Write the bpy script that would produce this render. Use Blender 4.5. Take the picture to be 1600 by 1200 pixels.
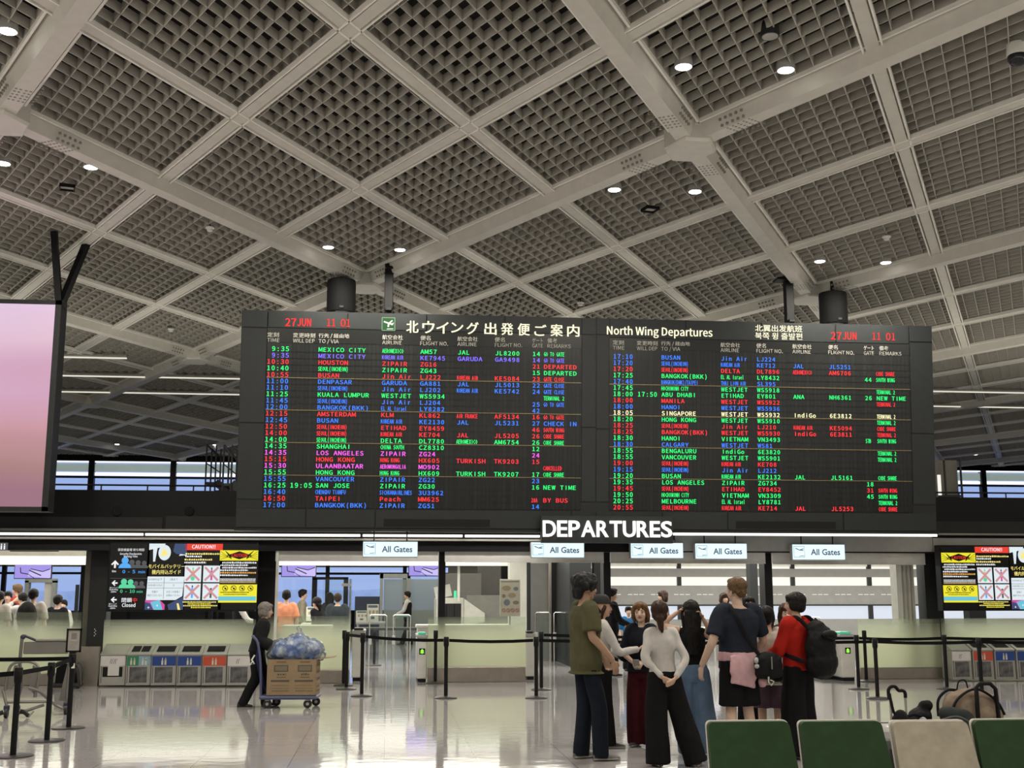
import bpy, bmesh, math, random
from mathutils import Vector, Matrix, noise
random.seed(7)
SC = bpy.context.scene
COL = SC.collection
for o in list(bpy.data.objects):
    bpy.data.objects.remove(o, do_unlink=True)
R = math.radians

# ------------------------------------------------------------------ camera
F_PX, YAW, EYE = 1860.0, R(5.9), 1.6
PITCH = math.atan(328.0 / F_PX)
cam_d = bpy.data.cameras.new('camera')
cam_d.sensor_fit = 'HORIZONTAL'
cam_d.sensor_width = 36.0
cam_d.lens = F_PX / 1600.0 * 36.0
cam_d.clip_end = 500
cam = bpy.data.objects.new('camera', cam_d)
COL.objects.link(cam)
cam.location = (0, 0, EYE)
cam.rotation_euler = (math.pi / 2 + PITCH, 0, -YAW)
SC.camera = cam

# ------------------------------------------------------------------ world, exposure
SC.view_settings.view_transform = 'Standard'
SC.view_settings.look = 'None'
SC.view_settings.gamma = 1.0
SC.view_settings.use_curve_mapping = False
SC.view_settings.exposure = -0.12
try:
    SC.cycles.use_denoising = True
    SC.cycles.max_bounces = 6
    SC.cycles.transparent_max_bounces = 12
    SC.cycles.sample_clamp_indirect = 6.0
except Exception:
    pass
W = bpy.data.worlds.new('overcast_sky')
SC.world = W
W.use_nodes = True
wn = W.node_tree.nodes
wn['Background'].inputs[0].default_value = (0.42, 0.53, 0.95, 1)
wn['Background'].inputs[1].default_value = 1.05

CEIL = 7.5          # underside of the louvre ceiling
YF = 22.3           # plane of the shop-front wall
def lamp(name, kind, loc, power, color=(1, .93, .82), size=1.0, size_y=None, rot=(0, 0, 0), spread=None):
    l = bpy.data.lights.new(name, kind)
    l.energy = power
    l.color = color
    if kind == 'AREA':
        l.size = size
        if size_y:
            l.shape = 'RECTANGLE'
            l.size_y = size_y
        if spread:
            l.spread = spread
    else:
        l.shadow_soft_size = size
    o = bpy.data.objects.new(name, l)
    COL.objects.link(o)
    o.location = loc
    o.rotation_euler = rot
    return o
# added unseen fill behind the camera, added up-lights above the shop roofs, security hall ceiling
lamp('rear_fill_light', 'AREA', (3, -9.5, 4.0), 130, (1, .97, .92), 34, 4.5, (R(90), 0, 0))
lamp('roof_fill_uplight', 'AREA', (4, 25.5, 3.55), 800, (1, .93, .80), 44, 4, (R(180), 0, 0))
lamp('roof_fill_uplight', 'AREA', (4, 42, 3.55), 170, (1, .93, .80), 44, 8, (R(180), 0, 0))
# added up-lights behind and beside the seating, to brighten the ceiling
lamp('hall_fill_uplight', 'AREA', (4, -3, 3.0), 1500, (1, .93, .80), 40, 3, (R(180), 0, 0))
lamp('hall_fill_uplight', 'AREA', (-14, 9, 3.0), 800, (1, .93, .80), 4, 16, (R(180), 0, 0))
lamp('hall_fill_uplight', 'AREA', (20, 9, 3.0), 1000, (1, .93, .80), 4, 16, (R(180), 0, 0))
lamp('checkpoint_light', 'AREA', (-4, 27, 2.5), 750, (1, .96, .88), 14, 6)
lamp('checkpoint_light', 'AREA', (-2, 37, 2.5), 700, (1, .96, .84), 20, 10)
lamp('checkpoint_light', 'AREA', (9.5, 26.4, 2.5), 650, (1, .97, .88), 12, 5)
HALL_LAMPS = [(x, y) for y in (-4, 1, 6) for x in (-14, -7, 0, 7, 14, 21)]
for (x, y) in HALL_LAMPS:
    lamp('hall_downlight_beam', 'AREA', (x, y, CEIL - .2), 100, (1, .93, .80), .3)

# ------------------------------------------------------------------ pixel (1600x1200 photo) to place
_fw = Vector((math.sin(YAW) * math.cos(PITCH), math.cos(YAW) * math.cos(PITCH), math.sin(PITCH)))
_rt = Vector((math.cos(YAW), -math.sin(YAW), 0))
_up = _rt.cross(_fw)
EYEV = Vector((0, 0, EYE))
def ray(x, y):
    return (_fw * F_PX + _rt * (x - 800) + _up * (600 - y)).normalized()
def at(x, y, Y):
    d = ray(x, y); return EYEV + d * (Y / d.y)
def fl(x, y, z=0.0):
    d = ray(x, y); return EYEV + d * ((z - EYE) / d.z)

# ------------------------------------------------------------------ materials
MATS = {}
def mat(name, col, rough=.6, metal=0., noise_amt=.06, noise_scale=6., bump=0., bump_scale=40., emit=0., ecol=None,
        spec=None, coat=0., trans=0., alpha=1.):
    if name in MATS:
        return MATS[name]
    m = bpy.data.materials.new(name)
    m.use_nodes = True
    nt = m.node_tree
    b = nt.nodes['Principled BSDF']
    b.inputs['Roughness'].default_value = rough
    b.inputs['Metallic'].default_value = metal
    if spec is not None: b.inputs['Specular IOR Level'].default_value = spec
    if coat: b.inputs['Coat Weight'].default_value = coat
    if trans: b.inputs['Transmission Weight'].default_value = trans
    if alpha < 1: b.inputs['Alpha'].default_value = alpha
    b.inputs['Base Color'].default_value = (*col, 1)
    if noise_amt or bump:
        tc = nt.nodes.new('ShaderNodeTexCoord')
        n = nt.nodes.new('ShaderNodeTexNoise')
        n.inputs['Scale'].default_value = noise_scale
        n.inputs['Detail'].default_value = 4
        nt.links.new(tc.outputs['Object'], n.inputs['Vector'])
        if noise_amt:
            r = nt.nodes.new('ShaderNodeValToRGB')
            r.color_ramp.elements[0].position = .3
            r.color_ramp.elements[1].position = .7
            r.color_ramp.elements[0].color = (*[max(0, c * (1 - noise_amt)) for c in col], 1)
            r.color_ramp.elements[1].color = (*[min(1, c * (1 + noise_amt)) for c in col], 1)
            nt.links.new(n.outputs['Fac'], r.inputs['Fac'])
            nt.links.new(r.outputs['Color'], b.inputs['Base Color'])
        if bump:
            n2 = nt.nodes.new('ShaderNodeTexNoise')
            n2.inputs['Scale'].default_value = bump_scale
            nt.links.new(tc.outputs['Object'], n2.inputs['Vector'])
            bp = nt.nodes.new('ShaderNodeBump')
            bp.inputs['Strength'].default_value = bump
            bp.inputs['Distance'].default_value = .01
            nt.links.new(n2.outputs['Fac'], bp.inputs['Height'])
            nt.links.new(bp.outputs['Normal'], b.inputs['Normal'])
    if emit:
        b.inputs['Emission Color'].default_value = (*(ecol or col), 1)
        b.inputs['Emission Strength'].default_value = emit
    MATS[name] = m
    return m
def glow(name, col, s=1.):
    if name in MATS: return MATS[name]
    m = bpy.data.materials.new(name)
    m.use_nodes = True
    nt = m.node_tree
    b = nt.nodes['Principled BSDF']
    b.inputs['Base Color'].default_value = (*[c * .1 for c in col], 1)
    b.inputs['Roughness'].default_value = .4
    b.inputs['Emission Color'].default_value = (*col, 1)
    b.inputs['Emission Strength'].default_value = s
    MATS[name] = m
    return m

# ------------------------------------------------------------------ mesh builder
class MB:
    def __init__(s):
        s.v = []; s.f = []; s.m = []; s.T = Matrix.Identity(4)
    def add(s, vs, fs, mi=0):
        b = len(s.v)
        s.v.extend([s.T @ Vector(v) for v in vs])
        s.f.extend([tuple(b + i for i in f) for f in fs])
        s.m.extend([mi] * len(fs))
        return s
    def box(s, c, d, mi=0, rot=None, bev=0.):
        x, y, z = d[0] / 2, d[1] / 2, d[2] / 2
        if bev:
            bv = min(bev, x * .9, y * .9, z * .9)
            vs = []; idx = {}
            for sx in (-1, 1):
                for sy in (-1, 1):
                    for sz in (-1, 1):
                        for ax in range(3):
                            p = [sx * (x - bv), sy * (y - bv), sz * (z - bv)]
                            p[ax] = (sx * x, sy * y, sz * z)[ax]
                            idx[(sx, sy, sz, ax)] = len(vs); vs.append(p)
            fs = []
            I = idx
            for ax in range(3):
                a, b = [i for i in range(3) if i != ax]
                for sg in (-1, 1):
                    q = []
                    for (p, r_) in ((-1, -1), (1, -1), (1, 1), (-1, 1)):
                        k = [0, 0, 0]; k[ax] = sg; k[a] = p; k[b] = r_
                        q.append(I[(*k, ax)])
                    fs.append(q if (sg == 1) ^ (ax == 1) else q[::-1])
            for ax in range(3):
                a, b = [i for i in range(3) if i != ax]
                for p in (-1, 1):
                    for r_ in (-1, 1):
                        k0 = [0, 0, 0]; k1 = [0, 0, 0]
                        k0[ax] = -1; k1[ax] = 1
                        for k in (k0, k1): k[a] = p; k[b] = r_
                        q = [I[(*k0, a)], I[(*k1, a)], I[(*k1, b)], I[(*k0, b)]]
                        fs.append(q)
            for sx in (-1, 1):
                for sy in (-1, 1):
                    for sz in (-1, 1):
                        fs.append([I[(sx, sy, sz, 0)], I[(sx, sy, sz, 1)], I[(sx, sy, sz, 2)]])
        else:
            vs = [(-x, -y, -z), (x, -y, -z), (x, y, -z), (-x, y, -z), (-x, -y, z), (x, -y, z), (x, y, z), (-x, y, z)]
            fs = [(0, 3, 2, 1), (4, 5, 6, 7), (0, 1, 5, 4), (1, 2, 6, 5), (2, 3, 7, 6), (3, 0, 4, 7)]
        M = Matrix.Translation(Vector(c))
        if rot is not None:
            M = M @ (rot.to_4x4() if hasattr(rot, 'to_4x4') else rot)
        return s.add([M @ Vector(v) for v in vs], fs, mi)
    def span(s, a, b, mi=0, bev=0.):
        c = [(p + q) / 2 for p, q in zip(a, b)]; d = [abs(p - q) for p, q in zip(a, b)]
        return s.box(c, d, mi, bev=bev)
    def bar(s, a, b, w, h, mi=0):
        a, b = Vector(a), Vector(b)
        d = b - a
        q = d.to_track_quat('X', 'Z')
        return s.box((a + b) / 2, (d.length, w, h), mi, rot=q.to_matrix())
    def tube(s, pts, r, n=10, mi=0, closed=False, caps=True):
        pts = [Vector(p) for p in pts]
        k = len(pts)
        rs = r if isinstance(r, (list, tuple)) else [r] * k
        vs = []; fs = []
        ref = None
        for i, p in enumerate(pts):
            if closed: t = pts[(i + 1) % k] - pts[i - 1]
            else: t = pts[min(i + 1, k - 1)] - pts[max(i - 1, 0)]
            t.normalize()
            if ref is None:
                ref = Vector((0, 0, 1)) if abs(t.z) < .9 else Vector((0, 1, 0))
            u = (ref - t * ref.dot(t)).normalized(); w = t.cross(u); ref = u
            ra = rs[i] if isinstance(rs[i], (list, tuple)) else (rs[i], rs[i])
            for j in range(n):
                a = 2 * math.pi * j / n
                vs.append(p + u * math.cos(a) * ra[0] + w * math.sin(a) * ra[1])
        for i in range(k if closed else k - 1):
            i2 = (i + 1) % k
            for j in range(n):
                j2 = (j + 1) % n
                fs.append((i * n + j, i * n + j2, i2 * n + j2, i2 * n + j))
        if caps and not closed:
            fs.append(tuple(range(n))[::-1]); fs.append(tuple((k - 1) * n + j for j in range(n)))
        return s.add(vs, fs, mi)
    def cyl(s, a, b, r, n=16, mi=0, r2=None):
        return s.tube([a, b], [r, r if r2 is None else r2], n, mi)
    def lathe(s, prof, c=(0, 0, 0), n=24, mi=0, axis='Z'):
        vs = []; fs = []
        for (r, h) in prof:
            for j in range(n):
                a = 2 * math.pi * j / n
                p = (r * math.cos(a), r * math.sin(a), h)
                if axis == 'Y': p = (p[0], p[2], p[1])
                if axis == 'X': p = (p[2], p[0], p[1])
                vs.append(Vector(p) + Vector(c))
        for i in range(len(prof) - 1):
            for j in range(n):
                j2 = (j + 1) % n
                fs.append((i * n + j, i * n + j2, (i + 1) * n + j2, (i + 1) * n + j))
        fs.append(tuple(range(n))[::-1]); fs.append(tuple((len(prof) - 1) * n + j for j in range(n)))
        return s.add(vs, fs, mi)
    def ell(s, c, r, n=16, m=10, mi=0, rot=None):
        vs = []; fs = []
        for i in range(m + 1):
            th = math.pi * i / m
            for j in range(n):
                a = 2 * math.pi * j / n
                v = Vector((r[0] * math.sin(th) * math.cos(a), r[1] * math.sin(th) * math.sin(a), r[2] * math.cos(th)))
                if rot is not None: v = rot @ v
                vs.append(v + Vector(c))
        for i in range(m):
            for j in range(n):
                j2 = (j + 1) % n
                fs.append((i * n + j, (i + 1) * n + j, (i + 1) * n + j2, i * n + j2))
        return s.add(vs, fs, mi)
    def prism(s, poly, d, mi=0, side=None):
        """poly: 3-D points in a plane; d: extrusion vector"""
        k = len(poly); poly = [Vector(p) for p in poly]; d = Vector(d)
        vs = poly + [p + d for p in poly]
        s.add(vs, [tuple(range(k))[::-1], tuple(range(k, 2 * k))], mi)
        return s.add(vs, [(i, (i + 1) % k, k + (i + 1) % k, k + i) for i in range(k)], mi if side is None else side)
    def loft(s, rings, mi=0, cap=True):
        n = len(rings[0]); vs = [v for r_ in rings for v in r_]; fs = []
        for i in range(len(rings) - 1):
            for j in range(n):
                j2 = (j + 1) % n
                fs.append((i * n + j, i * n + j2, (i + 1) * n + j2, (i + 1) * n + j))
        if cap:
            fs.append(tuple(range(n))[::-1]); fs.append(tuple((len(rings) - 1) * n + j for j in range(n)))
        return s.add(vs, fs, mi)
    def mesh(s, name, mats, smooth=False, fix=True):
        me = bpy.data.meshes.new(name)
        me.from_pydata([tuple(v) for v in s.v], [], s.f)
        for m in (mats if isinstance(mats, (list, tuple)) else [mats]): me.materials.append(m)
        me.polygons.foreach_set('material_index', s.m)
        if fix:
            bm = bmesh.new(); bm.from_mesh(me)
            bmesh.ops.recalc_face_normals(bm, faces=bm.faces)
            bm.to_mesh(me); bm.free()
        if smooth: smooth_by_angle(me)
        me.update()
        return me
    def build(s, name, mats, parent=None, smooth=False, loc=None, fix=True):
        o = bpy.data.objects.new(name, s.mesh(name, mats, smooth, fix))
        COL.objects.link(o)
        if parent is not None: o.parent = parent
        if loc is not None: o.location = loc
        return o
def smooth_by_angle(me, ang=40):
    me.polygons.foreach_set('use_smooth', [True] * len(me.polygons))
    bm = bmesh.new(); bm.from_mesh(me)
    lim = R(ang)
    for e in bm.edges:
        if len(e.link_faces) == 2:
            try: e.smooth = e.calc_face_angle() < lim
            except Exception: pass
    bm.to_mesh(me); bm.free()

def tag(o, label=None, cat=None, group=None, kind=None):
    if label: o['label'] = label
    if cat: o['category'] = cat
    if group: o['group'] = group
    if kind: o['kind'] = kind
    return o
def thing(name, label, cat, loc=(0, 0, 0), rz=0., group=None):
    o = bpy.data.objects.new(name, None)
    o.empty_display_size = .1
    COL.objects.link(o)
    o.location = loc
    o.rotation_euler = (0, 0, rz)
    return tag(o, label, cat, group)
def struct(name, mb, mats, parent=None, **k):
    o = mb.build(name, mats, parent, **k)
    if parent is None: o['kind'] = 'structure'
    return o
KIDS = {}
def copy_tree(o, parent=None):
    c = o.copy(); COL.objects.link(c)
    if parent is not None: c.parent = parent
    for ch in [q for q in COL.objects if q.parent == o]:
        copy_tree(ch, c)
    return c

# ------------------------------------------------------------------ lettering
_GL = {}
def _font(name):
    # lettering fonts that ship inside Blender itself; the built-in font is used where one is missing
    try: return bpy.data.fonts.load(bpy.utils.resource_path('LOCAL') + '/datafiles/fonts/' + name)
    except Exception: return None
F_CJK = _font('Noto Sans CJK Regular.woff2')
def glyphs(txt, bold=0., res=3, hum=False):
    """verts, faces and size of a line of text at size 1, lower left at 0"""
    k = (txt, bold, res, hum)
    if k in _GL: return _GL[k]
    cu = bpy.data.curves.new('lettering', 'FONT')
    cu.body = txt; cu.size = 1; cu.resolution_u = res; cu.offset = bold
    if F_CJK and not hum: cu.font = F_CJK; cu.offset = 0.
    o = bpy.data.objects.new('lettering', cu)
    COL.objects.link(o)
    dg = bpy.context.evaluated_depsgraph_get()
    me = bpy.data.meshes.new_from_object(o.evaluated_get(dg))
    vs = [v.co.copy() for v in me.vertices]; fs = [tuple(p.vertices) for p in me.polygons]
    bpy.data.objects.remove(o); bpy.data.curves.remove(cu); bpy.data.meshes.remove(me)
    if vs:
        x0 = min(v.x for v in vs); x1 = max(v.x for v in vs); y0 = min(v.y for v in vs); y1 = max(v.y for v in vs)
    else: x0 = x1 = y0 = y1 = 0
    _GL[k] = (vs, fs, (x0, x1, y0, y1))
    return _GL[k]
def cap_of(hum=False):
    q = glyphs('H', 0, 2, hum)[2]
    return (q[3] - q[2]) or .73
def put_text(mb, txt, M, x, y, h, w=None, mi=0, bold=0., align='L', full=False, z=0., res=2, hum=False):
    """Write txt in the plane of M (x right, y up, z towards the viewer). h = cap height; w = fitted width."""
    vs, fs, (x0, x1, y0, y1) = glyphs(txt, bold, res, hum)
    if not vs: return
    cap = (y1 - y0) if full else cap_of(hum)
    base = y0 if full else 0.
    sy = h / cap
    sx = sy if w is None else w / max(x1 - x0, 1e-6)
    ww = (x1 - x0) * sx
    ox = x - (ww if align == 'R' else ww / 2 if align == 'C' else 0)
    cjk = bold and F_CJK and not hum
    # heavier strokes: the outline laid three times side by side
    for k in ((-1, 0, 1) if cjk else (0,)):
        mb.add([M @ Vector((ox + (v.x - x0) * sx + k * bold * .5 * h, y + (v.y - base) * sy + (k == 0) * bold * .45 * h * bool(cjk), z)) for v in vs], fs, mi)
def flat(mb, M, pts, z=0., mi=0, d=.002):
    """a thin raised shape in the plane of M"""
    k = len(pts)
    mb.add([M @ Vector((p[0], p[1], z)) for p in pts], [tuple(range(k))], mi)
def rect(mb, M, x0, y0, x1, y1, z=0., mi=0):
    flat(mb, M, [(x0, y0), (x1, y0), (x1, y1), (x0, y1)], z, mi)
def disc(mb, M, x, y, r, z=0., mi=0, n=20, ry=None, a0=0, a1=360):
    ry = ry or r
    flat(mb, M, [(x + r * math.cos(R(a0 + (a1 - a0) * i / n)), y + ry * math.sin(R(a0 + (a1 - a0) * i / n))) for i in range(n + (a1 - a0 < 360))], z, mi)
def ring(mb, M, x, y, r, t, z=0., mi=0, n=20):
    for i in range(n):
        a, b = 2 * math.pi * i / n, 2 * math.pi * (i + 1) / n
        flat(mb, M, [(x + q * math.cos(c), y + q * math.sin(c)) for q, c in ((r, a), (r, b), (r - t, b), (r - t, a))], z, mi)
def stroke(mb, M, pts, w, z=0., mi=0):
    for (a, b) in zip(pts, pts[1:]):
        a, b = Vector(a), Vector(b); d = (b - a)
        if d.length < 1e-9: continue
        n = Vector((-d.y, d.x)).normalized() * w / 2
        flat(mb, M, [a - n, b - n, b + n, a + n], z, mi)
def frame_at(o, rz=0., tilt=0.):
    """plane facing the camera side (-Y), x to the right, y up"""
    return Matrix.Translation(Vector(o)) @ Matrix.Rotation(rz, 4, 'Z') @ Matrix.Rotation(R(90) + tilt, 4, 'X')
# ================================================================== the hall
M_floor = bpy.data.materials.new('polished_floor_tile'); M_floor.use_nodes = True
def _floor():
    nt = M_floor.node_tree; b = nt.nodes['Principled BSDF']
    tc = nt.nodes.new('ShaderNodeTexCoord')
    br = nt.nodes.new('ShaderNodeTexBrick')
    br.offset = 0; br.inputs['Scale'].default_value = 1
    br.inputs['Brick Width'].default_value = .9; br.inputs['Row Height'].default_value = .9
    br.inputs['Mortar Size'].default_value = .004
    br.inputs['Color1'].default_value = (.47, .45, .455, 1); br.inputs['Color2'].default_value = (.43, .415, .42, 1)
    br.inputs['Mortar'].default_value = (.20, .19, .18, 1)
    nt.links.new(tc.outputs['Object'], br.inputs['Vector'])
    n = nt.nodes.new('ShaderNodeTexNoise'); n.inputs['Scale'].default_value = 60; n.inputs['Detail'].default_value = 6
    nt.links.new(tc.outputs['Object'], n.inputs['Vector'])
    mx = nt.nodes.new('ShaderNodeMix'); mx.data_type = 'RGBA'; mx.blend_type = 'MULTIPLY'
    mx.inputs['Factor'].default_value = .25
    nt.links.new(br.outputs['Color'], mx.inputs['A']); nt.links.new(n.outputs['Color'], mx.inputs['B'])
    nt.links.new(mx.outputs['Result'], b.inputs['Base Color'])
    b.inputs['Roughness'].default_value = .06
    b.inputs['Specular IOR Level'].default_value = .75
    mp = nt.nodes.new('ShaderNodeMapping'); mp.inputs['Scale'].default_value = (2.2, 3.4, 1)
    nt.links.new(tc.outputs['Object'], mp.inputs['Vector'])
    n2 = nt.nodes.new('ShaderNodeTexNoise'); n2.inputs['Scale'].default_value = 1.6; n2.inputs['Detail'].default_value = 3
    nt.links.new(mp.outputs['Vector'], n2.inputs['Vector'])
    bp = nt.nodes.new('ShaderNodeBump'); bp.inputs['Strength'].default_value = .10; bp.inputs['Distance'].default_value = .012
    nt.links.new(n2.outputs['Fac'], bp.inputs['Height'])
    nt.links.new(bp.outputs['Normal'], b.inputs['Normal'])
_floor()
X0, X1, YB, YE = -24., 34., -10., 53.
b = MB(); b.span((X0, YB, -.2), (X1, YE, 0)); struct('floor', b, M_floor)

M_slat = mat('grey_louvre_paint', (.46, .44, .395), .7, noise_amt=.03)
M_beam = mat('cream_beam_paint', (.62, .60, .545), .55, noise_amt=.04)
M_edge = mat('white_edge_trim', (.88, .86, .80), .45, noise_amt=.02)
M_deck = mat('dark_roof_void', (.012, .010, .009), .9)  # near-black colour stands in for the unlit void above the louvres
M_black = mat('black_paint', (.005, .005, .006), .5, spec=.25)
M_dark = mat('charcoal_panel', (.020, .022, .023), .5, noise_amt=.1, spec=.3)
M_grey = mat('grey_panel', (.36, .355, .34), .5)
M_steel = mat('brushed_steel', (.38, .34, .30), .32, .85, noise_amt=.08)
M_white = mat('white_paint', (.75, .74, .70), .5)

# ceiling: dark deck, louvre slats, beams on a lattice of rhombi
HW, ROW, NX, NY = 4.32, 7.62, -0.50, 22.02
A_ = Vector((HW, ROW, 0)); B_ = Vector((-HW, ROW, 0)); O_ = Vector((NX, NY, 0))
b = MB(); b.span((X0, YB, CEIL + .75), (X1, YE, CEIL + .85)); deck = struct('ceiling', b, M_deck)
def clip(p, d):
    lo, hi = -1e9, 1e9
    for i, (mn, mx) in enumerate(((X0 + .1, X1 - .1), (YB + .1, YE - .1))):
        if abs(d[i]) < 1e-9: continue
        t0, t1 = (mn - p[i]) / d[i], (mx - p[i]) / d[i]
        if t0 > t1: t0, t1 = t1, t0
        lo, hi = max(lo, t0), min(hi, t1)
    return (p + d * lo, p + d * hi) if hi - lo > .3 else None
NS = 11
b = MB()
for d, step in ((A_, B_), (B_, A_)):
    dn = d.normalized(); s = step / (3 * NS)
    for k in range(-3 * NS * 6, 3 * NS * 7):
        if k % NS == 0: continue
        c = clip(O_ + s * k, dn)
        if c:
            b.bar(c[0] + Vector((0, 0, CEIL + .085)), c[1] + Vector((0, 0, CEIL + .085)), .011, .115)
struct('louvre_grid', b, M_slat, deck)
main = MB(); sec = MB(); edge = MB()
def trap(mb, p, q, wb, wt, z0, z1, mi=0):
    d = (q - p).normalized(); n = Vector((-d.y, d.x, 0))
    r_ = [[e + n * (-wt / 2) + Vector((0, 0, z1)), e + n * (-wb / 2) + Vector((0, 0, z0)), e + n * (wb / 2) + Vector((0, 0, z0)), e + n * (wt / 2) + Vector((0, 0, z1))] for e in (p, q)]
    mb.loft(r_, mi)
def lip(mb, p, q, off, w, z0, z1):
    d = (q - p).normalized(); n = Vector((-d.y, d.x, 0))
    mb.bar(p + n * off + Vector((0, 0, (z0 + z1) / 2)), q + n * off + Vector((0, 0, (z0 + z1) / 2)), w, z1 - z0)
for d, step in ((A_, B_), (B_, A_)):
    dn = d.normalized()
    for k in range(-18, 21):
        c = clip(O_ + step / 3 * k, dn)
        if not c: continue
        p, q = c
        if k % 3 == 0:
            trap(main, p, q, .21, .36, CEIL - .18, CEIL + .05)
            for sg in (-1, 1): lip(edge, p, q, sg * .215, .03, CEIL - .02, CEIL + .05)
        else:
            lip(sec, p, q, 0, .15, CEIL - .03 - (.006 if d is B_ else 0), CEIL + .24 + (.006 if d is B_ else 0))
            for sg in (-1, 1): lip(edge, p, q, sg * .108, .022, CEIL - .045, CEIL + .02)
struct('main_beam', main, M_beam, deck)
struct('secondary_beam', sec, M_beam, deck)
struct('edge_trim', edge, M_edge, deck)
nodes = MB(); bolts = MB()
for i in range(-8, 9):
    for j in range(-8, 9):
        c = O_ + A_ * i + B_ * j
        if not (X0 + 1 < c.x < X1 - 1 and YB + 1 < c.y < YE - 1): continue
        rg = []
        for (sc_, z) in ((.44, CEIL - .16), (.44, CEIL - .20), (.40, CEIL - .235)):
            rg.append([c + Vector((sc_ * x * 1.05, sc_ * y * 1.45, z)) for x, y in ((-.35, -.62), (.35, -.62), (.75, 0), (.35, .62), (-.35, .62), (-.75, 0))])
        rg.insert(0, [v + Vector((0, 0, .2)) for v in rg[0]])
        nodes.loft(rg)
        if 10 < c.y < 32:
            for dv in (A_, -A_, B_, -B_):
                dn = dv.normalized(); nn = Vector((-dn.y, dn.x, 0))
                for a_ in range(5):
                    for w_ in (-.08, -.03, .03, .08):
                        bolts.box(c + dn * (.75 + .09 * a_) + nn * w_ + Vector((0, 0, CEIL - .175)), (.025, .025, .02))
                    for sg in (-1, 1):
                        for hh in (.05, .12):
                            bolts.box(c + dn * (.75 + .09 * a_) + nn * sg * (.235 - hh * .45) + Vector((0, 0, CEIL - .05 - hh)), (.03, .03, .03))
struct('beam_node', nodes, M_beam, deck)
struct('beam_bolts', bolts, mat('bolt_grey', (.24, .23, .20), .5), deck)

# outer walls of the hall (beyond the frame) and the far clerestory wall
M_wall = mat('warm_grey_wall', (.42, .41, .39), .7)
b = MB(); b.span((X0 - .3, YB, 0), (X0, YE, CEIL + .85)); struct('wall_left', b, M_wall)
b = MB(); b.span((X1, YB, 0), (X1 + .3, YE, CEIL + .85)); struct('wall_right', b, M_wall)
b = MB(); b.span((X0, YB - .3, 0), (X1, YB, CEIL + .85)); struct('wall_rear', b, M_wall)
ZW1 = at(800, 727, YE).z; ZW0 = at(800, 800, YE).z
b = MB()
b.span((X0, YE, ZW1), (X1, YE + .3, CEIL + .85)); b.span((X0, YE, 0), (X1, YE + .3, .9)); b.span((X0, YE, 2.75), (X1, YE + .3, ZW0))
struct('wall_far', b, M_black)
M_glass = bpy.data.materials.new('clear_window_glass'); M_glass.use_nodes = True
def _glass(m, tint, rough, refl, opac=0., grad=None, film=(.84, .87, .70)):
    nt = m.node_tree; nt.nodes.remove(nt.nodes['Principled BSDF'])
    out = nt.nodes['Material Output']
    tr = nt.nodes.new('ShaderNodeBsdfTransparent'); tr.inputs[0].default_value = (*tint, 1)
    gl = nt.nodes.new('ShaderNodeBsdfGlossy'); gl.inputs['Roughness'].default_value = rough
    fr = nt.nodes.new('ShaderNodeFresnel'); fr.inputs[0].default_value = 1.45
    mu = nt.nodes.new('ShaderNodeMath'); mu.operation = 'MULTIPLY'; mu.inputs[1].default_value = refl
    nt.links.new(fr.outputs[0], mu.inputs[0])
    mix = nt.nodes.new('ShaderNodeMixShader')
    nt.links.new(mu.outputs[0], mix.inputs[0]); nt.links.new(tr.outputs[0], mix.inputs[1]); nt.links.new(gl.outputs[0], mix.inputs[2])
    last = mix
    if grad:
        tl = nt.nodes.new('ShaderNodeBsdfTranslucent'); tl.inputs[0].default_value = (*film, 1)
        df = nt.nodes.new('ShaderNodeBsdfDiffuse'); df.inputs[0].default_value = (*[c * .7 for c in film], 1)
        fm = nt.nodes.new('ShaderNodeMixShader'); fm.inputs[0].default_value = .4
        nt.links.new(tl.outputs[0], fm.inputs[1]); nt.links.new(df.outputs[0], fm.inputs[2])
        tc = nt.nodes.new('ShaderNodeTexCoord'); sp = nt.nodes.new('ShaderNodeSeparateXYZ')
        nt.links.new(tc.outputs['Object'], sp.inputs[0])
        mr = nt.nodes.new('ShaderNodeMapRange')
        mr.inputs['From Min'].default_value = grad[0]; mr.inputs['From Max'].default_value = grad[1]
        mr.inputs['To Min'].default_value = grad[2]; mr.inputs['To Max'].default_value = grad[3]
        nt.links.new(sp.outputs['Z'], mr.inputs['Value'])
        m2 = nt.nodes.new('ShaderNodeMixShader')
        nt.links.new(mr.outputs[0], m2.inputs[0]); nt.links.new(last.outputs[0], m2.inputs[1]); nt.links.new(fm.outputs[0], m2.inputs[2])
        last = m2
    nt.links.new(last.outputs[0], out.inputs[0])
_glass(M_glass, (.93, .97, .96), .0, 1.)
M_bal = bpy.data.materials.new('frosted_film_glass'); M_bal.use_nodes = True
_glass(M_bal, (.90, .95, .90), .05, 1., grad=(.72, 1.16, .90, .06))
M_blind = mat('glowing_roller_blind', (.50, .55, .53), .7, noise_amt=.1, noise_scale=2, emit=.30, ecol=(.75, .95, .92))  # emission stands in for daylight coming through the blind
M_lit = glow('sunlit_window_strip', (1, 1, 1), 1.2)
win_edges = [i for i in (-230, -110, -8, 142, 270, 400, 530, 660, 790, 920, 1050, 1180, 1310, 1437, 1537, 1637, 1760)]
k = 1
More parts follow.
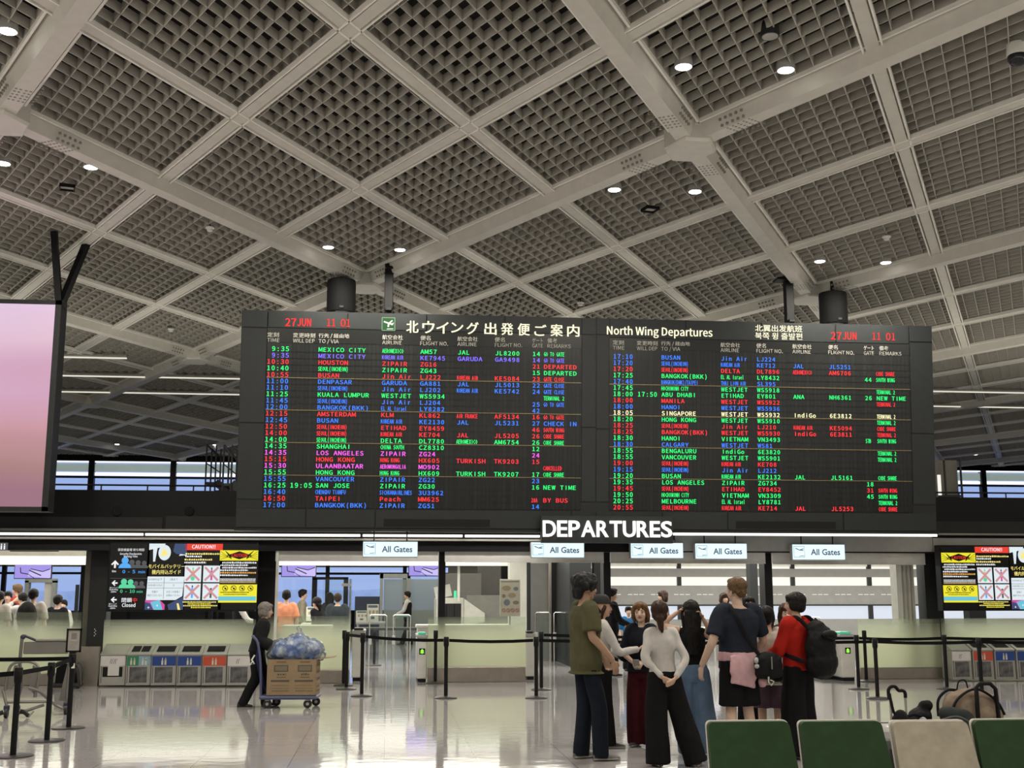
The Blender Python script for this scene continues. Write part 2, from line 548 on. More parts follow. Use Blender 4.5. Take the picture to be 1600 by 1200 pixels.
for a, c in zip(win_edges, win_edges[1:]):
    xa = at(a, 750, YE).x + .12; xb = at(c, 750, YE).x - .12
    w = thing('window_%d' % k, None, None, ((xa + xb) / 2, YE, 0)); w['kind'] = 'structure'; k += 1
    hw = (xb - xa) / 2; z = lambda y: at(800, y, YE).z
    f = MB()
    f.span((-hw - .12, -.05, ZW0), (-hw, .25, ZW1)); f.span((hw, -.05, ZW0), (hw + .12, .25, ZW1))
    f.span((-hw, -.02, z(753)), (hw, .15, z(750)))
    f.build('window_frame', M_black, w)
    g = MB(); g.span((-hw, .18, ZW0), (hw, .20, ZW1)); g.build('pane', M_glass, w)
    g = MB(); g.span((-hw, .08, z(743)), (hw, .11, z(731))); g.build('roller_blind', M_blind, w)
    g = MB(); g.span((-hw, .04, z(729.5)), (hw, .06, ZW1 - .01)); g.span((-hw, .12, z(749)), (hw, .14, z(744))); g.build('lit_strip', M_lit, w)

# upper storey: roof slab of the shops with its dark parapet
b = MB(); b.span((X0, YF + .45, 2.85), (X1, 48, 3.05)); struct('slab_upper_floor', b, M_dark)
zt = lambda y, Y=YF: at(800, y, Y).z
b = MB(); b.span((X0, YF, zt(829)), (X1, YF + .4, zt(771)))
par = struct('wall_parapet', b, M_black)
b = MB()
for x in (183, 296):
    c = at(x, 799, YF - .01); b.lathe([(.075, -.03), (.085, -.01), (.085, .02)], (c.x, c.y, c.z), 20, axis='Y')
b.build('parapet_vent', mat('matt_black_vent', (.004, .004, .004), .9), par)
b = MB(); b.span((X0, YF - .02, zt(812)), (at(255, 800, YF).x, YF, zt(830))); b.span((at(260, 800, YF).x, YF - .02, zt(810)), (X1, YF, zt(830))); b.build('parapet_panel', M_dark, par)
# soffit strip, light strip, black header band and grey header on the right
b = MB(); b.span((X0, YF - .12, zt(833)), (X1, YF + .3, zt(830))); b.span((X0, YF - .10, zt(846)), (X1, YF + .3, zt(843))); struct('trim_1', b, mat('satin_metal_trim', (.30, .29, .27), .35, .7))
b = MB(); b.span((X0, YF, zt(862)), (X1, YF + .35, zt(829))); struct('wall_header', b, M_black)
xr = at(1052, 840, YF).x
b = MB(); b.span((xr, YF - .14, zt(860)), (at(1452, 850, YF).x, YF, zt(836))); b.span((at(1453, 850, YF).x, YF - .14, zt(860)), (X1, YF, zt(838)))
struct('trim_2', b, M_grey)
M_strip = glow('white_light_strip', (1, .95, .85), 2.2)
for i, (xa, xb) in enumerate(((-330, -60), (-56, 225), (229, 563), (567, 722), (726, 842))):
    b = MB(); b.span((at(xa, 838, YF).x, YF - .13, zt(840)), (at(xb, 838, YF).x, YF - .06, zt(836.5)))
    tag(b.build('strip_light', M_strip), ('white strip light over the far left doorway', 'white strip light above the left doorway',
        'white strip light above the dark information screens', 'white strip light above the first lit gate sign', 'short white strip light ending beside the big DEPARTURES letters')[i], 'light', 'strip lights along the header')
    if xb > 0: lamp('strip_light_beam', 'AREA', ((at(xa, 838, YF).x + at(xb, 838, YF).x) / 2, YF - .2, zt(838)), 8, (1, .95, .85), abs(at(xb, 838, YF).x - at(xa, 838, YF).x), .05)
# ================================================================== departures board
TILT = R(4.7)
BO = at(915, 829, 20.9)                    # point on the lower edge of the board's face
BM = frame_at(BO, 0, TILT)                 # board plane: x right, y up (leaning towards the hall), z out
BMi = BM.inverted()
def bp(x, y):
    d = (BMi.to_3x3() @ ray(x, y)); o = BMi @ EYEV
    t = -o.z / d.z
    p = o + d * t
    return (p.x, p.y)
u0, u1 = bp(371.5, 700)[0], bp(1461, 700)[0]
v0, v1 = bp(915, 829)[1], bp(915, 496.5)[1]
um = bp(931, 700)[0]
M_cab = mat('anthracite_board_casing', (.024, .027, .028), .45, noise_amt=.08, spec=.3)
M_seam = mat('black_gap', (.004, .004, .004), .9)
M_hdr = mat('black_header_glass', (.012, .013, .013), .25, noise_amt=.05)
M_flap = bpy.data.materials.new('display_tile_matrix'); M_flap.use_nodes = True
def _flap():
    nt = M_flap.node_tree; q = nt.nodes['Principled BSDF']
    tc = nt.nodes.new('ShaderNodeTexCoord'); br = nt.nodes.new('ShaderNodeTexBrick')
    br.offset = 0; br.inputs['Scale'].default_value = 1
    br.inputs['Brick Width'].default_value = .0725; br.inputs['Row Height'].default_value = .5
    mp = nt.nodes.new('ShaderNodeMapping'); mp.inputs['Location'].default_value = (0, .25, 0)
    nt.links.new(tc.outputs['Object'], mp.inputs['Vector'])
    br.inputs['Mortar Size'].default_value = .007; br.inputs['Mortar Smooth'].default_value = .1
    br.inputs['Color1'].default_value = (.017, .020, .020, 1); br.inputs['Color2'].default_value = (.012, .014, .015, 1)
    br.inputs['Mortar'].default_value = (.010, .011, .011, 1)
    nt.links.new(mp.outputs['Vector'], br.inputs['Vector']); nt.links.new(br.outputs['Color'], q.inputs['Base Color'])
    q.inputs['Roughness'].default_value = .22
_flap()
BD = thing('flight_information_board', 'huge dark flight information board hung under the ceiling, rows of coloured flights', 'board')
BD.matrix_world = BM
b = MB(); b.span((u0, v0, -.30), (u1, v1, -.02)); b.build('casing', M_cab, BD)
I4 = Matrix.Identity(4)
COLS = {'G': (.03, 1., .22), 'R': (1., .035, .05), 'B': (.05, .22, 1.), 'P': (.22, .16, 1.), 'M': (.95, .12, .85), 'Y': (1., .95, .55)}
GM = {k: glow('led_' + {'G': 'green', 'R': 'red', 'B': 'blue', 'P': 'violet', 'M': 'magenta', 'Y': 'cream'}[k], c, 1.25) for k, c in COLS.items()}
M_cream = glow('lit_cream_lettering', (1, .95, .68), 1.15)
M_redc = glow('lit_red_clock', (1, .03, .03), 1.3)
M_print = mat('grey_printed_lettering', (.62, .60, .54), .5, noise_amt=0, emit=.12)  # slight emission lifts the print, which is no lamp
M_line = mat('brass_row_line', (.30, .24, .12), .4, .5)
M_plane = glow('lit_green_pictogram', (.04, .22, .06), .35)

def board_half(ux0, ux1, fx0, fx1, hdr_y, disp_y, tag_, rows, cols, times, rem, sm):
    """one of the two halves: fascia panels, header glass, tile matrix, header words, 25 flights"""
    p = MB()
    (a, _), (c, _) = bp(fx0, 680), bp(fx1, 680)
    ht, db = bp(*hdr_y)[1], bp(*disp_y[1])[1]; dt = bp(*disp_y[0])[1]
    g = .012
    mid = (ht + db) / 2
    # surround made of panels with dark joints between them
    for (xa, xb) in ((ux0, a), (c, ux1)):
        for (ya, yb) in ((v0 + .50, mid - .1), (mid - .1, dt + .28), (dt + .28, v1)):
            p.span((xa + g, ya + g, -.02), (xb - g, yb - g, .0))
    n = 4
    for i in range(n):
        xa, xb = a + (c - a) * i / n, a + (c - a) * (i + 1) / n
        p.span((xa + g, ht + g, -.02), (xb - g, v1 - g, .0))
    wv = [ux0, ux0 + (ux1 - ux0) * .19, ux0 + (ux1 - ux0) * .38, ux0 + (ux1 - ux0) * .93 if tag_ == 'l' else ux0 + (ux1 - ux0) * .72, ux1]
    for xa, xb in zip(wv, wv[1:]): p.span((xa + g, v0 + .03, -.02), (xb - g, db - g, .0))
    p.build('surround_panel', M_cab, BD)
    s = MB()
    sa = wv[2]; s.span((sa + .15, db - .30, -.018), (sa + 2.0, db - .17, .004)); s.build('speaker_slot', M_seam, BD)
    h = MB(); h.span((a, dt + .035, -.05), (c, ht, -.006)); h.build('header_glass', M_hdr, BD)
    ln = MB()
    vy = [times[1] + (times[2] - times[1]) * i / 24. for i in range(25)]
    rh = (vy[0] - vy[24]) / 24
    for k in (5, 10, 15, 20): ln.span((a, vy[k] + rh * .50, -.006), (c, vy[k] + rh * .50 + .011, .004))
    ln.build('row_line', M_line, BD)
    pw = cols['pitch']
    def cells(mb, txt, x, y, half, big=False):
        pch = pw * (.5 if half else 1.) * (1.04 if big else 1)
        hh = .074 if not big else .082
        for i, ch in enumerate(txt):
            if ch == ' ': continue
            vs, fs, (x0, x1, y0, y1) = glyphs(ch, 0, 1 if half else 2)
            sc = (pch * (.98 if half else .80)) / (.76 * cap_of())
            w = min((x1 - x0) * sc, pch * .86)
            cx = x + (i + .5) * pch
            for_y = y - hh / 2
            put_text(mb, ch, I4, cx, for_y, hh, w, 0, .07 if not half else .05, 'C', False, .004, 1 if half else 2)
    for i, (col, tm, wd, to, al, fn, al2, fn2, gt, rm) in enumerate(rows):
        y = vy[i]
        yt = y + rh / 2 if i else dt + .035
        yb = y - rh / 2 if i < 24 else db
        st = MB(); st.span((0, yb - y, -.05), (c - a, yt - y, -.012)); st.span((0, -.044, -.012), (c - a, .044, -.006)); rw = st.build('flight_row', M_flap, BD, loc=(a, y, 0))
        def cell(nm, txt, cx, big=False, red=False):
            mb = MB(); cells(mb, txt.lstrip('~'), cx - a, 0, txt[0] == '~', big)
            mb.build(nm, GM['R' if red else col], rw, fix=False)
        cell('time_text', tm.rjust(5), times[0], True)
        if wd: cell('new_time_text', wd, cols['wd'], True)
        for nm, txt, cx in (('destination_text', to, cols['to']), ('airline_text', al, cols['al']), ('flight_number_text', fn, cols['fn']), ('airline_text', al2, cols['al2']), ('flight_number_text', fn2, cols['fn2']), ('gate_text', gt.rjust(2) if gt[:1] != '~' else gt, cols['gt']), ('remark_text', rm, cols['rm'])):
            if txt: cell(nm, txt, cx, False, 'CANCEL' in txt)
    hd = MB()
    for key, jp, en in (('tm', '定刻', 'TIME'), ('wd', '変更時刻', 'WILL DEP'), ('to', '行先 / 経由地', 'TO / VIA'), ('al', '航空会社', 'AIRLINE'), ('fn', '便名', 'FLIGHT NO.'),
                        ('al2', '航空会社', 'AIRLINE'), ('fn2', '便名', 'FLIGHT NO.'), ('gt', 'ゲート', 'GATE'), ('rm', '備考', 'REMARKS')):
        x = times[0] if key == 'tm' else cols['hwd'] if key == 'wd' else cols['hrm'] if key == 'rm' else cols[key]
        y1_, y2_ = cols['hy']
        nj = {'定刻': .20, '変更時刻': .38, '行先 / 経由地': .53, '航空会社': .36, '便名': .18, 'ゲート': .19, '備考': .17}[jp]
        ne = {'TIME': .21, 'WILL DEP': .375, 'TO / VIA': .35, 'AIRLINE': .34, 'FLIGHT NO.': .49, 'GATE': .19, 'REMARKS': .42}[en]
        put_text(hd, jp, I4, x, y1_, .083, nj, 0, .02, 'L', True, .002)
        put_text(hd, en, I4, x, y2_, .066, ne, 0, .01, 'L', False, .002)
    hd.build('column_heading', M_print, BD)

def R_(s):
    out = []
    for l in s.strip().split('\n'):
        q = [t.strip() for t in l.split('|')]
        out.append(tuple(q + [''] * (10 - len(q))))
    return out
S1 = '~SEOUL(INCHEON)'
LEFT = R_('''G|9:35||MEXICO CITY|~AEROMEXICO|AM57|JAL|JL8200|14|~GO TO GATE
P|9:35||MEXICO CITY|~KOREAN AIR|KE7945|GARUDA|GA9498|14|~GO TO GATE
R|10:30||HOUSTON|ZIPAIR|ZG16|||21|DEPARTED
G|10:40||%s|ZIPAIR|ZG43|||15|DEPARTED
R|10:55||BUSAN|Jin Air|LJ222|~KOREAN AIR|KE5084|23|~GATE CLOSE
B|11:00||DENPASAR|GARUDA|GA881|JAL|JL5013|22|~GATE CLOSE
B|11:10||%s|Jin Air|LJ202|~KOREAN AIR|KE5742|24|~GATE CLOSE
G|11:25||KUALA LUMPUR|WESTJET|WS5934||||~TERMINAL 2
B|11:45||%s|Jin Air|LJ204|||25|~GO TO GATE
B|12:00||BANGKOK(BKK)|~EL AL Israel|LY8282|||42|
R|12:15||AMSTERDAM|KLM|KL862|~AIR FRANCE|AF5134|16|~GO TO GATE
B|12:45||BUSAN|~KOREAN AIR|KE2130|JAL|JL5231|27|CHECK IN
R|12:50||%s|ETIHAD|EY8459|||46|~SOUTH WING
R|14:00||%s|~KOREAN AIR|KE704|JAL|JL5205|26|~CODE SHARE
G|14:00||%s|DELTA|DL7780|~AEROMEXICO|AM6754|26|~CODE SHARE
G|14:35||SHANGHAI|~CHINA SOUTH|CZ8310|||12|
M|14:35||LOS ANGELES|ZIPAIR|ZG24|||24|
R|15:15||HONG KONG|~HONG KONG|HX605|TURKISH|TK9203|15|
M|15:30||ULAANBAATAR|~AEROMONGOLIA|MO902||||~CANCELLED
G|15:55||HONG KONG|~HONG KONG|HX609|TURKISH|TK9207|17|~CODE SHARE
B|15:55||VANCOUVER|ZIPAIR|ZG22|||23|
G|16:25|19:05|SAN JOSE|ZIPAIR|ZG30|||16|NEW TIME
B|16:40||~CHENGDU TIANFU|~SICHUANAIRLINES|3U3962||||
R|16:50||TAIPEI|Peach|MM625|||~28A|BY BUS
B|17:00||BANGKOK(BKK)|ZIPAIR|ZG51|||14|''' % ((S1,) * 6))
RIGHT = R_('''B|17:10||BUSAN|Jin Air|LJ224
B|17:20||%s|~KOREAN AIR|KE712|JAL|JL5251||
R|17:20||%s|DELTA|DL7896|~AEROMEXICO|AM6706||~CODE SHARE
G|17:25||BANGKOK(BKK)|~EL AL Israel|LY8432|||44|~SOUTH WING
B|17:40||~BANGKOK(DMK)/TAIPEI|~THAI LION AIR|SL395
G|17:45||~HOCHIMINH CITY|WESTJET|WS5918||||~TERMINAL 2
G|18:00|17:50|ABU DHABI|ETIHAD|EY801|ANA|NH6361|26|NEW TIME
R|18:00||MANILA|WESTJET|WS5922||||~TERMINAL 2
B|18:00||HANOI|WESTJET|WS5936
Y|18:05||SINGAPORE|WESTJET|WS5932|IndiGo|6E3812||~TERMINAL 2
G|18:20||HONG KONG|WESTJET|WS5910||||~TERMINAL 2
R|18:25||%s|Jin Air|LJ210|~KOREAN AIR|KE5094||~CODE SHARE
R|18:25||BANGKOK(BKK)|WESTJET|WS5930|IndiGo|6E3811||~TERMINAL 2
G|18:30||HANOI|VIETNAM|VN3493|||~57B|~SOUTH WING
B|18:30||CALGARY|WESTJET|WS81
G|18:55||BENGALURU|IndiGo|6E3820||||~TERMINAL 2
G|18:55||VANCOUVER|WESTJET|WS5901||||~TERMINAL 2
R|19:00||%s|~KOREAN AIR|KE708
B|19:15||%s|Jin Air|LJ212
G|19:20||BUSAN|~KOREAN AIR|KE2132|JAL|JL5161||~CODE SHARE
G|19:35||LOS ANGELES|ZIPAIR|ZG734|||18|
R|19:45||%s|ETIHAD|EY8452|||31|~SOUTH WING
G|19:50||~HOCHIMINH CITY|VIETNAM|VN3309|||45|~SOUTH WING
G|20:25||MELBOURNE|~EL AL Israel|LY8781||||~TERMINAL 2
R|20:55||%s|~KOREAN AIR|KE714|JAL|JL5253||~CODE SHARE''' % ((S1,) * 7))
bx = lambda x, y: bp(x, y)[0]
by = lambda x, y: bp(x, y)[1]
PW = (bx(571, 546) - bx(498, 546)) / 10.8
board_half(u0, um, 413.5, 908, (420, 512), ((415, 537), (411, 794)), 'l', LEFT,
    dict(pitch=PW, wd=bx(452.5, 757), hwd=bx(458, 525), to=bx(497.5, 546), al=bx(597, 549), fn=bx(656.5, 550), al2=bx(714.5, 551), fn2=bx(773, 552), gt=bx(831.5, 553), rm=bx(849.5, 554), hrm=bx(855.5, 541),
         hy=(by(425, 526.6), by(425, 534.3))), (bx(417, 546), by(438, 545), by(429, 788.8)), None, None)
PW = (bx(1176, 685) - bx(1033.8, 685)) / 1
PW = (bx(1105, 588) - bx(1033.5, 588)) / 11.8
board_half(um, u1, 952, 1424, (965, 528), ((955, 548), (953, 798)), 'r', RIGHT,
    dict(pitch=PW, wd=bx(995.5, 615), hwd=bx(995, 542), to=bx(1033, 558), al=bx(1126, 560), fn=bx(1182, 562), al2=bx(1238.5, 572), fn2=bx(1294.5, 573), gt=bx(1350.5, 594), rm=bx(1368.5, 585), hrm=bx(1374, 551),
         hy=(by(965, 538.8), by(965, 546.3))), (bx(957.5, 557), by(974, 557.2), by(974, 792.7)), None, None)
t = MB()
for xs, ys in ((446, 503.5), (1298, 524.5)):
    put_text(t, '27', I4, bx(xs, ys), by(xs, ys + 6), .135, bx(xs + 16.5, ys) - bx(xs, ys), 0, .05, z=.003)
    put_text(t, 'JUN', I4, bx(xs + 19, ys), by(xs + 19, ys + 6), .135, bx(xs + 40, ys) - bx(xs + 19, ys), 0, .05, z=.003)
    for i, ch in enumerate('11 01'):
        if ch != ' ': put_text(t, ch, I4, bx(xs + 63.5 + 7.6 * i + (1.5 if ch == '1' else 0), ys), by(xs + 64, ys + 6.6), .135, (.06 if ch == '1' else .085), 0, .03, z=.003)
t.build('date_clock', M_redc, BD)
t = MB()
for i, ch in enumerate('北ウイング出発便ご案内'):
    x = (635, 660, 682, 705, 729, 757, 783, 809, 835, 860.5, 886.5)[i]; y = 520 + (x - 635) * .0235
    put_text(t, ch, I4, bx(x, y), by(x, y - (2 if ch in 'ン' else 0)), {'イ': .205, 'ン': .18, 'ご': .2}.get(ch, .215), bx(x + 18.5, y) - bx(x, y), 0, .05, full=True, z=.003)
put_text(t, 'North Wing Departures', I4, bx(948.5, 522), by(948.5, 522.5), .145, bx(1113, 524) - bx(948.5, 522), 0, .06, z=.003)
put_text(t, '北翼出发航班', I4, bx(1180, 518), by(1180, 517.8), .125, bx(1253.5, 518) - bx(1180, 518), 0, .035, full=True, z=.003)
put_text(t, '북쪽 윙 출발편', I4, bx(1180, 530), by(1180, 529.8), .125, bx(1253.5, 530) - bx(1180, 530), 0, .035, full=True, z=.003)
t.build('title_lettering', M_cream, BD)
t = MB(); xa, xb, ya, yb = bx(597, 506), bx(617, 506), by(607, 516.5), by(607, 496.5)
rect(t, I4, xa, ya, xb, yb, .003, 0)
w = xb - xa
for (p, q) in (((xa, ya), (xb, ya)), ((xb, ya), (xb, yb)), ((xb, yb), (xa, yb)), ((xa, yb), (xa, ya))): stroke(t, I4, [p, q], .012, .005, 1)
def plane_icon(mb, M, x, y, s, mi, z):
    q = lambda pts: [(x + a * s, y + c * s) for a, c in pts]
    flat(mb, M, q([(.12, .72), (.16, .66), (.80, .42), (.90, .62), (.84, .66), (.72, .58), (.52, .62)][:3] + [(.86, .48), (.80, .54)]), z, mi)
    stroke(mb, M, q([(.14, .70), (.50, .58), (.86, .50)]), .11 * s, z, mi)
    stroke(mb, M, q([(.55, .58), (.80, .80)]), .10 * s, z + .001, mi)
    stroke(mb, M, q([(.52, .56), (.48, .28)]), .12 * s, z + .001, mi)
    stroke(mb, M, q([(.80, .52), (.90, .62)]), .07 * s, z + .001, mi)
    stroke(mb, M, q([(.38, .12), (.88, .14)]), .05 * s, z, mi)
plane_icon(t, I4, xa, ya, w, 2, .006)
t.build('plane_pictogram', [M_plane, glow('pale_green_outline', (.45, .7, .45), .5), glow('lit_white_pictogram', (1, 1, .9), 1.2)], BD)
b = MB()
ls = bp(1052, 828)[0]
b.span((ls, v0 - .075, -.12), (u1, v0 - .03, .0)); b.build('lower_light_strip', M_strip, BD)
b = MB(); b.span((u0 - .02, v0 - .03, -.3), (u1 + .02, v0, .02)); b.build('bottom_rail', M_dark, BD)
# hanger posts and drum loudspeakers between the board and the ceiling
for (x, y0, y1, lab) in ((607, 487, 433, 'square black hanger post on the Japanese half of the board'), (1234, 505, 452, 'square black hanger post on the English half of the board')):
    p = at(x, y0, 21.02); q = at(x, y1, 21.02)
    h = thing('hanger_post', lab, 'hanger', (p.x, 21.02, p.z - .12), 0, 'hanger posts above the board')
    m = MB(); m.box((0, 0, (CEIL - p.z + .1) / 2), (.155, .16, CEIL - p.z + .14), bev=.01); m.build('post', mat('black_steel', (.006, .006, .007), .6, spec=.2), h)
    m = MB(); m.box((-.1 if x > 1000 else .1, 0, CEIL - p.z + .02), (.30, .3, .05), bev=.01); m.box((0, -.1, .14), (.12, .1, .06), bev=.008); m.build('bracket', M_black, h)
M_drum = mat('black_speaker_cloth', (.006, .006, .0065), .75, spec=.2, noise_amt=.15, noise_scale=80)
for (x, y0, y1, lab) in ((532.5, 486.5, 436, 'black drum loudspeaker above the left clock of the board'), (1304.5, 505, 456, 'black drum loudspeaker above the right clock of the board')):
    p = at(x, y0, 21.3); q = at(x, y1, 21.3); r = .262; hgt = q.z - p.z
    h = thing('drum_loudspeaker', lab, 'loudspeaker', (p.x, 21.35, p.z - .06), 0, 'drum loudspeakers above the board')
    m = MB(); m.lathe([(r * .96, .04), (r, .06), (r, hgt), (r * .97, hgt + .04), (r * .3, hgt + .06)], n=32); m.build('drum', M_drum, h, smooth=True)
    m = MB(); m.cyl((0, 0, hgt), (0, 0, CEIL - p.z + .10), .035); m.build('stem', M_black, h)
    m = MB(); m.box((.02, -r + .0, .1), (.09, .03, .06), bev=.008); m.build('bracket', M_black, h)
    m = MB(); m.cyl((0, 0, 0.0), (0, 0, .05), r * .9); m.build('base_ring', M_black, h)

# DEPARTURES letters on their dark panel
YD = 20.68
p0, p1 = at(846, 848, YD), at(1051, 807, YD)
D = thing('departures_sign', 'big glowing white DEPARTURES letters on a dark panel', 'sign', ((p0.x + p1.x) / 2, YD, p0.z))
hw = (p1.x - p0.x) / 2
m = MB()
for sx in (-.25, .25): m.span((sx * hw - .05, .13, .09), (sx * hw + .05, YF - YD + .02, .15))
m.build('bracket', M_black, D)
m = MB(); m.span((-hw, 0, 0), (hw, .13, p1.z - p0.z)); m.build('panel', M_dark, D)
M_let = glow('white_backlit_letter', (1, .99, .96), 1.5)
yb_, yt_ = at(850, 838.5, YD - .07).z - p0.z, at(850, 813, YD - .07).z - p0.z
spans = [(848, 870), (874, 889), (893.5, 912), (912, 937), (940.5, 961), (960, 979.5), (983, 1004), (1009, 1028), (1010, 1030), (1032, 1050.5)]
xs = [(848.5, 870.5), (875, 890), (894, 913), (912.5, 938), (941, 962), (959.5, 980), (983.5, 1004.5), (1009, 1029), (0, 0), (0, 0)]
fit = [('D', 848.5, 871), ('E', 875.5, 890), ('P', 894.5, 913), ('A', 912.5, 936.5), ('R', 939, 959.5), ('T', 958.5, 979), ('U', 982, 1003), ('R', 1007.5, 1028), ('E', 0, 0), ('S', 0, 0)]
tot_ = 'DEPARTURES'
wd_ = [.72, .55, .62, .78, .66, .66, .70, .66, .55, .60]
gap = .075; L0 = at(848.5, 830, YD - .07).x - D.location.x; L1 = at(1050.5, 830, YD - .07).x - D.location.x
un = (L1 - L0) / (sum(wd_) + gap * 9); cx = L0
for ch, w in zip(tot_, wd_):
    m = MB(); vs, fs, (x0_, x1_, y0_, y1_) = glyphs(ch, .015, 4, True)
    FM = frame_at((0, -.07, 0))
    vv = [FM @ Vector((cx + (v.x - x0_) / (x1_ - x0_) * w * un, yb_ + (v.y - y0_) / (y1_ - y0_) * (yt_ - yb_), 0)) for v in vs]
    # front face plus a rim so that each letter is a solid block
    m.add(vv, fs, 0)
    ed = {}
    for f in fs:
        for i_ in range(len(f)):
            e = (f[i_], f[(i_ + 1) % len(f)]); k_ = (min(e), max(e)); ed[k_] = ed.get(k_, 0) + 1
    n_ = len(vv); bk = [v + Vector((0, .05, 0)) for v in vv]
    m.add(vv + bk, [(a_, c_, c_ + n_, a_ + n_) for (a_, c_), q_ in ed.items() if q_ == 1] + [tuple(i_ + n_ for i_ in f) for f in fs], 0)
    m.build('letter', M_let, D)
    cx += (w + gap) * un
lamp('departures_halo', 'AREA', (D.location.x, YD - .25, p0.z + .3), 14, (1, .98, .95), 2.3, .3, (R(90), 0, math.pi))

# ALL GATES light boxes
M_lbox = glow('white_sign_face', (.72, .92, 1.), 1.0)
M_slet = mat('blue_grey_sign_print', (.004, .012, .025), .5, noise_amt=0)
gates = ((566.5, 653, 846, 870), (830, 913, 847, 871), (985.5, 1067.5, 848, 872), (1086.5, 1167, 849, 873), (1238.5, 1320, 850.5, 874.5))
glab = ('lit All Gates sign hanging left over the opening with the orange shirt', 'lit All Gates sign hanging directly below the first letters of DEPARTURES',
        'lit All Gates sign hanging just right below the last letters of DEPARTURES', 'lit All Gates sign hanging above the blond man in navy', 'lit All Gates sign hanging above the person in red')
for (xa, xb, ya, yb), lab in zip(gates, glab):
    YS = YF - .35
    a, c = at(xa, yb, YS), at(xb, ya, YS)
    w, h = c.x - a.x, c.z - a.z
    g = thing('gate_sign', lab, 'sign', ((a.x + c.x) / 2, YS, a.z), 0, 'All Gates signs over the entrances')
    m = MB(); m.span((-w / 2, .012, -.01), (w / 2, .16, h), bev=.008); m.build('casing', M_grey, g)
    m = MB(); m.span((-w / 2 + .008, 0, .006), (w / 2 - .008, .015, h - .008)); m.build('light_panel', M_lbox, g)
    m = MB(); FM = frame_at((-w / 2, 0, 0))
    k = w / 86.5
    put_text(m, 'All Gates', FM, 30 * k, 7.6 * k, 9 * k, 48 * k, 0, .025, z=.003, hum=True)
    x_, y_, s_ = 2.8 * k, 4 * k, 17 * k
    for (p, q) in (((x_, y_), (x_ + s_, y_)), ((x_ + s_, y_), (x_ + s_, y_ + s_)), ((x_ + s_, y_ + s_), (x_, y_ + s_)), ((x_, y_ + s_), (x_, y_))): stroke(m, FM, [p, q], .5 * k, .003)
    stroke(m, FM, [(x_ + .15 * s_, y_ + .82 * s_), (x_ + .5 * s_, y_ + .66 * s_), (x_ + .9 * s_, y_ + .62 * s_)], 1.3 * k, .003)
    stroke(m, FM, [(x_ + .55 * s_, y_ + .66 * s_), (x_ + .92 * s_, y_ + .78 * s_)], 1.1 * k, .004)
    stroke(m, FM, [(x_ + .5 * s_, y_ + .09 * s_), (x_ + .95 * s_, y_ + .13 * s_)], .8 * k, .004)
    m.build('lettering', M_slet, g)
    m = MB()
    for sx in (-.3, .3): m.cyl((sx * w, .08, h - .01), (sx * w, .08, h + .25), .012)
    m.box((0, .15, h + .2), (w * .7, .42, .04)); m.build('bracket', M_black, g)
    lamp('gate_sign_beam', 'AREA', (g.location.x, YS - .03, a.z + h / 2), 2.5, (.8, .93, 1), w, h, (R(90), 0, 0))
# ================================================================== shop-front wall and the security checkpoint behind it
YS = YF + .1
def col(name, xa, xb, Y=YF + .36, d=.35, m=M_black, z0=0., z1=2.85):
    b = MB(); b.span((at(xa, 960, Y).x, Y, z0), (at(xb, 960, Y).x, Y + d, z1)); return struct(name, b, m)
col('pillar_1', 137, 166, m=M_dark); col('pillar_2', 396, 430); col('pillar_3', 685, 695.5); col('pillar_4', 944, 955); col('pillar_5', 1197, 1209)
col('pillar_6', 1448, 1475, m=M_dark); col('pillar_7', 129, 140, YF + .5, .2, mat('bronze_post', (.13, .12, .10), .4, .4))
b = MB(); b.span((at(120, 1040, YF).x, YF - .12, 0), (at(156, 1040, YF).x, YF - .02, at(140, 1010, YF).z)); struct('trim_3', b, M_steel)
b = MB()
for i in range(5): b.ell((at(147, 1000, YF).x + .02 * (i % 2), YF - .004, .98 - i * .028), (.008, .003, .012), 8, 5)
struct('trim_4', b, mat('white_vinyl_mark', (.7, .7, .7), .6))
hz = lambda y, Y=YF: at(800, y, Y).z
for i, (xa, xb, yb) in enumerate(((430, 685, 876), (695.5, 944, 877), (955, 1197, 878), (1209, 1447, 879))):
    b = MB(); b.span((at(xa, 870, YF).x, YF + .05, hz(yb)), (at(xb, 870, YF).x, YF + .15, hz(858)))
    b.span((at(xa, 870, YF).x, YF + .04, hz(yb) - .02), (at(xb, 870, YF).x, YF + .06, hz(yb)))
    struct('trim_%d' % (5 + i), b, mat('light_grey_header', (.62, .61, .58), .5))
# white header frame at the sides of the second opening
b = MB(); b.span((at(430.5, 900, YF).x, YF + .02, 0), (at(434.5, 900, YF).x, YF + .14, hz(862))); struct('trim_9', b, mat('white_door_frame', (.7, .7, .66), .4))
ZC = 2.64
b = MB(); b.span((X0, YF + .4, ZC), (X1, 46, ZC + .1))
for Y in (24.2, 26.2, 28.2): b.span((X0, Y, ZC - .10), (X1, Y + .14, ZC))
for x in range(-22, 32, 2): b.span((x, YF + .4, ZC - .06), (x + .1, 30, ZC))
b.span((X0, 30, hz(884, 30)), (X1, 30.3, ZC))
M_wc = mat('white_checkpoint_ceiling', (.80, .79, .70), .6, emit=.10, ecol=(1, .97, .82))  # slight emission added to brighten the ceiling and its bulkhead
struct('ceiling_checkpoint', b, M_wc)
b = MB()
for x in (-11.2, -9.4, -7.6, -5.4): b.box((x, 26.9, ZC - .1), (1.0, .10, .08)); 
for x in (-10.4, -8.2, -6.2): b.box((x, 25.2, ZC - .08), (.8, .3, .05))
struct('trim_10', b, mat('dark_ceiling_slot', (.10, .095, .07), .5))
M_tubes = glow('checkpoint_ceiling_light', (1, .97, .85), 2.0)
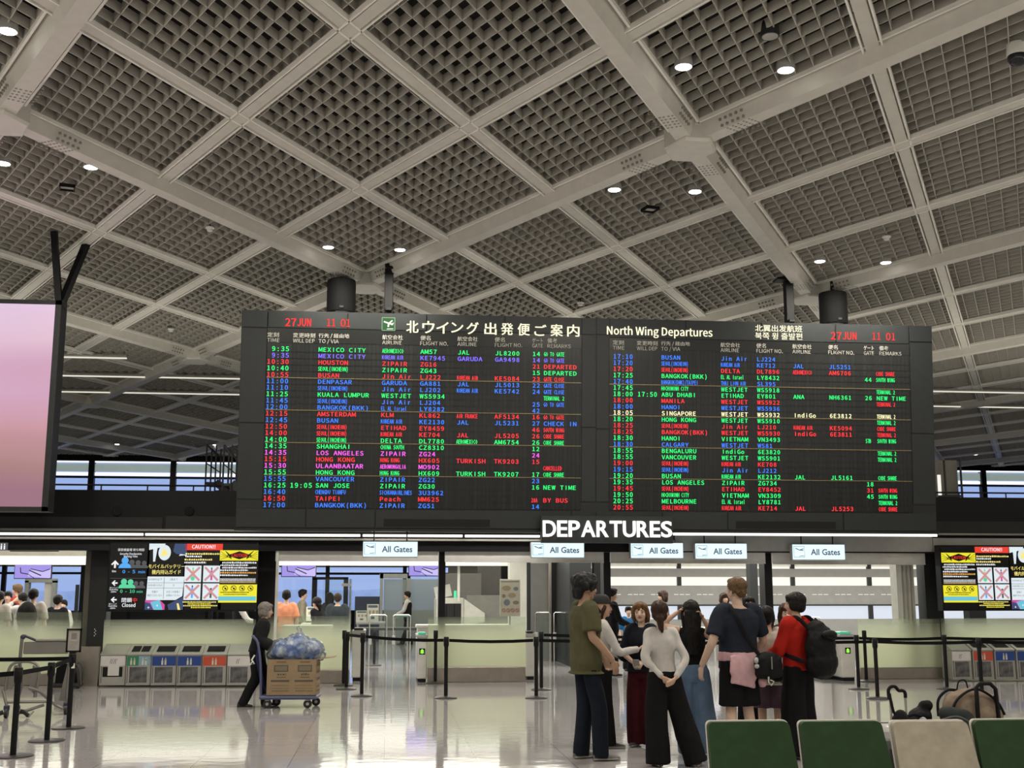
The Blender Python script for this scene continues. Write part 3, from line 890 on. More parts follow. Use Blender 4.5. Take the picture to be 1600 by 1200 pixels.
for i, (xa, xb, Y, lab) in enumerate(((-12, -5.2, 24.9, 'long ceiling light seen through the left doorway'), (-4, 1.5, 29.2, 'long ceiling light over the second doorway'), (2.2, 6.0, 28.9, 'long ceiling light over the X-ray machine'), (6.4, 15, 26.5, 'long ceiling light before the louvred wall'))):
    b = MB(); b.span((xa, Y, ZC - .10), (xb, Y + .12, ZC - .02), bev=.01); tag(b.build('ceiling_light', M_tubes), lab, 'light', 'checkpoint ceiling lights')

# far glazed wall of the checkpoint, with the airfield behind
YB2 = 44.
b = MB()
wx = lambda x: at(x, 930, YB2).x
zs = hz(1010, YB2); b.span((X0, YB2, 0), (wx(700), YB2 + .15, .35))
b.span((wx(700), YB2, 0), (X1, YB2 + .15, ZC))
struct('wall_checkpoint_back', b, mat('grey_back_wall', (.22, .215, .20), .6))
mull = [-330, -230, -120, -40, 4, 128, 330, 511, 632, 700]
n = 30
for a, c in zip(mull, mull[1:]):
    w = thing('window_%d' % n, None, None, (wx(a), YB2, 0)); w['kind'] = 'structure'; n += 1
    wd = wx(c) - wx(a)
    f = MB(); f.span((-.07, -.06, .35), (.07, .1, ZC)); f.span((0, -.04, hz(898.5, YB2)), (wd, .06, hz(895, YB2))); f.span((0, -.03, .35), (wd, .06, .42)); f.build('window_frame', M_black, w)
    g = MB(); g.span((.05, .03, .4), (wd - .05, .05, ZC)); g.build('pane', M_glass, w)
b = MB()   # wooded ridge beyond the apron, haze put into its pale colour
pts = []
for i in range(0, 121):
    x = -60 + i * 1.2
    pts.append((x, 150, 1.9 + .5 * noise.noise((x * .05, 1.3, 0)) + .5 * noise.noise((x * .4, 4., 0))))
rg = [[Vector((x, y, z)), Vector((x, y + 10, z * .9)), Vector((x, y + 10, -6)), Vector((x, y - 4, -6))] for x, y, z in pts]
b.loft(rg); struct('hill_ridge', b, mat('haze_tinted_woods', (.90, .95, 1.0), .9, spec=0., noise_amt=.2, noise_scale=.5))
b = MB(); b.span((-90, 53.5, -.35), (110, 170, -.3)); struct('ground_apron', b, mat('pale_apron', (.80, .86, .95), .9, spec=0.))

# louvred wall on the right: bands of bright strip windows between grey panels
YL = 30.
b = MB(); lx0, lx1 = at(893, 930, YL).x, at(1700, 930, YL).x
M_lv = mat('satin_grey_louvre', (.27, .265, .255), .45)
zl = lambda y: at(1150, y, YL).z
bands = [(880, 888.5), (901.5, 915), (946.5, 967.5)]
for y0, y1 in ((870, 880), (888.5, 901.5), (915, 946.5), (967.5, 1032)):
    b.span((lx0, YL, zl(y1)), (lx1, YL + .2, zl(y0)))
wl = struct('wall_louvre', b, M_lv)
b = MB(); b.span((lx0, YL - .03, zl(946.8)), (lx1, YL, zl(944.5)))
for x in (1062, 1240, 1360):
    for y0, y1 in bands: b.span((at(x, 930, YL).x - .05, YL - .02, zl(y1)), (at(x, 930, YL).x + .05, YL + .1, zl(y0)))
b.build('louvre_mullion', M_dark, wl)
M_day = glow('bright_strip_window', (1, .97, .88), 1.0); M_day2 = glow('pale_sky_window', (.74, .80, .90), .95)
for i, ((y0, y1), m) in enumerate(zip(bands, (M_day, M_day, M_day2))):
    b = MB(); b.span((lx0, YL + .08, zl(y1)), (lx1, YL + .12, zl(y0))); struct('window_%d' % (60 + i), b, m)
b = MB()
for x in range(900, 1420, 9):
    if (x * 7) % 4: b.span((at(x, 929, YL).x, YL - .006, zl(929.4)), (at(x + 7, 929, YL).x, YL, zl(928.4)))
b.build('louvre_gap', glow('thin_light_gap', (1, 1, .9), .8), wl)
b = MB(); b.span((at(893, 930, YL).x - .5, 27, 0), (lx0, YL, ZC)); struct('wall_return', b, M_dark)
for i, (xa, xb, Y, m) in enumerate(((902, 910, 28.5, M_black), (929, 940, 27, M_black), (1174, 1186, 27.5, M_dark), (1515, 1541, 27, M_black), (1418, 1423, 26, M_black))):
    col('pillar_%d' % (10 + i), xa, xb, Y, .3, m, 0, ZC)
# accordion shutter
b = MB(); xa, xb = at(1421, 960, YF).x, at(1447, 960, YF).x
ns = 4; prof = []
for i in range(ns + 1): prof.append((xa + (xb - xa) * i / ns, YF + .5)); prof.append((xa + (xb - xa) * min(i + .85, ns) / ns, YF + .42))
pr = [Vector((x, y, 0)) for x, y in prof[:-1]] + [Vector((xb, YF + .8, 0)), Vector((xa, YF + .8, 0))]
b.prism(pr, (0, 0, hz(879))); struct('wall_accordion', b, mat('cream_shutter', (.52, .51, .46), .4, .2))

# middle bay: concrete column, grey partitions, door frames
M_conc = mat('pale_concrete', (.42, .42, .37), .8, bump=.2)
col('pillar_20', 797, 823, 27, .5, M_conc, 0, ZC)
M_part = mat('grey_brown_partition', (.17, .165, .15), .55)
def panel(name, xa, ya, xb, yb, Y, m, d=.06):
    a, c = at(xa, yb, Y), at(xb, ya, Y)
    b = MB(); b.span((a.x, Y, max(0, a.z)), (c.x, Y + d, c.z), bev=.006); return b
struct('wall_partition', panel('', 692, 896, 752, 1020, 38, M_part), M_part)
struct('wall_partition_dark', panel('', 746, 870, 782, 1020, 39, M_part), mat('dark_partition', (.10, .095, .09), .5))
struct('wall_partition_low', panel('', 728, 930, 800, 1045, 31, M_part), mat('pale_grey_screen', (.27, .27, .24), .6))
struct('door_1', panel('', 829, 880, 858, 1045, 29.5, M_part), mat('grey_steel_door', (.20, .20, .185), .45))
for i, (xa, xb, m) in enumerate(((823, 829, M_dark), (858, 862, M_steel), (862, 871, M_black), (871, 878, M_grey), (878, 903, M_black))):
    struct('trim_%d' % (20 + i), panel('', xa, 876, xb, 1045, 29.2, m), m)
struct('trim_30', panel('', 783, 884, 795, 946, 33, M_black), M_black)
# translucent screen wall behind the walk-through gates
M_fog = bpy.data.materials.new('milky_partition_glass'); M_fog.use_nodes = True
_glass(M_fog, (.88, .92, .92), .1, .8, grad=(0, 5, .62, .60), film=(.60, .64, .60))
struct('wall_screen_glass', panel('', 598, 905, 690, 1012, 40, M_fog, .02), M_fog)
b = MB()
for xa, xb in ((593, 598), (636, 641)): b.span((at(xa, 950, 39.9).x, 39.85, 0), (at(xb, 950, 39.9).x, 39.95, hz(897, 40)))
b.span((at(593, 900, 39.9).x, 39.85, hz(904, 40)), (at(641, 900, 39.9).x, 39.95, hz(897, 40)))
struct('trim_31', b, mat('grey_metal_frame', (.30, .31, .29), .4, .5))
struct('wall_low_blue', panel('', 553, 932, 594, 1005, 42, M_part), mat('navy_low_partition', (.02, .03, .055), .5))
M_green = glow('green_lamp', (.1, 1, .45), .9)

# hanging screens with the tray picture
M_pic = glow('violet_screen_picture', (.36, .29, .80), 1.); M_pic2 = glow('pale_violet_shape', (.60, .52, .95), 1.); M_pk = mat('black_drawn_line', (.006, .006, .01), .5)
for (xa, xb, yb, lab) in ((21, 80, 904.5, 'hanging violet picture screen inside the left doorway'), (439, 494, 901.5, 'hanging violet picture screen above the man in orange'), (638, 690, 900.5, 'hanging violet picture screen above the walking guard')):
    Y = 34.; a, c = at(xa, yb, Y), at(xb, yb, Y); w = c.x - a.x; h = .60
    s = thing('hanging_screen', lab, 'screen', ((a.x + c.x) / 2, Y, a.z), 0, 'hanging picture screens')
    m = MB(); m.span((-w / 2, .01, 0), (w / 2, .08, h), bev=.01); m.build('casing', M_dark, s)
    FM = frame_at((-w / 2, 0, 0)); k = w / 55.
    m = MB(); rect(m, FM, .02, .02, w - .02, h - .02, .001, 0)
    flat(m, FM, [(20 * k, 4 * k), (52 * k, 1 * k), (54 * k, 16 * k), (42 * k, 10 * k), (24 * k, 15 * k)], .002, 1)
    flat(m, FM, [(40 * k, 10 * k), (54 * k, 16 * k), (54 * k, 2 * k), (44 * k, 2 * k)], .003, 1)
    stroke(m, FM, [(9 * k, 17 * k), (10 * k, 9 * k), (21 * k, 7 * k)], 1.3 * k, .004, 2); stroke(m, FM, [(22 * k, 13 * k), (40 * k, 5 * k)], 1.6 * k, .004, 2)
    stroke(m, FM, [(24 * k, 15 * k), (42 * k, 11 * k), (53 * k, 15 * k)], 1.2 * k, .004, 2); stroke(m, FM, [(21 * k, 7 * k), (30 * k, 1 * k)], .9 * k, .004, 2)
    m.build('screen', [M_pic, M_pic2, M_pk], s)
    m = MB(); m.cyl((0, .05, h), (0, .05, ZC - a.z), .025); m.build('stem', M_grey, s)

# frosted glass counters: glass sheet, steel plinth
def counter(lab, xa, xb, yt, yb, Y, plinth=True, ret=None):
    a, c = at(xa, yt, Y), at(xb, yt, Y)
    t = thing('glass_barrier', lab, 'barrier', ((a.x + c.x) / 2, Y, 0), 0, 'frosted glass barriers')
    w = c.x - a.x; zb = at((xa + xb) / 2, yb, Y).z if plinth else .05
    m = MB(); m.span((-w / 2, 0, zb), (w / 2, .014, a.z)); m.build('glass_sheet', M_bal, t)
    m = MB(); m.span((-w / 2, -.03, 0), (w / 2, .10, zb), bev=.01); m.build('plinth', M_steel, t)
    if ret:
        for sx, ln in ret:
            m = MB(); m.span((sx * w / 2 - .007, 0, zb), (sx * w / 2 + .007, ln, a.z)); m.build('side_glass', M_bal, t)
            m = MB(); m.span((sx * w / 2 - .05, .1, 0), (sx * w / 2 + .05, ln, zb)); m.build('side_plinth', M_steel, t)
    return t
counter('frosted glass barrier across the left doorway', -90, 128, 957, 1052, YF + .2)
counter('frosted glass barrier behind the row of six recycling bins', 163, 400, 968, 1060, YF + .2)
counter('frosted glass barrier behind the cardboard box trolley', 404, 548, 963, 1047, YF + .2)
counter('frosted glass barrier below the prohibited-items poster', 669, 821, 964, 1042, YF + .2)
counter('frosted glass barrier left of the right-hand bins', 1340, 1468, 967, 1043, YF + .2)
counter('frosted glass barrier behind the right-hand bins', 1470, 1660, 966, 1060, YF + .2)
# desks just behind the barriers
M_ctop = mat('cream_counter', (.62, .62, .54), .5)
for i, (xa, xb, Y, lab) in enumerate(((440, 518, 24.6, 'cream desk behind the frosted glass near the man in orange'), (650, 800, 24.8, 'cream desk behind the frosted glass below the X-ray machine'))):
    a, c = at(xa, 980, Y), at(xb, 980, Y)
    t = thing('inspection_desk', lab, 'desk', ((a.x + c.x) / 2, Y, 0)); w = c.x - a.x
    m = MB(); m.span((-w / 2, 0, .92), (w / 2, .6, .98), bev=.01); m.build('desk_top', M_ctop, t)
    m = MB(); m.span((-w / 2 + .03, .05, 0), (w / 2 - .03, .55, .92)); m.build('cabinet', mat('white_desk_body', (.66, .66, .58), .6), t)

# X-ray machine
Y = 30.6; a, c = at(694, 965, Y), at(745, 934, Y)
t = thing('xray_machine', 'white X-ray baggage machine with a black tunnel mouth', 'machine', (at(708, 960, Y).x, Y, 0))
m = MB(); m.span((-.42, 0, .35), (.28, 1.6, 1.50), bev=.03); m.prism([(.28, 0, 1.48), (.80, 0, 1.12), (.80, 0, .9), (.28, 0, .8)], (0, 1.2, 0)); m.build('housing', mat('off_white_machine', (.55, .55, .48), .5), t)
m = MB(); m.span((-.36, -.015, .80), (.20, 0, 1.36)); m.build('tunnel_mouth', M_seam, t)
m = MB(); m.span((-.36, -.025, .8), (-.18, -.016, 1.34)); m.span((-.15, -.025, .8), (.02, -.016, 1.34)); m.span((.04, -.025, .8), (.19, -.016, 1.34)); m.build('rubber_curtain', mat('black_rubber', (.01, .01, .011), .8), t)
m = MB(); m.span((-.4, -1.6, .68), (.26, 0, .78), bev=.02); m.build('conveyor', mat('dark_belt', (.03, .03, .03), .6), t)
m = MB()
for x in (-.35, .2):
    for y in (-1.5, -.3): m.span((x - .03, y - .03, 0), (x + .03, y + .03, .68))
m.span((-.4, .1, 0), (.26, 1.5, .35)); m.build('support_frame', M_grey, t)
m = MB(); m.box((-.25, .3, 1.66), (.42, .05, .30), rot=Matrix.Rotation(R(-12), 3, 'Y')); m.cyl((-.25, .33, 1.48), (-.25, .33, 1.6), .03); m.build('monitor', mat('pale_monitor', (.6, .6, .55), .5), t)
m = MB(); m.cyl((.06, .2, 1.5), (.06, .2, 1.68), .035, mi=0); m.build('signal_lamp', M_green, t)
# white post of the gate next to it
struct('pillar_30', panel('', 714.5, 884, 719, 940, 30.4, M_white), mat('white_post', (.6, .6, .54), .5))

# prohibited-items poster stand
Y = 24.4; a, c = at(781, 963, Y), at(813, 905, Y); w, h = c.x - a.x, c.z - a.z
t = thing('poster_stand', 'white poster stand picturing forbidden baggage items', 'poster', ((a.x + c.x) / 2, Y, 0))
m = MB(); m.span((-w / 2, 0, a.z), (w / 2, .03, c.z), bev=.006); m.build('poster_board', mat('cream_poster', (.62, .60, .50), .6), t)
m = MB(); FM = frame_at((-w / 2, -.001, a.z)); k = w / 32.
for i, (x, y, rx, ry) in enumerate(((10, 43, 7, 4), (25, 42, 4, 3), (6, 31, 3, 3), (19, 32, 6, 4), (11, 21, 5, 5), (25, 21, 5, 3))): disc(m, FM, x * k, y * k, rx * k, .001, i % 3, 12, ry * k)
for i in range(4): ring(m, FM, (6 + 7 * i) * k, 9 * k, 3 * k, .9 * k, .002, 3); stroke(m, FM, [((4 + 7 * i) * k, 11 * k), ((8 + 7 * i) * k, 7 * k)], .8 * k, .003, 3)
stroke(m, FM, [(2 * k, 53 * k), (30 * k, 53 * k)], .9 * k, .001, 4)
m.build('picture', [mat('pale_ochre_print', (.45, .36, .24), .6), mat('grey_blue_print', (.22, .26, .33), .6), mat('brown_print', (.30, .24, .18), .6), mat('dull_red_print', (.45, .14, .10), .6), mat('print_black', (.05, .05, .05), .6)], t)
m = MB(); m.cyl((0, .05, 0.02), (0, .05, c.z - .1), .02); m.lathe([(.2, 0), (.2, .015), (.03, .03)], (0, .05, 0)); m.build('pole', M_grey, t)

# boarding-pass readers (gate boxes with a green arrow)
M_arrow = glow('green_arrow_lamp', (.35, 1., .08), 1.3)
def reader(lab, xa, xb, yb, yt, arrow=True, dep=1.2, green=True):
    a, c = fl(xa, yb), fl(xb, yb); Y = (a.y + c.y) / 2; w = c.x - a.x; h = at((xa + xb) / 2, yt, Y).z
    t = thing('boarding_pass_reader', lab, 'gate machine', ((a.x + c.x) / 2, Y, 0), 0, 'boarding pass readers')
    m = MB(); m.span((-w / 2, 0, .06), (w / 2, dep, h - .06), bev=.015); m.build('cabinet', mat('white_gate_cabinet', (.60, .59, .56), .4), t)
    m = MB(); m.span((-w / 2 + .02, .02, 0), (w / 2 - .02, dep - .02, .06)); m.build('plinth', M_black, t)
    m = MB(); m.span((-w / 2 - .01, -.01, h - .06), (w / 2 + .01, dep, h), bev=.012); m.build('top', M_grey, t)
    m = MB(); m.span((-w / 2 + .02, .06, h), (w / 2 - .02, .42, h + .045), bev=.015); m.build('scan_pad', mat('mint_scan_pad', (.10, .52, .36), .4, emit=.25, ecol=(.1, .8, .5)) if green else mat('black_scan_pad', (.02, .02, .02), .4), t)
    if arrow:
        q = h - .30; s = .055; FM = frame_at((0, -.002, q))
        m = MB(); rect(m, FM, -s, -s, s, s, .001, 0); flat(m, FM, [(0, .045), (-.04, .004), (-.015, .004), (-.015, -.04), (.015, -.04), (.015, .004), (.04, .004)], .003, 1)
        stroke(m, FM, [(-.035, -.03), (0, .006), (.035, -.03)], .012, .004, 1)
        m.build('arrow_display', [M_seam, M_arrow], t)
    return t
reader('boarding pass reader without arrow between posts beside the second doorway', 549, 568, 1064, 985, False, green=False)
reader('boarding pass reader with green arrow right of the second doorway', 651, 667, 1066, 992)
reader('boarding pass reader with green arrow beside the right frosted barrier', 1316, 1338, 1064, 991)
reader('plain boarding pass reader beside the crowd on the right', 1286, 1300, 1062, 993, False)
reader('boarding pass reader beside the concrete column', 822, 836, 1062, 990, False, green=False)
# glass flap gates
M_fr = mat('chrome_tube', (.62, .62, .60), .2, .9)
def gate(lab, xa, xb, yt, yb, Y=None):
    p, q = fl(xa, yb), fl(xb, yb); Y = p.y; w = at(xb, yb, Y).x - p.x; h = at(xa, yt, Y).z
    t = thing('glass_flap_gate', lab, 'gate', (p.x + w / 2, Y, 0), 0, 'glass flap gates')
    m = MB(); m.tube([(-w / 2, 0, 0), (-w / 2, 0, h - .03), (-w / 2 + .03, 0, h), (w / 2 - .03, 0, h), (w / 2, 0, h - .03), (w / 2, 0, 0)], .016, 8); m.build('tube_frame', M_fr, t, smooth=True)
    m = MB(); m.span((-w / 2 + .015, -.006, .12), (w / 2 - .015, .006, h - .02)); m.build('glass_panel', M_glass, t)
    m = MB(); m.span((-w / 2 - .02, -.05, h * .45), (-w / 2 + .05, .05, h * .62), bev=.01); m.build('hinge_box', M_grey, t)
gate('glass flap gate left of the guard on the far lane', 576, 603, 961, 1046); gate('glass flap gate right of the guard on the far lane', 613, 640, 961, 1046)
gate('glass flap gate beside the concrete column', 837, 860, 957, 1039); gate('glass flap gate just behind the olive shirt', 866, 890, 957, 1039)
gate('glass flap gate behind the person in red', 1262, 1285, 965, 1040)
# tall glass pane with a round clamp, tray tables, tubs, notices
a = fl(545, 1055); Y = 25.2
t = thing('glass_pane_post', 'tall clear glass pane with a round metal clamp', 'pane', (at(541, 1000, Y).x, Y, 0))
w = .35; m = MB(); m.span((-.5, 0, 0), (.1, .012, hz(905, Y))); m.build('glass_sheet', M_glass, t)
m = MB(); m.cyl((.06, .01, 0), (.06, .01, hz(905, Y)), .018); m.build('post', M_fr, t)
m = MB(); m.cyl((-.09, -.03, hz(914, Y)), (-.09, .03, hz(914, Y)), .035); m.span((-.09, -.02, hz(914, Y) - .03), (.08, .02, hz(914, Y) + .03)); m.build('clamp', M_fr, t)
def table(nm, lab, cat, xa, xb, yt, Y, d=.7, m1=None, group=None):
    a, c = at(xa, yt, Y), at(xb, yt, Y); w = c.x - a.x
    t = thing(nm, lab, cat, ((a.x + c.x) / 2, Y, 0), 0, group)
    m = MB(); m.span((-w / 2, 0, a.z - .06), (w / 2, d, a.z), bev=.01); m.build('table_top', m1 or M_grey, t)
    for sx in (-1, 1):
        for y in (.05, d - .05):
            m = MB(); m.cyl((sx * (w / 2 - .05), y, 0), (sx * (w / 2 - .05), y, a.z - .06), .025); m.build('leg', M_grey, t)
    return t, a.z, w
T1, z1, w1 = table('tray_table', 'grey roller table holding notices on the far lane', 'table', 556, 602, 972, 33, .8)
for (xa, xb, yb, yt, lab) in ((556, 574, 972, 954, 'pale notice card standing left on the roller table'), (573, 592, 968, 944, 'cream notice card with a picture on the roller table'), (478, 498, 972, 948, 'cream notice card beside the man in orange')):
    Y = 33.3 if xa > 500 else 28.4; a, c = at(xa, yb, Y), at(xb, yt, Y); w = c.x - a.x
    zt_ = z1 if xa > 500 else .98
    t = thing('notice_card', lab, 'notice', ((a.x + c.x) / 2, Y, zt_), 0, 'notice cards at the checkpoint')
    m = MB(); m.span((-w / 2, 0, 0), (w / 2, .02, c.z - zt_)); m.build('card', mat('cream_card', (.62, .64, .56), .6), t)
    m = MB(); FM = frame_at((-w / 2, -.001, 0)); h = c.z - zt_
    rect(m, FM, .03, h * .80, w - .03, h * .94, .001, 0); 
    for i in range(3): rect(m, FM, .05 + i * w * .3, h * .45, .05 + i * w * .3 + w * .2, h * .65, .001, 1)
    rect(m, FM, w * .35, h * .15, w * .65, h * .3, .001, 0)
    m.build('print', [mat('slate_print', (.10, .14, .17), .6), mat('tan_print', (.35, .30, .22), .6)], t)
table('tray_table', 'cream desk in front of the orange shirt', 'table', 470, 515, 974, 28.2, .7, M_ctop)
table('tray_table', 'teal-topped tray table beside the walking guard', 'table', 614, 640, 961, 37.5, .8, mat('teal_tray', (.10, .30, .27), .4))
table('tray_table', 'long dark roller conveyor beyond the flap gates', 'table', 566, 680, 981, 30.5, .6, mat('dark_roller', (.03, .03, .032), .4))
table('tray_table', 'white service counter behind the crowd', 'table', 957, 1120, 981, 27, .7, mat('white_counter', (.62, .62, .58), .5))
table('tray_table', 'white baggage table right behind the flap gate', 'table', 1125, 1285, 977, 28.4, .7, mat('white_counter', (.62, .62, .58), .5))
# dark door frames / grey walk-through arch beyond
b = MB(); Y = 42.5
for xa, xb in ((486.5, 494), (536, 543)): b.span((at(xa, 950, Y).x, Y, 0), (at(xb, 950, Y).x, Y + .3, hz(904, Y)))
b.span((at(486.5, 950, Y).x, Y, hz(906, Y)), (at(543, 950, Y).x, Y + .3, hz(902, Y)))
t = tag(b.build('walk_through_arch', M_black), 'dark walk-through arch at the far windows', 'arch')
b = MB(); Y = 41.5
for xa, xb in ((36, 42), (79, 84)): b.span((at(xa, 950, Y).x, Y, 0), (at(xb, 950, Y).x, Y + .3, hz(908, Y)))
b.span((at(36, 950, Y).x, Y, hz(911, Y)), (at(84, 950, Y).x, Y + .3, hz(905, Y)))
b2 = MB(); b2.span((at(66, 950, Y).x, Y + .1, 0), (at(79, 950, Y).x, Y + .14, hz(911, Y)))
t = tag(b.build('walk_through_arch', mat('grey_arch', (.34, .36, .35), .5)), 'pale grey walk-through arch beyond the left doorway', 'arch'); b2.build('door_leaf', M_white, t)
b = MB(); Y = 40; b.span((at(116, 950, Y).x, Y, 0), (at(121, 950, Y).x, Y + .1, hz(914, Y)))
tag(b.build('dark_post', M_dark), 'dark post standing before the left airfield window', 'post')
# ================================================================== things hung from the louvre ceiling
M_lens = glow('downlight_lens', (1, .97, .9), 14.)
def ceil_thing(nm, lab, cat, x, y, z=CEIL + .02, grp=None):
    p = fl(x, y, z); return thing(nm, lab, cat, (p.x, p.y, z), 0, grp)
DL = [(12, 48, 'lit downlight in the top left corner of the ceiling'), (5, 255, 'lit downlight at the left edge, beside another lit one'), (142, 261, 'lit downlight right of the one at the left edge'),
      (513, 386, 'left one of the two lit downlights above the left drum loudspeaker'), (625, 390, 'right one of the two lit downlights above the left drum loudspeaker'),
      (1068, 104, 'left one of the two large lit downlights above the big beam node'), (1228, 109, 'right one of the two large lit downlights above the big beam node'),
      (960, 296, 'left one of the two lit downlights below the big beam node'), (1086, 299, 'right one of the two lit downlights below the big beam node'),
      (1281, 408, 'left one of the two lit downlights above the right drum loudspeaker'), (1384, 410, 'right one of the two lit downlights above the right drum loudspeaker'),
      (183, 694, 'left one of the two small lit downlights over the far windows'), (336, 695, 'right one of the two small lit downlights over the far windows'), (1524, 710, 'small lit downlight at the far right over the windows')]
for x, y, lab in DL:
    t = ceil_thing('downlight', lab, 'light', x, y, CEIL - .02, 'round ceiling downlights')
    m = MB(); m.lathe([(.085, .0), (.10, -.01), (.105, .02), (.09, .22), (.05, .30)], n=24); m.build('housing', M_grey, t, smooth=True)
    m = MB(); m.lathe([(.086, -.012), (.086, -.004)], n=24); m.build('lens', M_lens, t)
    m = MB(); m.cyl((0, 0, .3), (0, 0, .76), .012); m.build('stem', M_black, t)
    lamp('downlight_beam', 'AREA', (t.location.x, t.location.y, CEIL - .20), 110, (1, .93, .80), .17)
for x, y in ((-3.2, 12), (12.5, 13.5), (15, 24), (-10, 24), (-12, 34), (4, 31), (14, 33), (22, 28), (22, 16), (6.5, 9.5), (-9, 8), (14, 6)):
    lamp('hall_downlight_beam', 'AREA', (x, y, CEIL - .2), 100, (1, .93, .80), .17)
for x, y, lab in ((1203, 56, 'unlit round downlight above the pair of large lit ones'), ):
    t = ceil_thing('downlight', lab, 'light', x, y, CEIL - .02, 'round ceiling downlights')
    m = MB(); m.lathe([(.085, .0), (.10, -.01), (.105, .02), (.09, .22), (.05, .30)], n=24); m.build('housing', M_dark, t, smooth=True)
    m = MB(); m.lathe([(.086, -.012), (.086, -.004)], n=24); m.build('lens', M_grey, t)
    m = MB(); m.cyl((0, 0, .3), (0, 0, .76), .012); m.build('stem', M_black, t)
for x, y, lab in ((105, 293, 'dark square ceiling speaker on the left, below the lit downlights'), (1016, 327, 'dark square ceiling speaker under the big beam node')):
    t = ceil_thing('ceiling_speaker', lab, 'speaker', x, y, CEIL, 'square ceiling speakers')
    R45 = Matrix.Rotation(R(15), 3, 'Z')
    m = MB()
    for a in range(4):
        q = Matrix.Rotation(R(90 * a + 15), 3, 'Z'); m.box(q @ Vector((.10, 0, 0)), (.02, .22, .05), rot=q)
    m.build('frame', M_black, t)
    m = MB(); m.box((0, 0, .02), (.20, .20, .03), rot=R45); m.build('grille_plate', M_slat, t)
    m = MB(); m.box((0, 0, .4), (.03, .03, .74)); m.build('stem', M_black, t)
for x, y, lab in ((328, 357, 'small white smoke detector left of the long beam'), (1385, 371, 'small white smoke detector above the right pair of downlights'), (267, 515, 'small pale detector near the hung video wall'), (907, 474, 'small pale detector just above the middle of the board')):
    t = ceil_thing('smoke_detector', lab, 'detector', x, y, CEIL - .02, 'smoke detectors')
    m = MB(); m.lathe([(.02, -.05), (.045, -.045), (.05, -.01), (.075, 0), (.075, .02)], n=20); m.build('body', M_white, t, smooth=True)
    m = MB(); m.cyl((0, 0, .02), (0, 0, .78), .01); m.build('stem', M_black, t)
t = ceil_thing('security_camera', 'dark dome security camera in the top right corner', 'camera', 1589, 82, CEIL - .05)
m = MB(); m.lathe([(.08, .12), (.105, .10), (.11, -.02), (.105, -.04)], n=24); m.build('housing', M_white, t, smooth=True)
m = MB(); m.lathe([(.103, -.04), (.10, -.09), (.07, -.14), (.02, -.16)], n=24); m.build('dome', mat('black_dome', (.012, .012, .016), .12), t, smooth=True)
m = MB(); m.cyl((0, 0, .1), (0, 0, .8), .03); m.box((-.06, 0, .14), (.05, .03, .05)); m.box((.07, 0, .14), (.05, .03, .05)); m.build('bracket', M_grey, t)
# thin white light lines running across the far ceiling
M_line2 = glow('ceiling_light_line', (1, .95, .8), .85)
for i, (y, xa, xb, lab) in enumerate(((559, -100, 198, 'short pale light line left of the board at the beam crossing'), (588, -100, 372, 'upper long pale light line crossing the far ceiling'), (613, -100, 372, 'lower long pale light line crossing the far ceiling'))):
    Y = fl(200, y, CEIL - .1).y; a, c = at(xa, y, Y), at(xb, y, Y)
    m = MB(); m.span((a.x, Y - .03, CEIL - .13), (c.x if i == 0 else X1 - 1, Y + .03, CEIL - .10)); t = m.build('light_line', M_line2); tag(t, lab, 'light', 'light lines on the far ceiling')
    m = MB(); m.span((a.x, Y - .03, CEIL - .10), (c.x if i == 0 else X1 - 1, Y + .03, CEIL - .05)); m.build('rail', M_grey, t)
# far gallery: railings and two steel stairs
M_rail = mat('black_rail', (.01, .01, .011), .4)
YG = 30.
def zz(y, Y): return at(800, y, Y).z
for (xa, xb, lab) in ((-60, 376, 'black gallery railing left of the board'), (1462, 1680, 'black gallery railing right of the board')):
    t = thing('gallery_railing', lab, 'railing', (at((xa + xb) / 2, 765, YG).x, YG, 3.05), 0, 'gallery railings')
    w = (at(xb, 765, YG).x - at(xa, 765, YG).x) / 2; h = zz(763.5, YG) - 3.05
    m = MB(); m.cyl((-w, 0, h), (w, 0, h), .022, 8); m.cyl((-w, 0, h * .5), (w, 0, h * .5), .012, 8); m.build('handrail', M_rail, t)
    for i in range(7):
        m = MB(); m.cyl((-w + 2 * w * i / 6, 0, 0), (-w + 2 * w * i / 6, 0, h), .018, 8); m.build('post', M_rail, t)
def stair(lab, x0, x1, Y, ybot, ytop, ypl, ypost):
    a = at(x0, ypl, Y); c = at(x1, ypl, Y); t = thing('steel_stair', lab, 'stair', (a.x, Y, 3.05), 0, 'steel stairs behind the board'); w = c.x - a.x; zp = a.z - 3.05; zt = zz(ypost, Y) - 3.05
    m = MB(); m.span((0, 0, zp - .06), (w, .9, zp)); m.build('platform', M_rail, t)
    m = MB()
    for i in range(6): m.span((w - .02 + i * .05 * 0 + .0, .1, zp - .17 * (i + 1) + .1), (w + .25 * (i + 1), .9, zp - .17 * (i + 1) + .13))
    m.bar((w, .08, zp), (w + 1.5, .08, zp - 1.02), .04, .2); m.build('flight', M_rail, t)
    for (px, py) in ((0, 0), (w, 0), (0, .9), (w, .9)):
        m = MB(); m.cyl((px, py, 0), (px, py, zt), .022, 8); m.build('post', M_rail, t)
    m = MB()
    for py in (0, .9): m.cyl((0, py, zt), (w, py, zt - .25), .022, 8); m.cyl((0, py, (zt + zp) / 2), (w, py, (zt + zp) / 2 - .15), .014, 8)
    m.build('handrail', M_rail, t)
stair('left steel stair with black posts beside the board', 321, 336, 32.2, 770, 700, 753, 701)
stair('right steel stair with black posts half hidden by the board', 348, 361, 28.2, 770, 700, 755, 701)
m = MB(); Y = 31.; m.span((at(1462, 740, Y).x, Y, 3.05), (at(1496, 740, Y).x, Y + 1.2, zz(711, Y))); 
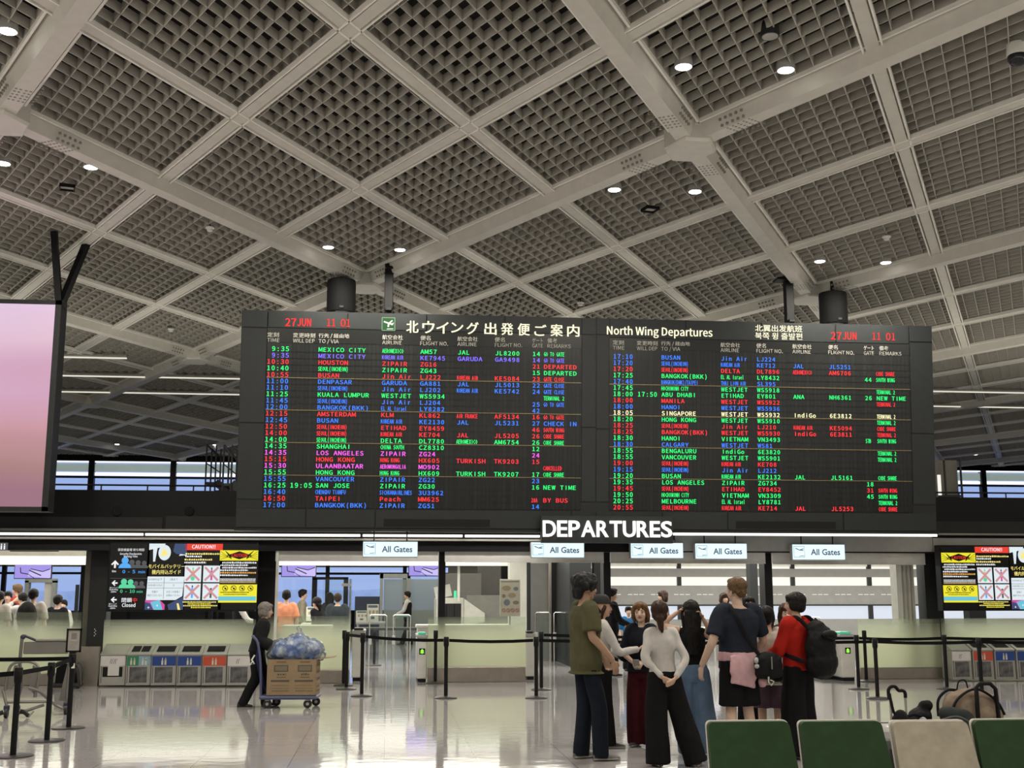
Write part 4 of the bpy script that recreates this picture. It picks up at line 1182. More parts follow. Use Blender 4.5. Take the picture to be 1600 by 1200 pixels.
t = tag(m.build('stair_tower', mat('warm_grey_box', (.20, .19, .165), .6)), 'warm grey box of a stair tower right of the board', 'tower')
m = MB()
for x in (1468, 1493): m.cyl((at(x, 740, Y).x, Y - .3, 3.05), (at(x, 740, Y).x, Y - .3, zz(713, Y)), .03, 8)
m.span((at(1466, 772, Y).x, Y - .32, zz(772, Y)), (at(1494, 772, Y).x, Y - .02, zz(769, Y))); m.build('steel_frame', M_rail, t)
m = MB(); m.span((at(1464, 740, Y).x, Y - .02, zz(768, Y)), (at(1469, 740, Y).x, Y, zz(735, Y))); m.build('lit_slot', M_day, t)

# ------------------------------------------------------------------ pink video wall hung on the left
YV = 19.5
M_led = bpy.data.materials.new('pink_led_picture'); M_led.use_nodes = True
def _led():
    nt = M_led.node_tree; q = nt.nodes['Principled BSDF']; tc = nt.nodes.new('ShaderNodeTexCoord')
    sp = nt.nodes.new('ShaderNodeSeparateXYZ'); nt.links.new(tc.outputs['Object'], sp.inputs[0])
    mp = nt.nodes.new('ShaderNodeMapping'); mp.inputs['Rotation'].default_value = (0, R(-22), 0); mp.inputs['Scale'].default_value = (.12, 1, .55)
    nt.links.new(tc.outputs['Object'], mp.inputs['Vector'])
    n = nt.nodes.new('ShaderNodeTexNoise'); n.inputs['Scale'].default_value = 1.1; n.inputs['Detail'].default_value = 1.5; nt.links.new(mp.outputs[0], n.inputs['Vector'])
    mr = nt.nodes.new('ShaderNodeMapRange'); mr.inputs['From Min'].default_value = 0; mr.inputs['From Max'].default_value = 3.5; nt.links.new(sp.outputs['Z'], mr.inputs['Value'])
    ad = nt.nodes.new('ShaderNodeMath'); ad.operation = 'MULTIPLY_ADD'; ad.inputs[1].default_value = .8; ad.inputs[2].default_value = -.4; nt.links.new(n.outputs['Fac'], ad.inputs[0])
    a2 = nt.nodes.new('ShaderNodeMath'); nt.links.new(ad.outputs[0], a2.inputs[0]); nt.links.new(mr.outputs[0], a2.inputs[1])
    r = nt.nodes.new('ShaderNodeValToRGB'); e = r.color_ramp.elements
    e[0].position = .05; e[0].color = (.34, .16, .22, 1); e[1].position = 1; e[1].color = (.80, .60, .80, 1)
    for p, c in ((.2, (.42, .22, .22, 1)), (.34, (.60, .30, .36, 1)), (.55, (.66, .38, .55, 1)), (.75, (.78, .52, .66, 1))):
        k = e.new(p); k.color = c
    nt.links.new(a2.outputs[0], r.inputs[0]); nt.links.new(r.outputs[0], q.inputs['Emission Color'])
    q.inputs['Emission Strength'].default_value = 1.0; q.inputs['Base Color'].default_value = (.02, .02, .02, 1); q.inputs['Roughness'].default_value = .4
_led()
pa, pb = at(82.5, 476, YV), at(70, 792, YV)
xw = (pa.x + pb.x) / 2; z1 = pa.z; z0 = at(70, 792, YV).z
VW = thing('video_wall', 'tall pink video wall in a black frame hung at the left edge', 'screen', (xw - 2.2, YV, z0))
m = MB(); m.span((-2.3, .02, -.07), (2.2 + .09, .35, z1 - z0 + .07)); m.build('casing', M_black, VW)
m = MB(); m.span((-2.22, 0, 0), (2.2, .02, z1 - z0)); m.build('screen', M_led, VW)
m = MB()
for i in range(6): pass
m.span((2.2, -.015, -.07), (2.29, .02, z1 - z0 + .07)); m.span((-2.3, -.015, -.07), (2.29, .02, 0)); m.span((-2.3, -.015, z1 - z0), (2.29, .02, z1 - z0 + .07)); m.build('bezel', M_dark, VW)
m = MB(); zc = CEIL - z0 + .02; zb = z1 - z0 + .02
m.bar((2.2, .2, zb), (2.2 - .16, .2, zc), .10, .10); m.bar((2.22, .2, zb), (2.22 + .22, .75, zc), .10, .10); m.box((2.2, .2, zb + .02), (.2, .2, .12)); m.bar((-2.1, .2, zb), (-2.1, .2, zc), .10, .10); m.build('hanger', M_black, VW)
lamp('video_wall_glow', 'AREA', (xw - 2.2, YV - .1, (z0 + z1) / 2), 40, (1, .62, .75), 4.4, z1 - z0, (R(90), 0, math.pi))

# ------------------------------------------------------------------ information screens over the bins
M_w = glow('screen_white', (.80, .90, .95), .95); M_y = glow('screen_yellow', (.95, .86, .03), .95); M_r = glow('screen_red', (.85, .05, .03), 1.); M_bl = glow('screen_blue', (.10, .42, .95), 1.)
M_gn = glow('screen_green', (.12, .75, .40), .9); M_gy = glow('screen_grey', (.09, .09, .10), 1.); M_or = glow('screen_orange', (.90, .45, .10), 1.); M_pk2 = glow('screen_pink_cross', (.70, .33, .36), .9)
M_bk = mat('screen_black', (.006, .007, .008), .2, noise_amt=0); M_nv = glow('screen_navy', (.04, .07, .17), 1.); M_cy = glow('screen_cyan', (.16, .62, .80), .9); M_mg = glow('screen_magenta', (.65, .08, .36), 1.)
M_iw = glow('screen_text_white', (.9, .92, .95), 1.); M_ye = glow('screen_text_yellow', (1, .85, .25), 1.)
SMATS = [M_bk, M_w, M_y, M_r, M_bl, M_gn, M_gy, M_or, M_pk2, M_nv, M_cy, M_mg, M_iw, M_ye]
K_, W_, Y_, R__, B__, G__, GY, OR, PK, NV, CY, MG, TW, TY = range(14)
def scribble(m, FM, x0, x1, y, h, mi, seed, z=.004):
    """a line of unreadably small print"""
    r = random.Random(seed); x = x0
    while x < x1:
        w = r.uniform(.5, 1.1) * h
        rect(m, FM, x, y, min(x + w, x1), y + h * r.uniform(.75, 1.), z, mi); x += w + h * .35
def wait_times(m, FM, k):
    put_text(m, '保安検査場 待ち時間', FM, 31 * k, 90 * k, 4.4 * k, 40 * k, TW, .0, 'C', True, .004)
    put_text(m, 'Security Checkpoints', FM, 31 * k, 84.5 * k, 3 * k, 33 * k, TW, .03, 'C', z=.004); put_text(m, 'Waiting Time', FM, 31 * k, 80.5 * k, 3 * k, 21 * k, TW, .03, 'C', z=.004)
    def arrow(x, y, s, up):
        P = [(0, .5), (-.5, -.02), (-.36, -.14), (-.12, .08), (-.12, -.5), (.12, -.5), (.12, .08), (.36, -.14), (.5, -.02)]
        if not up: P = [(-b_, a_) for a_, b_ in P]
        for tri in ((0, 1, 2, 3), (0, 3, 6), (0, 6, 7, 8), (3, 4, 5, 6)): flat(m, FM, [(x + P[i][0] * s, y + P[i][1] * s) for i in tri], .004, TW)
    def man(x, y, s, mi, z): disc(m, FM, x, y + s * 1.35, s * .62, z, mi, 16); disc(m, FM, x, y, s * 1.1, z, mi, 16, s * .95, 0, 180)
    arrow(8 * k, 70 * k, 12 * k, True); put_text(m, '0m', FM, 7 * k, 57.5 * k, 3.2 * k, None, TW, .03, 'C', z=.004)
    for i in (3, 2, 1): man((24 + 9.4 * i) * k, 64 * k, (7 - .4 * i) * k, GY, .003 + .0004 * (3 - i))
    man(23 * k, 64 * k, 8.6 * k, B__, .006)
    put_text(m, '0  -  5', FM, 20 * k, 56 * k, 5 * k, 19 * k, B__, .05, 'L', z=.004); put_text(m, 'min', FM, 44 * k, 56 * k, 4.2 * k, 10 * k, B__, .04, z=.004)
    rect(m, FM, 2 * k, 48 * k, 58 * k, 48.6 * k, .003, GY)
    arrow(9 * k, 41 * k, 9 * k, False); put_text(m, '南ウイング', FM, 8 * k, 32.5 * k, 2.6 * k, 12 * k, TW, 0, 'C', True, .004); put_text(m, 'South Wing', FM, 8 * k, 30 * k, 2 * k, 13 * k, TW, .03, 'C', z=.004); put_text(m, '220m', FM, 8 * k, 26.5 * k, 2.4 * k, 8 * k, TW, .03, 'C', z=.004)
    for i in (3, 2): man((24 + 8.6 * i) * k, 33 * k, 5.6 * k, GY, .003 + .0004 * (3 - i))
    man(33 * k, 33 * k, 7 * k, G__, .005); man(23 * k, 33 * k, 7.4 * k, G__, .006)
    put_text(m, '0  -  10', FM, 18 * k, 26 * k, 4.8 * k, 22 * k, G__, .05, z=.004); put_text(m, 'min', FM, 43 * k, 26 * k, 3.6 * k, 9 * k, G__, .04, z=.004)
    arrow(9 * k, 15.5 * k, 9 * k, False); put_text(m, '南ウイング', FM, 8 * k, 7.6 * k, 2.6 * k, 12 * k, TW, 0, 'C', True, .004); put_text(m, 'South Wing', FM, 8 * k, 5 * k, 2 * k, 13 * k, TW, .03, 'C', z=.004); put_text(m, '220m', FM, 8 * k, 1.6 * k, 2.4 * k, 8 * k, TW, .03, 'C', z=.004)
    put_text(m, '閉鎖', FM, 21 * k, 11.5 * k, 7 * k, 15.5 * k, TW, .02, full=True, z=.004); put_text(m, '中', FM, 37.5 * k, 11.5 * k, 7 * k, 6.5 * k, R__, .02, full=True, z=.004); put_text(m, 'Closed', FM, 22 * k, 4.5 * k, 5.4 * k, 20 * k, TW, .05, z=.004)
def battery(m, FM, k):
    flat(m, FM, [(2 * k, 102 * k), (27 * k, 102 * k), (24 * k, 97 * k), (2 * k, 92 * k)], .003, W_); flat(m, FM, [(8 * k, 97 * k), (15 * k, 97 * k), (12 * k, 74 * k), (9 * k, 74 * k)], .003, W_)
    disc(m, FM, 26 * k, 88 * k, 9.5 * k, .004, W_, 20, 12 * k); flat(m, FM, [(20 * k, 82 * k), (33 * k, 85 * k), (24 * k, 95 * k)], .006, TY)
    flat(m, FM, [(41 * k, 102 * k), (60 * k, 102 * k), (60 * k, 84 * k), (44 * k, 86 * k), (39 * k, 90 * k)], .003, NV); flat(m, FM, [(48 * k, 83 * k), (56 * k, 84 * k), (60 * k, 82 * k), (60 * k, 84.5 * k), (50 * k, 86 * k)], .005, W_)
    put_text(m, 'モバイルバッテリー', FM, 30 * k, 63.5 * k, 6.5 * k, 55 * k, TY, .02, 'C', True, .004); put_text(m, '機内持込ガイド', FM, 30 * k, 54.5 * k, 7 * k, 44 * k, TY, .02, 'C', True, .004)
    flat(m, FM, [(1 * k, 15 * k), (46 * k, 15 * k), (56 * k, 21 * k), (58 * k, 51 * k), (2 * k, 51 * k)], .003, W_)
    rect(m, FM, 27 * k, 17 * k, 27.6 * k, 50 * k, .005, GY)
    for y in (33, 41): rect(m, FM, 2 * k, y * k, 57 * k, (y + .5) * k, .005, GY)
    for i, (x, y, s) in enumerate(((14, 45, '160Wh以下'), (42, 45, '2個まで'), (14, 36, '160Wh超えるもの'), (42, 36, '×'), (14, 26, '容量が'), (14, 20.5, '確認できないもの'), (42, 26, 'お近くの係員に'), (42, 20.5, 'お尋ねください'))):
        put_text(m, s, FM, x * k, y * k, 3.4 * k, min(22, 3. * len(s)) * k, GY, 0, 'C', True, .005)
    flat(m, FM, [(0, 15 * k), (22 * k, 15 * k), (30 * k, 8 * k), (30 * k, 0), (0, 0)], .004, MG); flat(m, FM, [(8 * k, 12 * k), (22 * k, 15 * k), (27 * k, 0), (14 * k, 0)], .006, CY); flat(m, FM, [(0, 12 * k), (8 * k, 10 * k), (13 * k, 0), (0, 0)], .008, NV); put_text(m, '+', FM, 17 * k, 4 * k, 5 * k, None, TW, .05, z=.01); put_text(m, '+', FM, 4 * k, 1 * k, 5 * k, None, TW, .05, z=.01)
    flat(m, FM, [(34 * k, 8 * k), (58 * k, 20 * k), (58 * k, 0), (36 * k, 0)], .003, NV); flat(m, FM, [(48 * k, 10 * k), (51 * k, 10 * k), (54 * k, 0), (50 * k, 0)], .005, TY)
def caution_liquid(m, FM, k):
    rect(m, FM, 0, 92 * k, 59 * k, 102 * k, .003, R__); put_text(m, 'CAUTION!!', FM, 29.5 * k, 94.5 * k, 5.6 * k, 36 * k, TW, .06, 'C', z=.005)
    for i, (y, c, a, b_) in enumerate(((85, TY, 2, 46), (81, TW, 2, 27), (76, TY, 1, 44), (71.5, TW, 1, 34))): scribble(m, FM, a * k, b_ * k, y * k, 2.8 * k, c, i)
    scribble(m, FM, 47 * k, 58 * k, 85 * k, 2.8 * k, TY, 9)
    for i in range(2):
        for j in range(2):
            x, y = (2 + 28.5 * i) * k, (15 + 27.5 * (1 - j)) * k; s = 25.5 * k
            rect(m, FM, x, y, x + s, y + s, .003, W_)
            rect(m, FM, x + s * .44, y + s * .12, x + s * .56, y + s * .72, .005, (OR, MG, B__, GY)[2 * j + i]); rect(m, FM, x + s * .46, y + s * .74, x + s * .54, y + s * .88, .005, (G__, GY, NV, W_)[2 * j + i])
            if not (i or j): disc(m, FM, x + s * .5, y + s * .22, s * .13, .0055, G__, 12)
            stroke(m, FM, [(x + s * .1, y + s * .1), (x + s * .9, y + s * .9)], s * .13, .006, PK); stroke(m, FM, [(x + s * .1, y + s * .9), (x + s * .9, y + s * .1)], s * .13, .007, PK)
    for i, (a, b_) in enumerate(((1, 52), (9, 44), (2, 54), (14, 44))): scribble(m, FM, a * k, b_ * k, (11 - 2.8 * i) * k, 2 * k, (TY, Y_)[i % 2], 20 + i)
def caution_goods(m, FM, k):
    rect(m, FM, 0, 76 * k, 59 * k, 92 * k, .003, Y_)
    for i in range(4): stroke(m, FM, [(1 * k, (78 + 4 * i) * k), (18 * k, (83 - 1.5 * i) * k), (8 * k, 91 * k)], .6 * k, .004, K_); stroke(m, FM, [(58 * k, (78 + 4 * i) * k), (41 * k, (83 - 1.5 * i) * k), (52 * k, 91 * k)], .6 * k, .004, K_)
    flat(m, FM, [(10 * k, 84 * k), (30 * k, 78 * k), (50 * k, 84 * k), (30 * k, 90.5 * k)], .006, K_); put_text(m, 'CAUTION', FM, 30 * k, 81.7 * k, 4.8 * k, 24 * k, R__, .06, 'C', z=.008)
    for i in range(6): scribble(m, FM, (4 if i in (0, 2) else 1.5) * k, (57 if i in (0, 2, 4) else 44) * k, (71.5 - 3.9 * i) * k, 2.6 * k, OR if i == 4 else TW, 30 + i)
    rect(m, FM, 1 * k, 41 * k, 57 * k, 49 * k, .003, GY)
    for i in range(3): scribble(m, FM, 2 * k, 56 * k, (46.5 - 2.4 * i) * k, 1.5 * k, (TW, W_, OR)[i], 40 + i)
    rect(m, FM, 0, 11 * k, 59 * k, 39 * k, .003, Y_); rect(m, FM, 0, 14 * k, 58 * k, 20.5 * k, .005, CY)
    for i in range(4):
        x = (10 + 13 * i) * k; ring(m, FM, x, 33 * k, 4.4 * k, .9 * k, .005, K_); stroke(m, FM, [(x - 3 * k, 36 * k), (x + 3 * k, 30 * k)], .8 * k, .006, K_); disc(m, FM, x + .5 * k, 32.6 * k, 1.6 * k, .0055, K_, 8)
    scribble(m, FM, 3 * k, 47 * k, 26 * k, 1.8 * k, K_, 50); scribble(m, FM, 8 * k, 44 * k, 23 * k, 1.5 * k, K_, 51)
def info_panel(lab, xa, xb, ya, yb, screens, Y):
    a, c = at(xa, yb, Y), at(xb, ya, Y); w, h = c.x - a.x, c.z - a.z
    t = thing('information_screen', lab, 'screen', ((a.x + c.x) / 2, Y, a.z), 0, 'information screens over the bins')
    m = MB(); m.span((-w / 2, .012, -.03), (w / 2, .22, h + .03)); m.build('casing', M_black, t)
    for fn, x0 in screens:
        k = h / 102.; p = (x0 - (xa + xb) / 2) / (xb - xa) * w
        FM = frame_at((p, -.002, 0)); m = MB(); rect(m, FM, 0, 0, 59.4 * k, 102 * k, -.004, K_); fn(m, FM, k); m.build('screen', SMATS, t, fix=False)
    m = MB()
    for sx in (-.35, .35): m.span((sx * w - .05, .15, h * .93), (sx * w + .05, YF - Y + .01, h * .99))
    m.build('bracket', M_black, t)
    return t
info_panel('black bank of four information screens above the left bins', 165, 401.5, 850, 953, ((wait_times, 167.5), (battery, 226.5), (caution_liquid, 285), (caution_goods, 342.5)), YF - .45)
info_panel('black bank of information screens at the right edge above the bins', 1474, 1690, 855, 952, ((caution_goods, 1475.5), (caution_liquid, 1526.5), (battery, 1577), (wait_times, 1630)), YF - .45)
a, c = at(-2, 860, YF - .05), at(11.5, 848, YF - .05)
t = thing('pictogram_sign', 'small square pictogram sign at the left edge under the light strip', 'sign', ((a.x + c.x) / 2, YF - .05, a.z)); w, h = c.x - a.x, c.z - a.z
m = MB(); m.span((-w / 2, 0, 0), (w / 2, .05, h)); m.build('plate', M_gy, t)
m = MB(); FM = frame_at((-w / 2, -.001, 0))
for i in (.3, .68): disc(m, FM, w * i, h * .78, w * .09, .001, 0, 10); rect(m, FM, w * (i - .09), h * .12, w * (i + .09), h * .64, .001, 0)
m.build('pictogram', M_iw, t)

# ------------------------------------------------------------------ recycling bins
M_bag = mat('crumpled_bag', (.10, .10, .105), .35, noise_amt=.7, noise_scale=9, bump=.6, bump_scale=14); M_bin = mat('bin_steel', (.45, .44, .41), .35, .6, noise_amt=.06)
LBL = {'white': mat('white_bin_label', (.62, .60, .58), .5), 'green': mat('green_bin_label', (.03, .20, .10), .5), 'sky': mat('sky_bin_label', (.22, .36, .46), .5), 'blue': mat('blue_bin_label', (.012, .05, .24), .5), 'red': mat('red_bin_label', (.50, .07, .035), .5)}
M_pict = mat('pale_bin_pictogram', (.60, .58, .45), .5); M_pictd = mat('dark_bin_pictogram', (.05, .05, .05), .5)
def bin_(lab, xl, xr, yb, yt, kind, opening):
    a, c = fl(xl, yb), fl(xr, yb); w = c.x - a.x; Y = (a.y + c.y) / 2; h = at((xl + xr) / 2, yt, Y).z; D = .42
    t = thing('recycling_bin', lab, 'bin', ((a.x + c.x) / 2, Y, 0), 0, 'recycling bins in a row')
    w -= .012
    m = MB(); m.span((-w / 2, 0, .02), (w / 2, D, h - .02), bev=.008); m.build('body', M_bin, t)
    m = MB(); m.prism([(-w / 2, -.012, h - .02), (-w / 2, -.012, h), (-w / 2, D, h + .16), (-w / 2, D, h - .02)], (w, 0, 0)); m.build('sloping_lid', M_bin, t)
    if opening:
        m = MB(); sl = .16 / (D + .012)
        n_ = 2 if opening == 2 else 1
        for i in range(n_):
            xa = -w / 2 + .05 + i * (w - .1) / n_ + .01; xb = -w / 2 + .05 + (i + 1) * (w - .1) / n_ - .01
            m.add([(xa, .08, h + .08 * sl + .008), (xb, .08, h + .08 * sl + .008), (xb, D - .1, h + (D - .1) * sl + .008), (xa, D - .1, h + (D - .1) * sl + .008)], [(0, 1, 2, 3)])
        m.build('slot_opening', M_seam, t)
    FM = frame_at((-w / 2, -.002, 0)); kx = w / 40.; top = h - .035; lb = h - .20
    m = MB(); cols = kind.split('+')
    for i, q in enumerate(cols): rect(m, FM, w * .03 + w * .94 * i / len(cols), lb, w * .03 + w * .94 * (i + 1) / len(cols), top, .002, i)
    nm = len(cols)
    for i in range(len(cols)):
        cx = w * (.5 if nm == 1 else .27 + .46 * i)
        if cols[i] == 'white':
            for j in range(4 if opening == 0 and 'umbrella' not in lab else 2): stroke(m, FM, [(cx - .05 + .03 * j, lb + .03), (cx - .045 + .03 * j, lb + .07 + .02 * (j % 2)), (cx - .03 + .035 * j, lb + .12)], .008, .004, nm + 1)
        else:
            for j, dx in enumerate((-.03, .025)): rect(m, FM, cx + dx - .016, lb + .015, cx + dx + .016, lb + .09 + .02 * j, .004, nm); rect(m, FM, cx + dx - .008, lb + .09, cx + dx + .008, lb + .135, .004, nm)
    m.build('label', [LBL[q] for q in cols] + [M_pict, M_pictd], t, fix=False)
    if opening or 'umbrella' in lab:
        m = MB(); m.span((-w * .35, -.006, .07), (w * .35, .004, lb - .02)); m.build('window', M_bag, t)
    else:
        m = MB(); m.span((-w * .38, -.006, lb - .19), (w * .38, .004, lb - .02)); m.build('window', M_seam, t)
        m = MB(); m.span((-w * .18, -.012, lb - .17), (w * .25, -.007, lb + .0)); m.build('notice', LBL['white'], t)
    m = MB(); m.span((-w * .44, -.003, .06), (-w * .42, .001, lb - .01)); m.build('door_gap', M_seam, t)
for xl, xr, k, o, lab in ((154, 195, 'white', 0, 'steel bin with white label and a paper notice, leftmost of six'), (195, 234.5, 'green+sky', 2, 'steel recycling bin with split green and pale blue label'),
        (234.5, 274.5, 'blue', 1, 'blue-labelled steel bin beside the green and pale blue one'), (274.5, 314, 'blue', 1, 'blue-labelled steel bin beside the red-labelled one on the left'),
        (314, 353, 'red', 1, 'red-labelled steel bin in the left row of six'), (353, 392, 'white', 0, 'steel umbrella bin with white label beside the red-labelled bin on the left')):
    bin_(lab, xl, xr, 1073, 1022, k, o)
for xl, xr, k, o, lab in ((1488, 1521.5, 'white', 0, 'steel umbrella bin with white label, first of the right-hand row'), (1521.5, 1556, 'red', 1, 'red-labelled steel bin behind the belt post at the right'), (1556, 1590, 'blue', 1, 'blue-labelled steel bin beside the red one at the right'), (1590, 1624, 'blue', 1, 'blue-labelled steel bin cut by the right edge')):
    bin_(lab, xl, xr, 1063.5, 1015, k, o)
# ================================================================== people
def remeshed(mb, name, mats, parent, vox, smooth_it=2, folds=0., fold_scale=(7, 7, 3), seed=0, deci=None):
    me = mb.mesh('tmp', mats if isinstance(mats, (list, tuple)) else [mats], fix=True)
    o = bpy.data.objects.new('tmp', me); COL.objects.link(o)
    r = o.modifiers.new('r', 'REMESH'); r.mode = 'VOXEL'; r.voxel_size = vox
    if smooth_it:
        s = o.modifiers.new('s', 'SMOOTH'); s.factor = .5; s.iterations = smooth_it
    dg = bpy.context.evaluated_depsgraph_get()
    out = bpy.data.meshes.new_from_object(o.evaluated_get(dg))
    bpy.data.objects.remove(o); bpy.data.meshes.remove(me)
    if folds:
        out.update()
        nrm = [v.normal.copy() for v in out.vertices]
        off = Vector((seed * 3.1, seed * 1.7, seed * .9))
        for v, n_ in zip(out.vertices, nrm):
            q = Vector((v.co.x * fold_scale[0], v.co.y * fold_scale[1], v.co.z * fold_scale[2])) + off
            f = noise.noise(q) + .5 * noise.noise(q * 2.3)
            v.co += n_ * (f * folds)
    out.polygons.foreach_set('use_smooth', [True] * len(out.polygons))
    out.name = name
    c = bpy.data.objects.new(name, out); COL.objects.link(c)
    if parent is not None: c.parent = parent
    return c
def bez(pts, n=5):
    """smooth path through points"""
    pts = [Vector(p) for p in pts]
    if len(pts) < 3: return pts
    out = []
    for i in range(len(pts) - 1):
        p0 = pts[max(i - 1, 0)]; p1 = pts[i]; p2 = pts[i + 1]; p3 = pts[min(i + 2, len(pts) - 1)]
        for k in range(n):
            t = k / n
            out.append(.5 * ((2 * p1) + (p2 - p0) * t + (2 * p0 - 5 * p1 + 4 * p2 - p3) * t * t + (3 * p1 - p0 - 3 * p2 + p3) * t ** 3))
    out.append(pts[-1])
    return out
def lerpr(rs, n=5):
    out = []
    for a, b_ in zip(rs, rs[1:]):
        for k in range(n):
            t = k / n
            if isinstance(a, tuple): out.append(tuple(x + (y - x) * t for x, y in zip(a, b_)))
            else: out.append(a + (b_ - a) * t)
    out.append(rs[-1]); return out
def limb(mb, pts, rs, n=12, seg=5, mi=0):
    mb.tube(bez(pts, seg), lerpr(rs, seg) if len(pts) > 2 else rs, n, mi)
SKINS = {'light': (.56, .36, .26), 'tan': (.42, .26, .17), 'pale': (.60, .42, .32)}
def skin(k): return mat('skin_' + k, SKINS[k], .5, noise_amt=.06, noise_scale=8)
def cloth(name, c, r=.85): return mat(name, c, r, noise_amt=.12, noise_scale=10, bump=.15, bump_scale=300, spec=.12)
def hairm(name, c): return mat(name, c, .5, noise_amt=.45, noise_scale=45, bump=.4, bump_scale=90, spec=.18)
M_eye = mat('eye_white', (.6, .58, .55), .3, noise_amt=0); M_iris = mat('dark_iris', (.012, .008, .006), .2, noise_amt=0); M_lip = mat('lip', (.36, .14, .12), .5, noise_amt=.05)
def hand(mb, w, d, nrm, side, curl=.5, s=1., spread=1.):
    """w wrist, d pointing direction, nrm palm side, side: +1 puts the thumb on the d x nrm side"""
    d = d.normalized(); nrm = (nrm - d * nrm.dot(d)).normalized(); lat = d.cross(nrm) * side
    B = Matrix((lat, d, nrm)).transposed()
    mb.ell(w + d * .045 * s, (.036 * s, .052 * s, .0155 * s), 12, 8, rot=B)
    mb.ell(w + d * .075 * s, (.037 * s, .03 * s, .013 * s), 12, 8, rot=B)
    for i, (o_, ln) in enumerate(((.029, .068), (.010, .078), (-.009, .072), (-.027, .056))):
        p = w + (d * .088 + lat * o_) * s; q = [p - d * .02 * s, p]; a = 0
        for j, f in enumerate((.42, .32, .26)):
            a += curl * (.45 + .25 * j) + .03 * i
            dd = d * math.cos(a) + nrm * math.sin(a) + lat * o_ * 3. * spread * (1 if j == 0 else .3)
            p = p + dd.normalized() * ln * f * s; q.append(p)
        mb.tube(q, [.009 * s, .0095 * s, .009 * s, .0083 * s, .0065 * s], 8)
    p = w + (d * .03 + lat * .028) * s
    q = [p, p + (d * .6 + lat * .7 + nrm * .25).normalized() * .032 * s]
    q.append(q[-1] + (d * .85 + lat * .30 + nrm * .35 * (1 + curl)).normalized() * .030 * s); q.append(q[-1] + (d * .9 + nrm * .35 * (1 + curl)).normalized() * .022 * s)
    mb.tube(q, [.013 * s, .0115 * s, .010 * s, .0075 * s], 8)

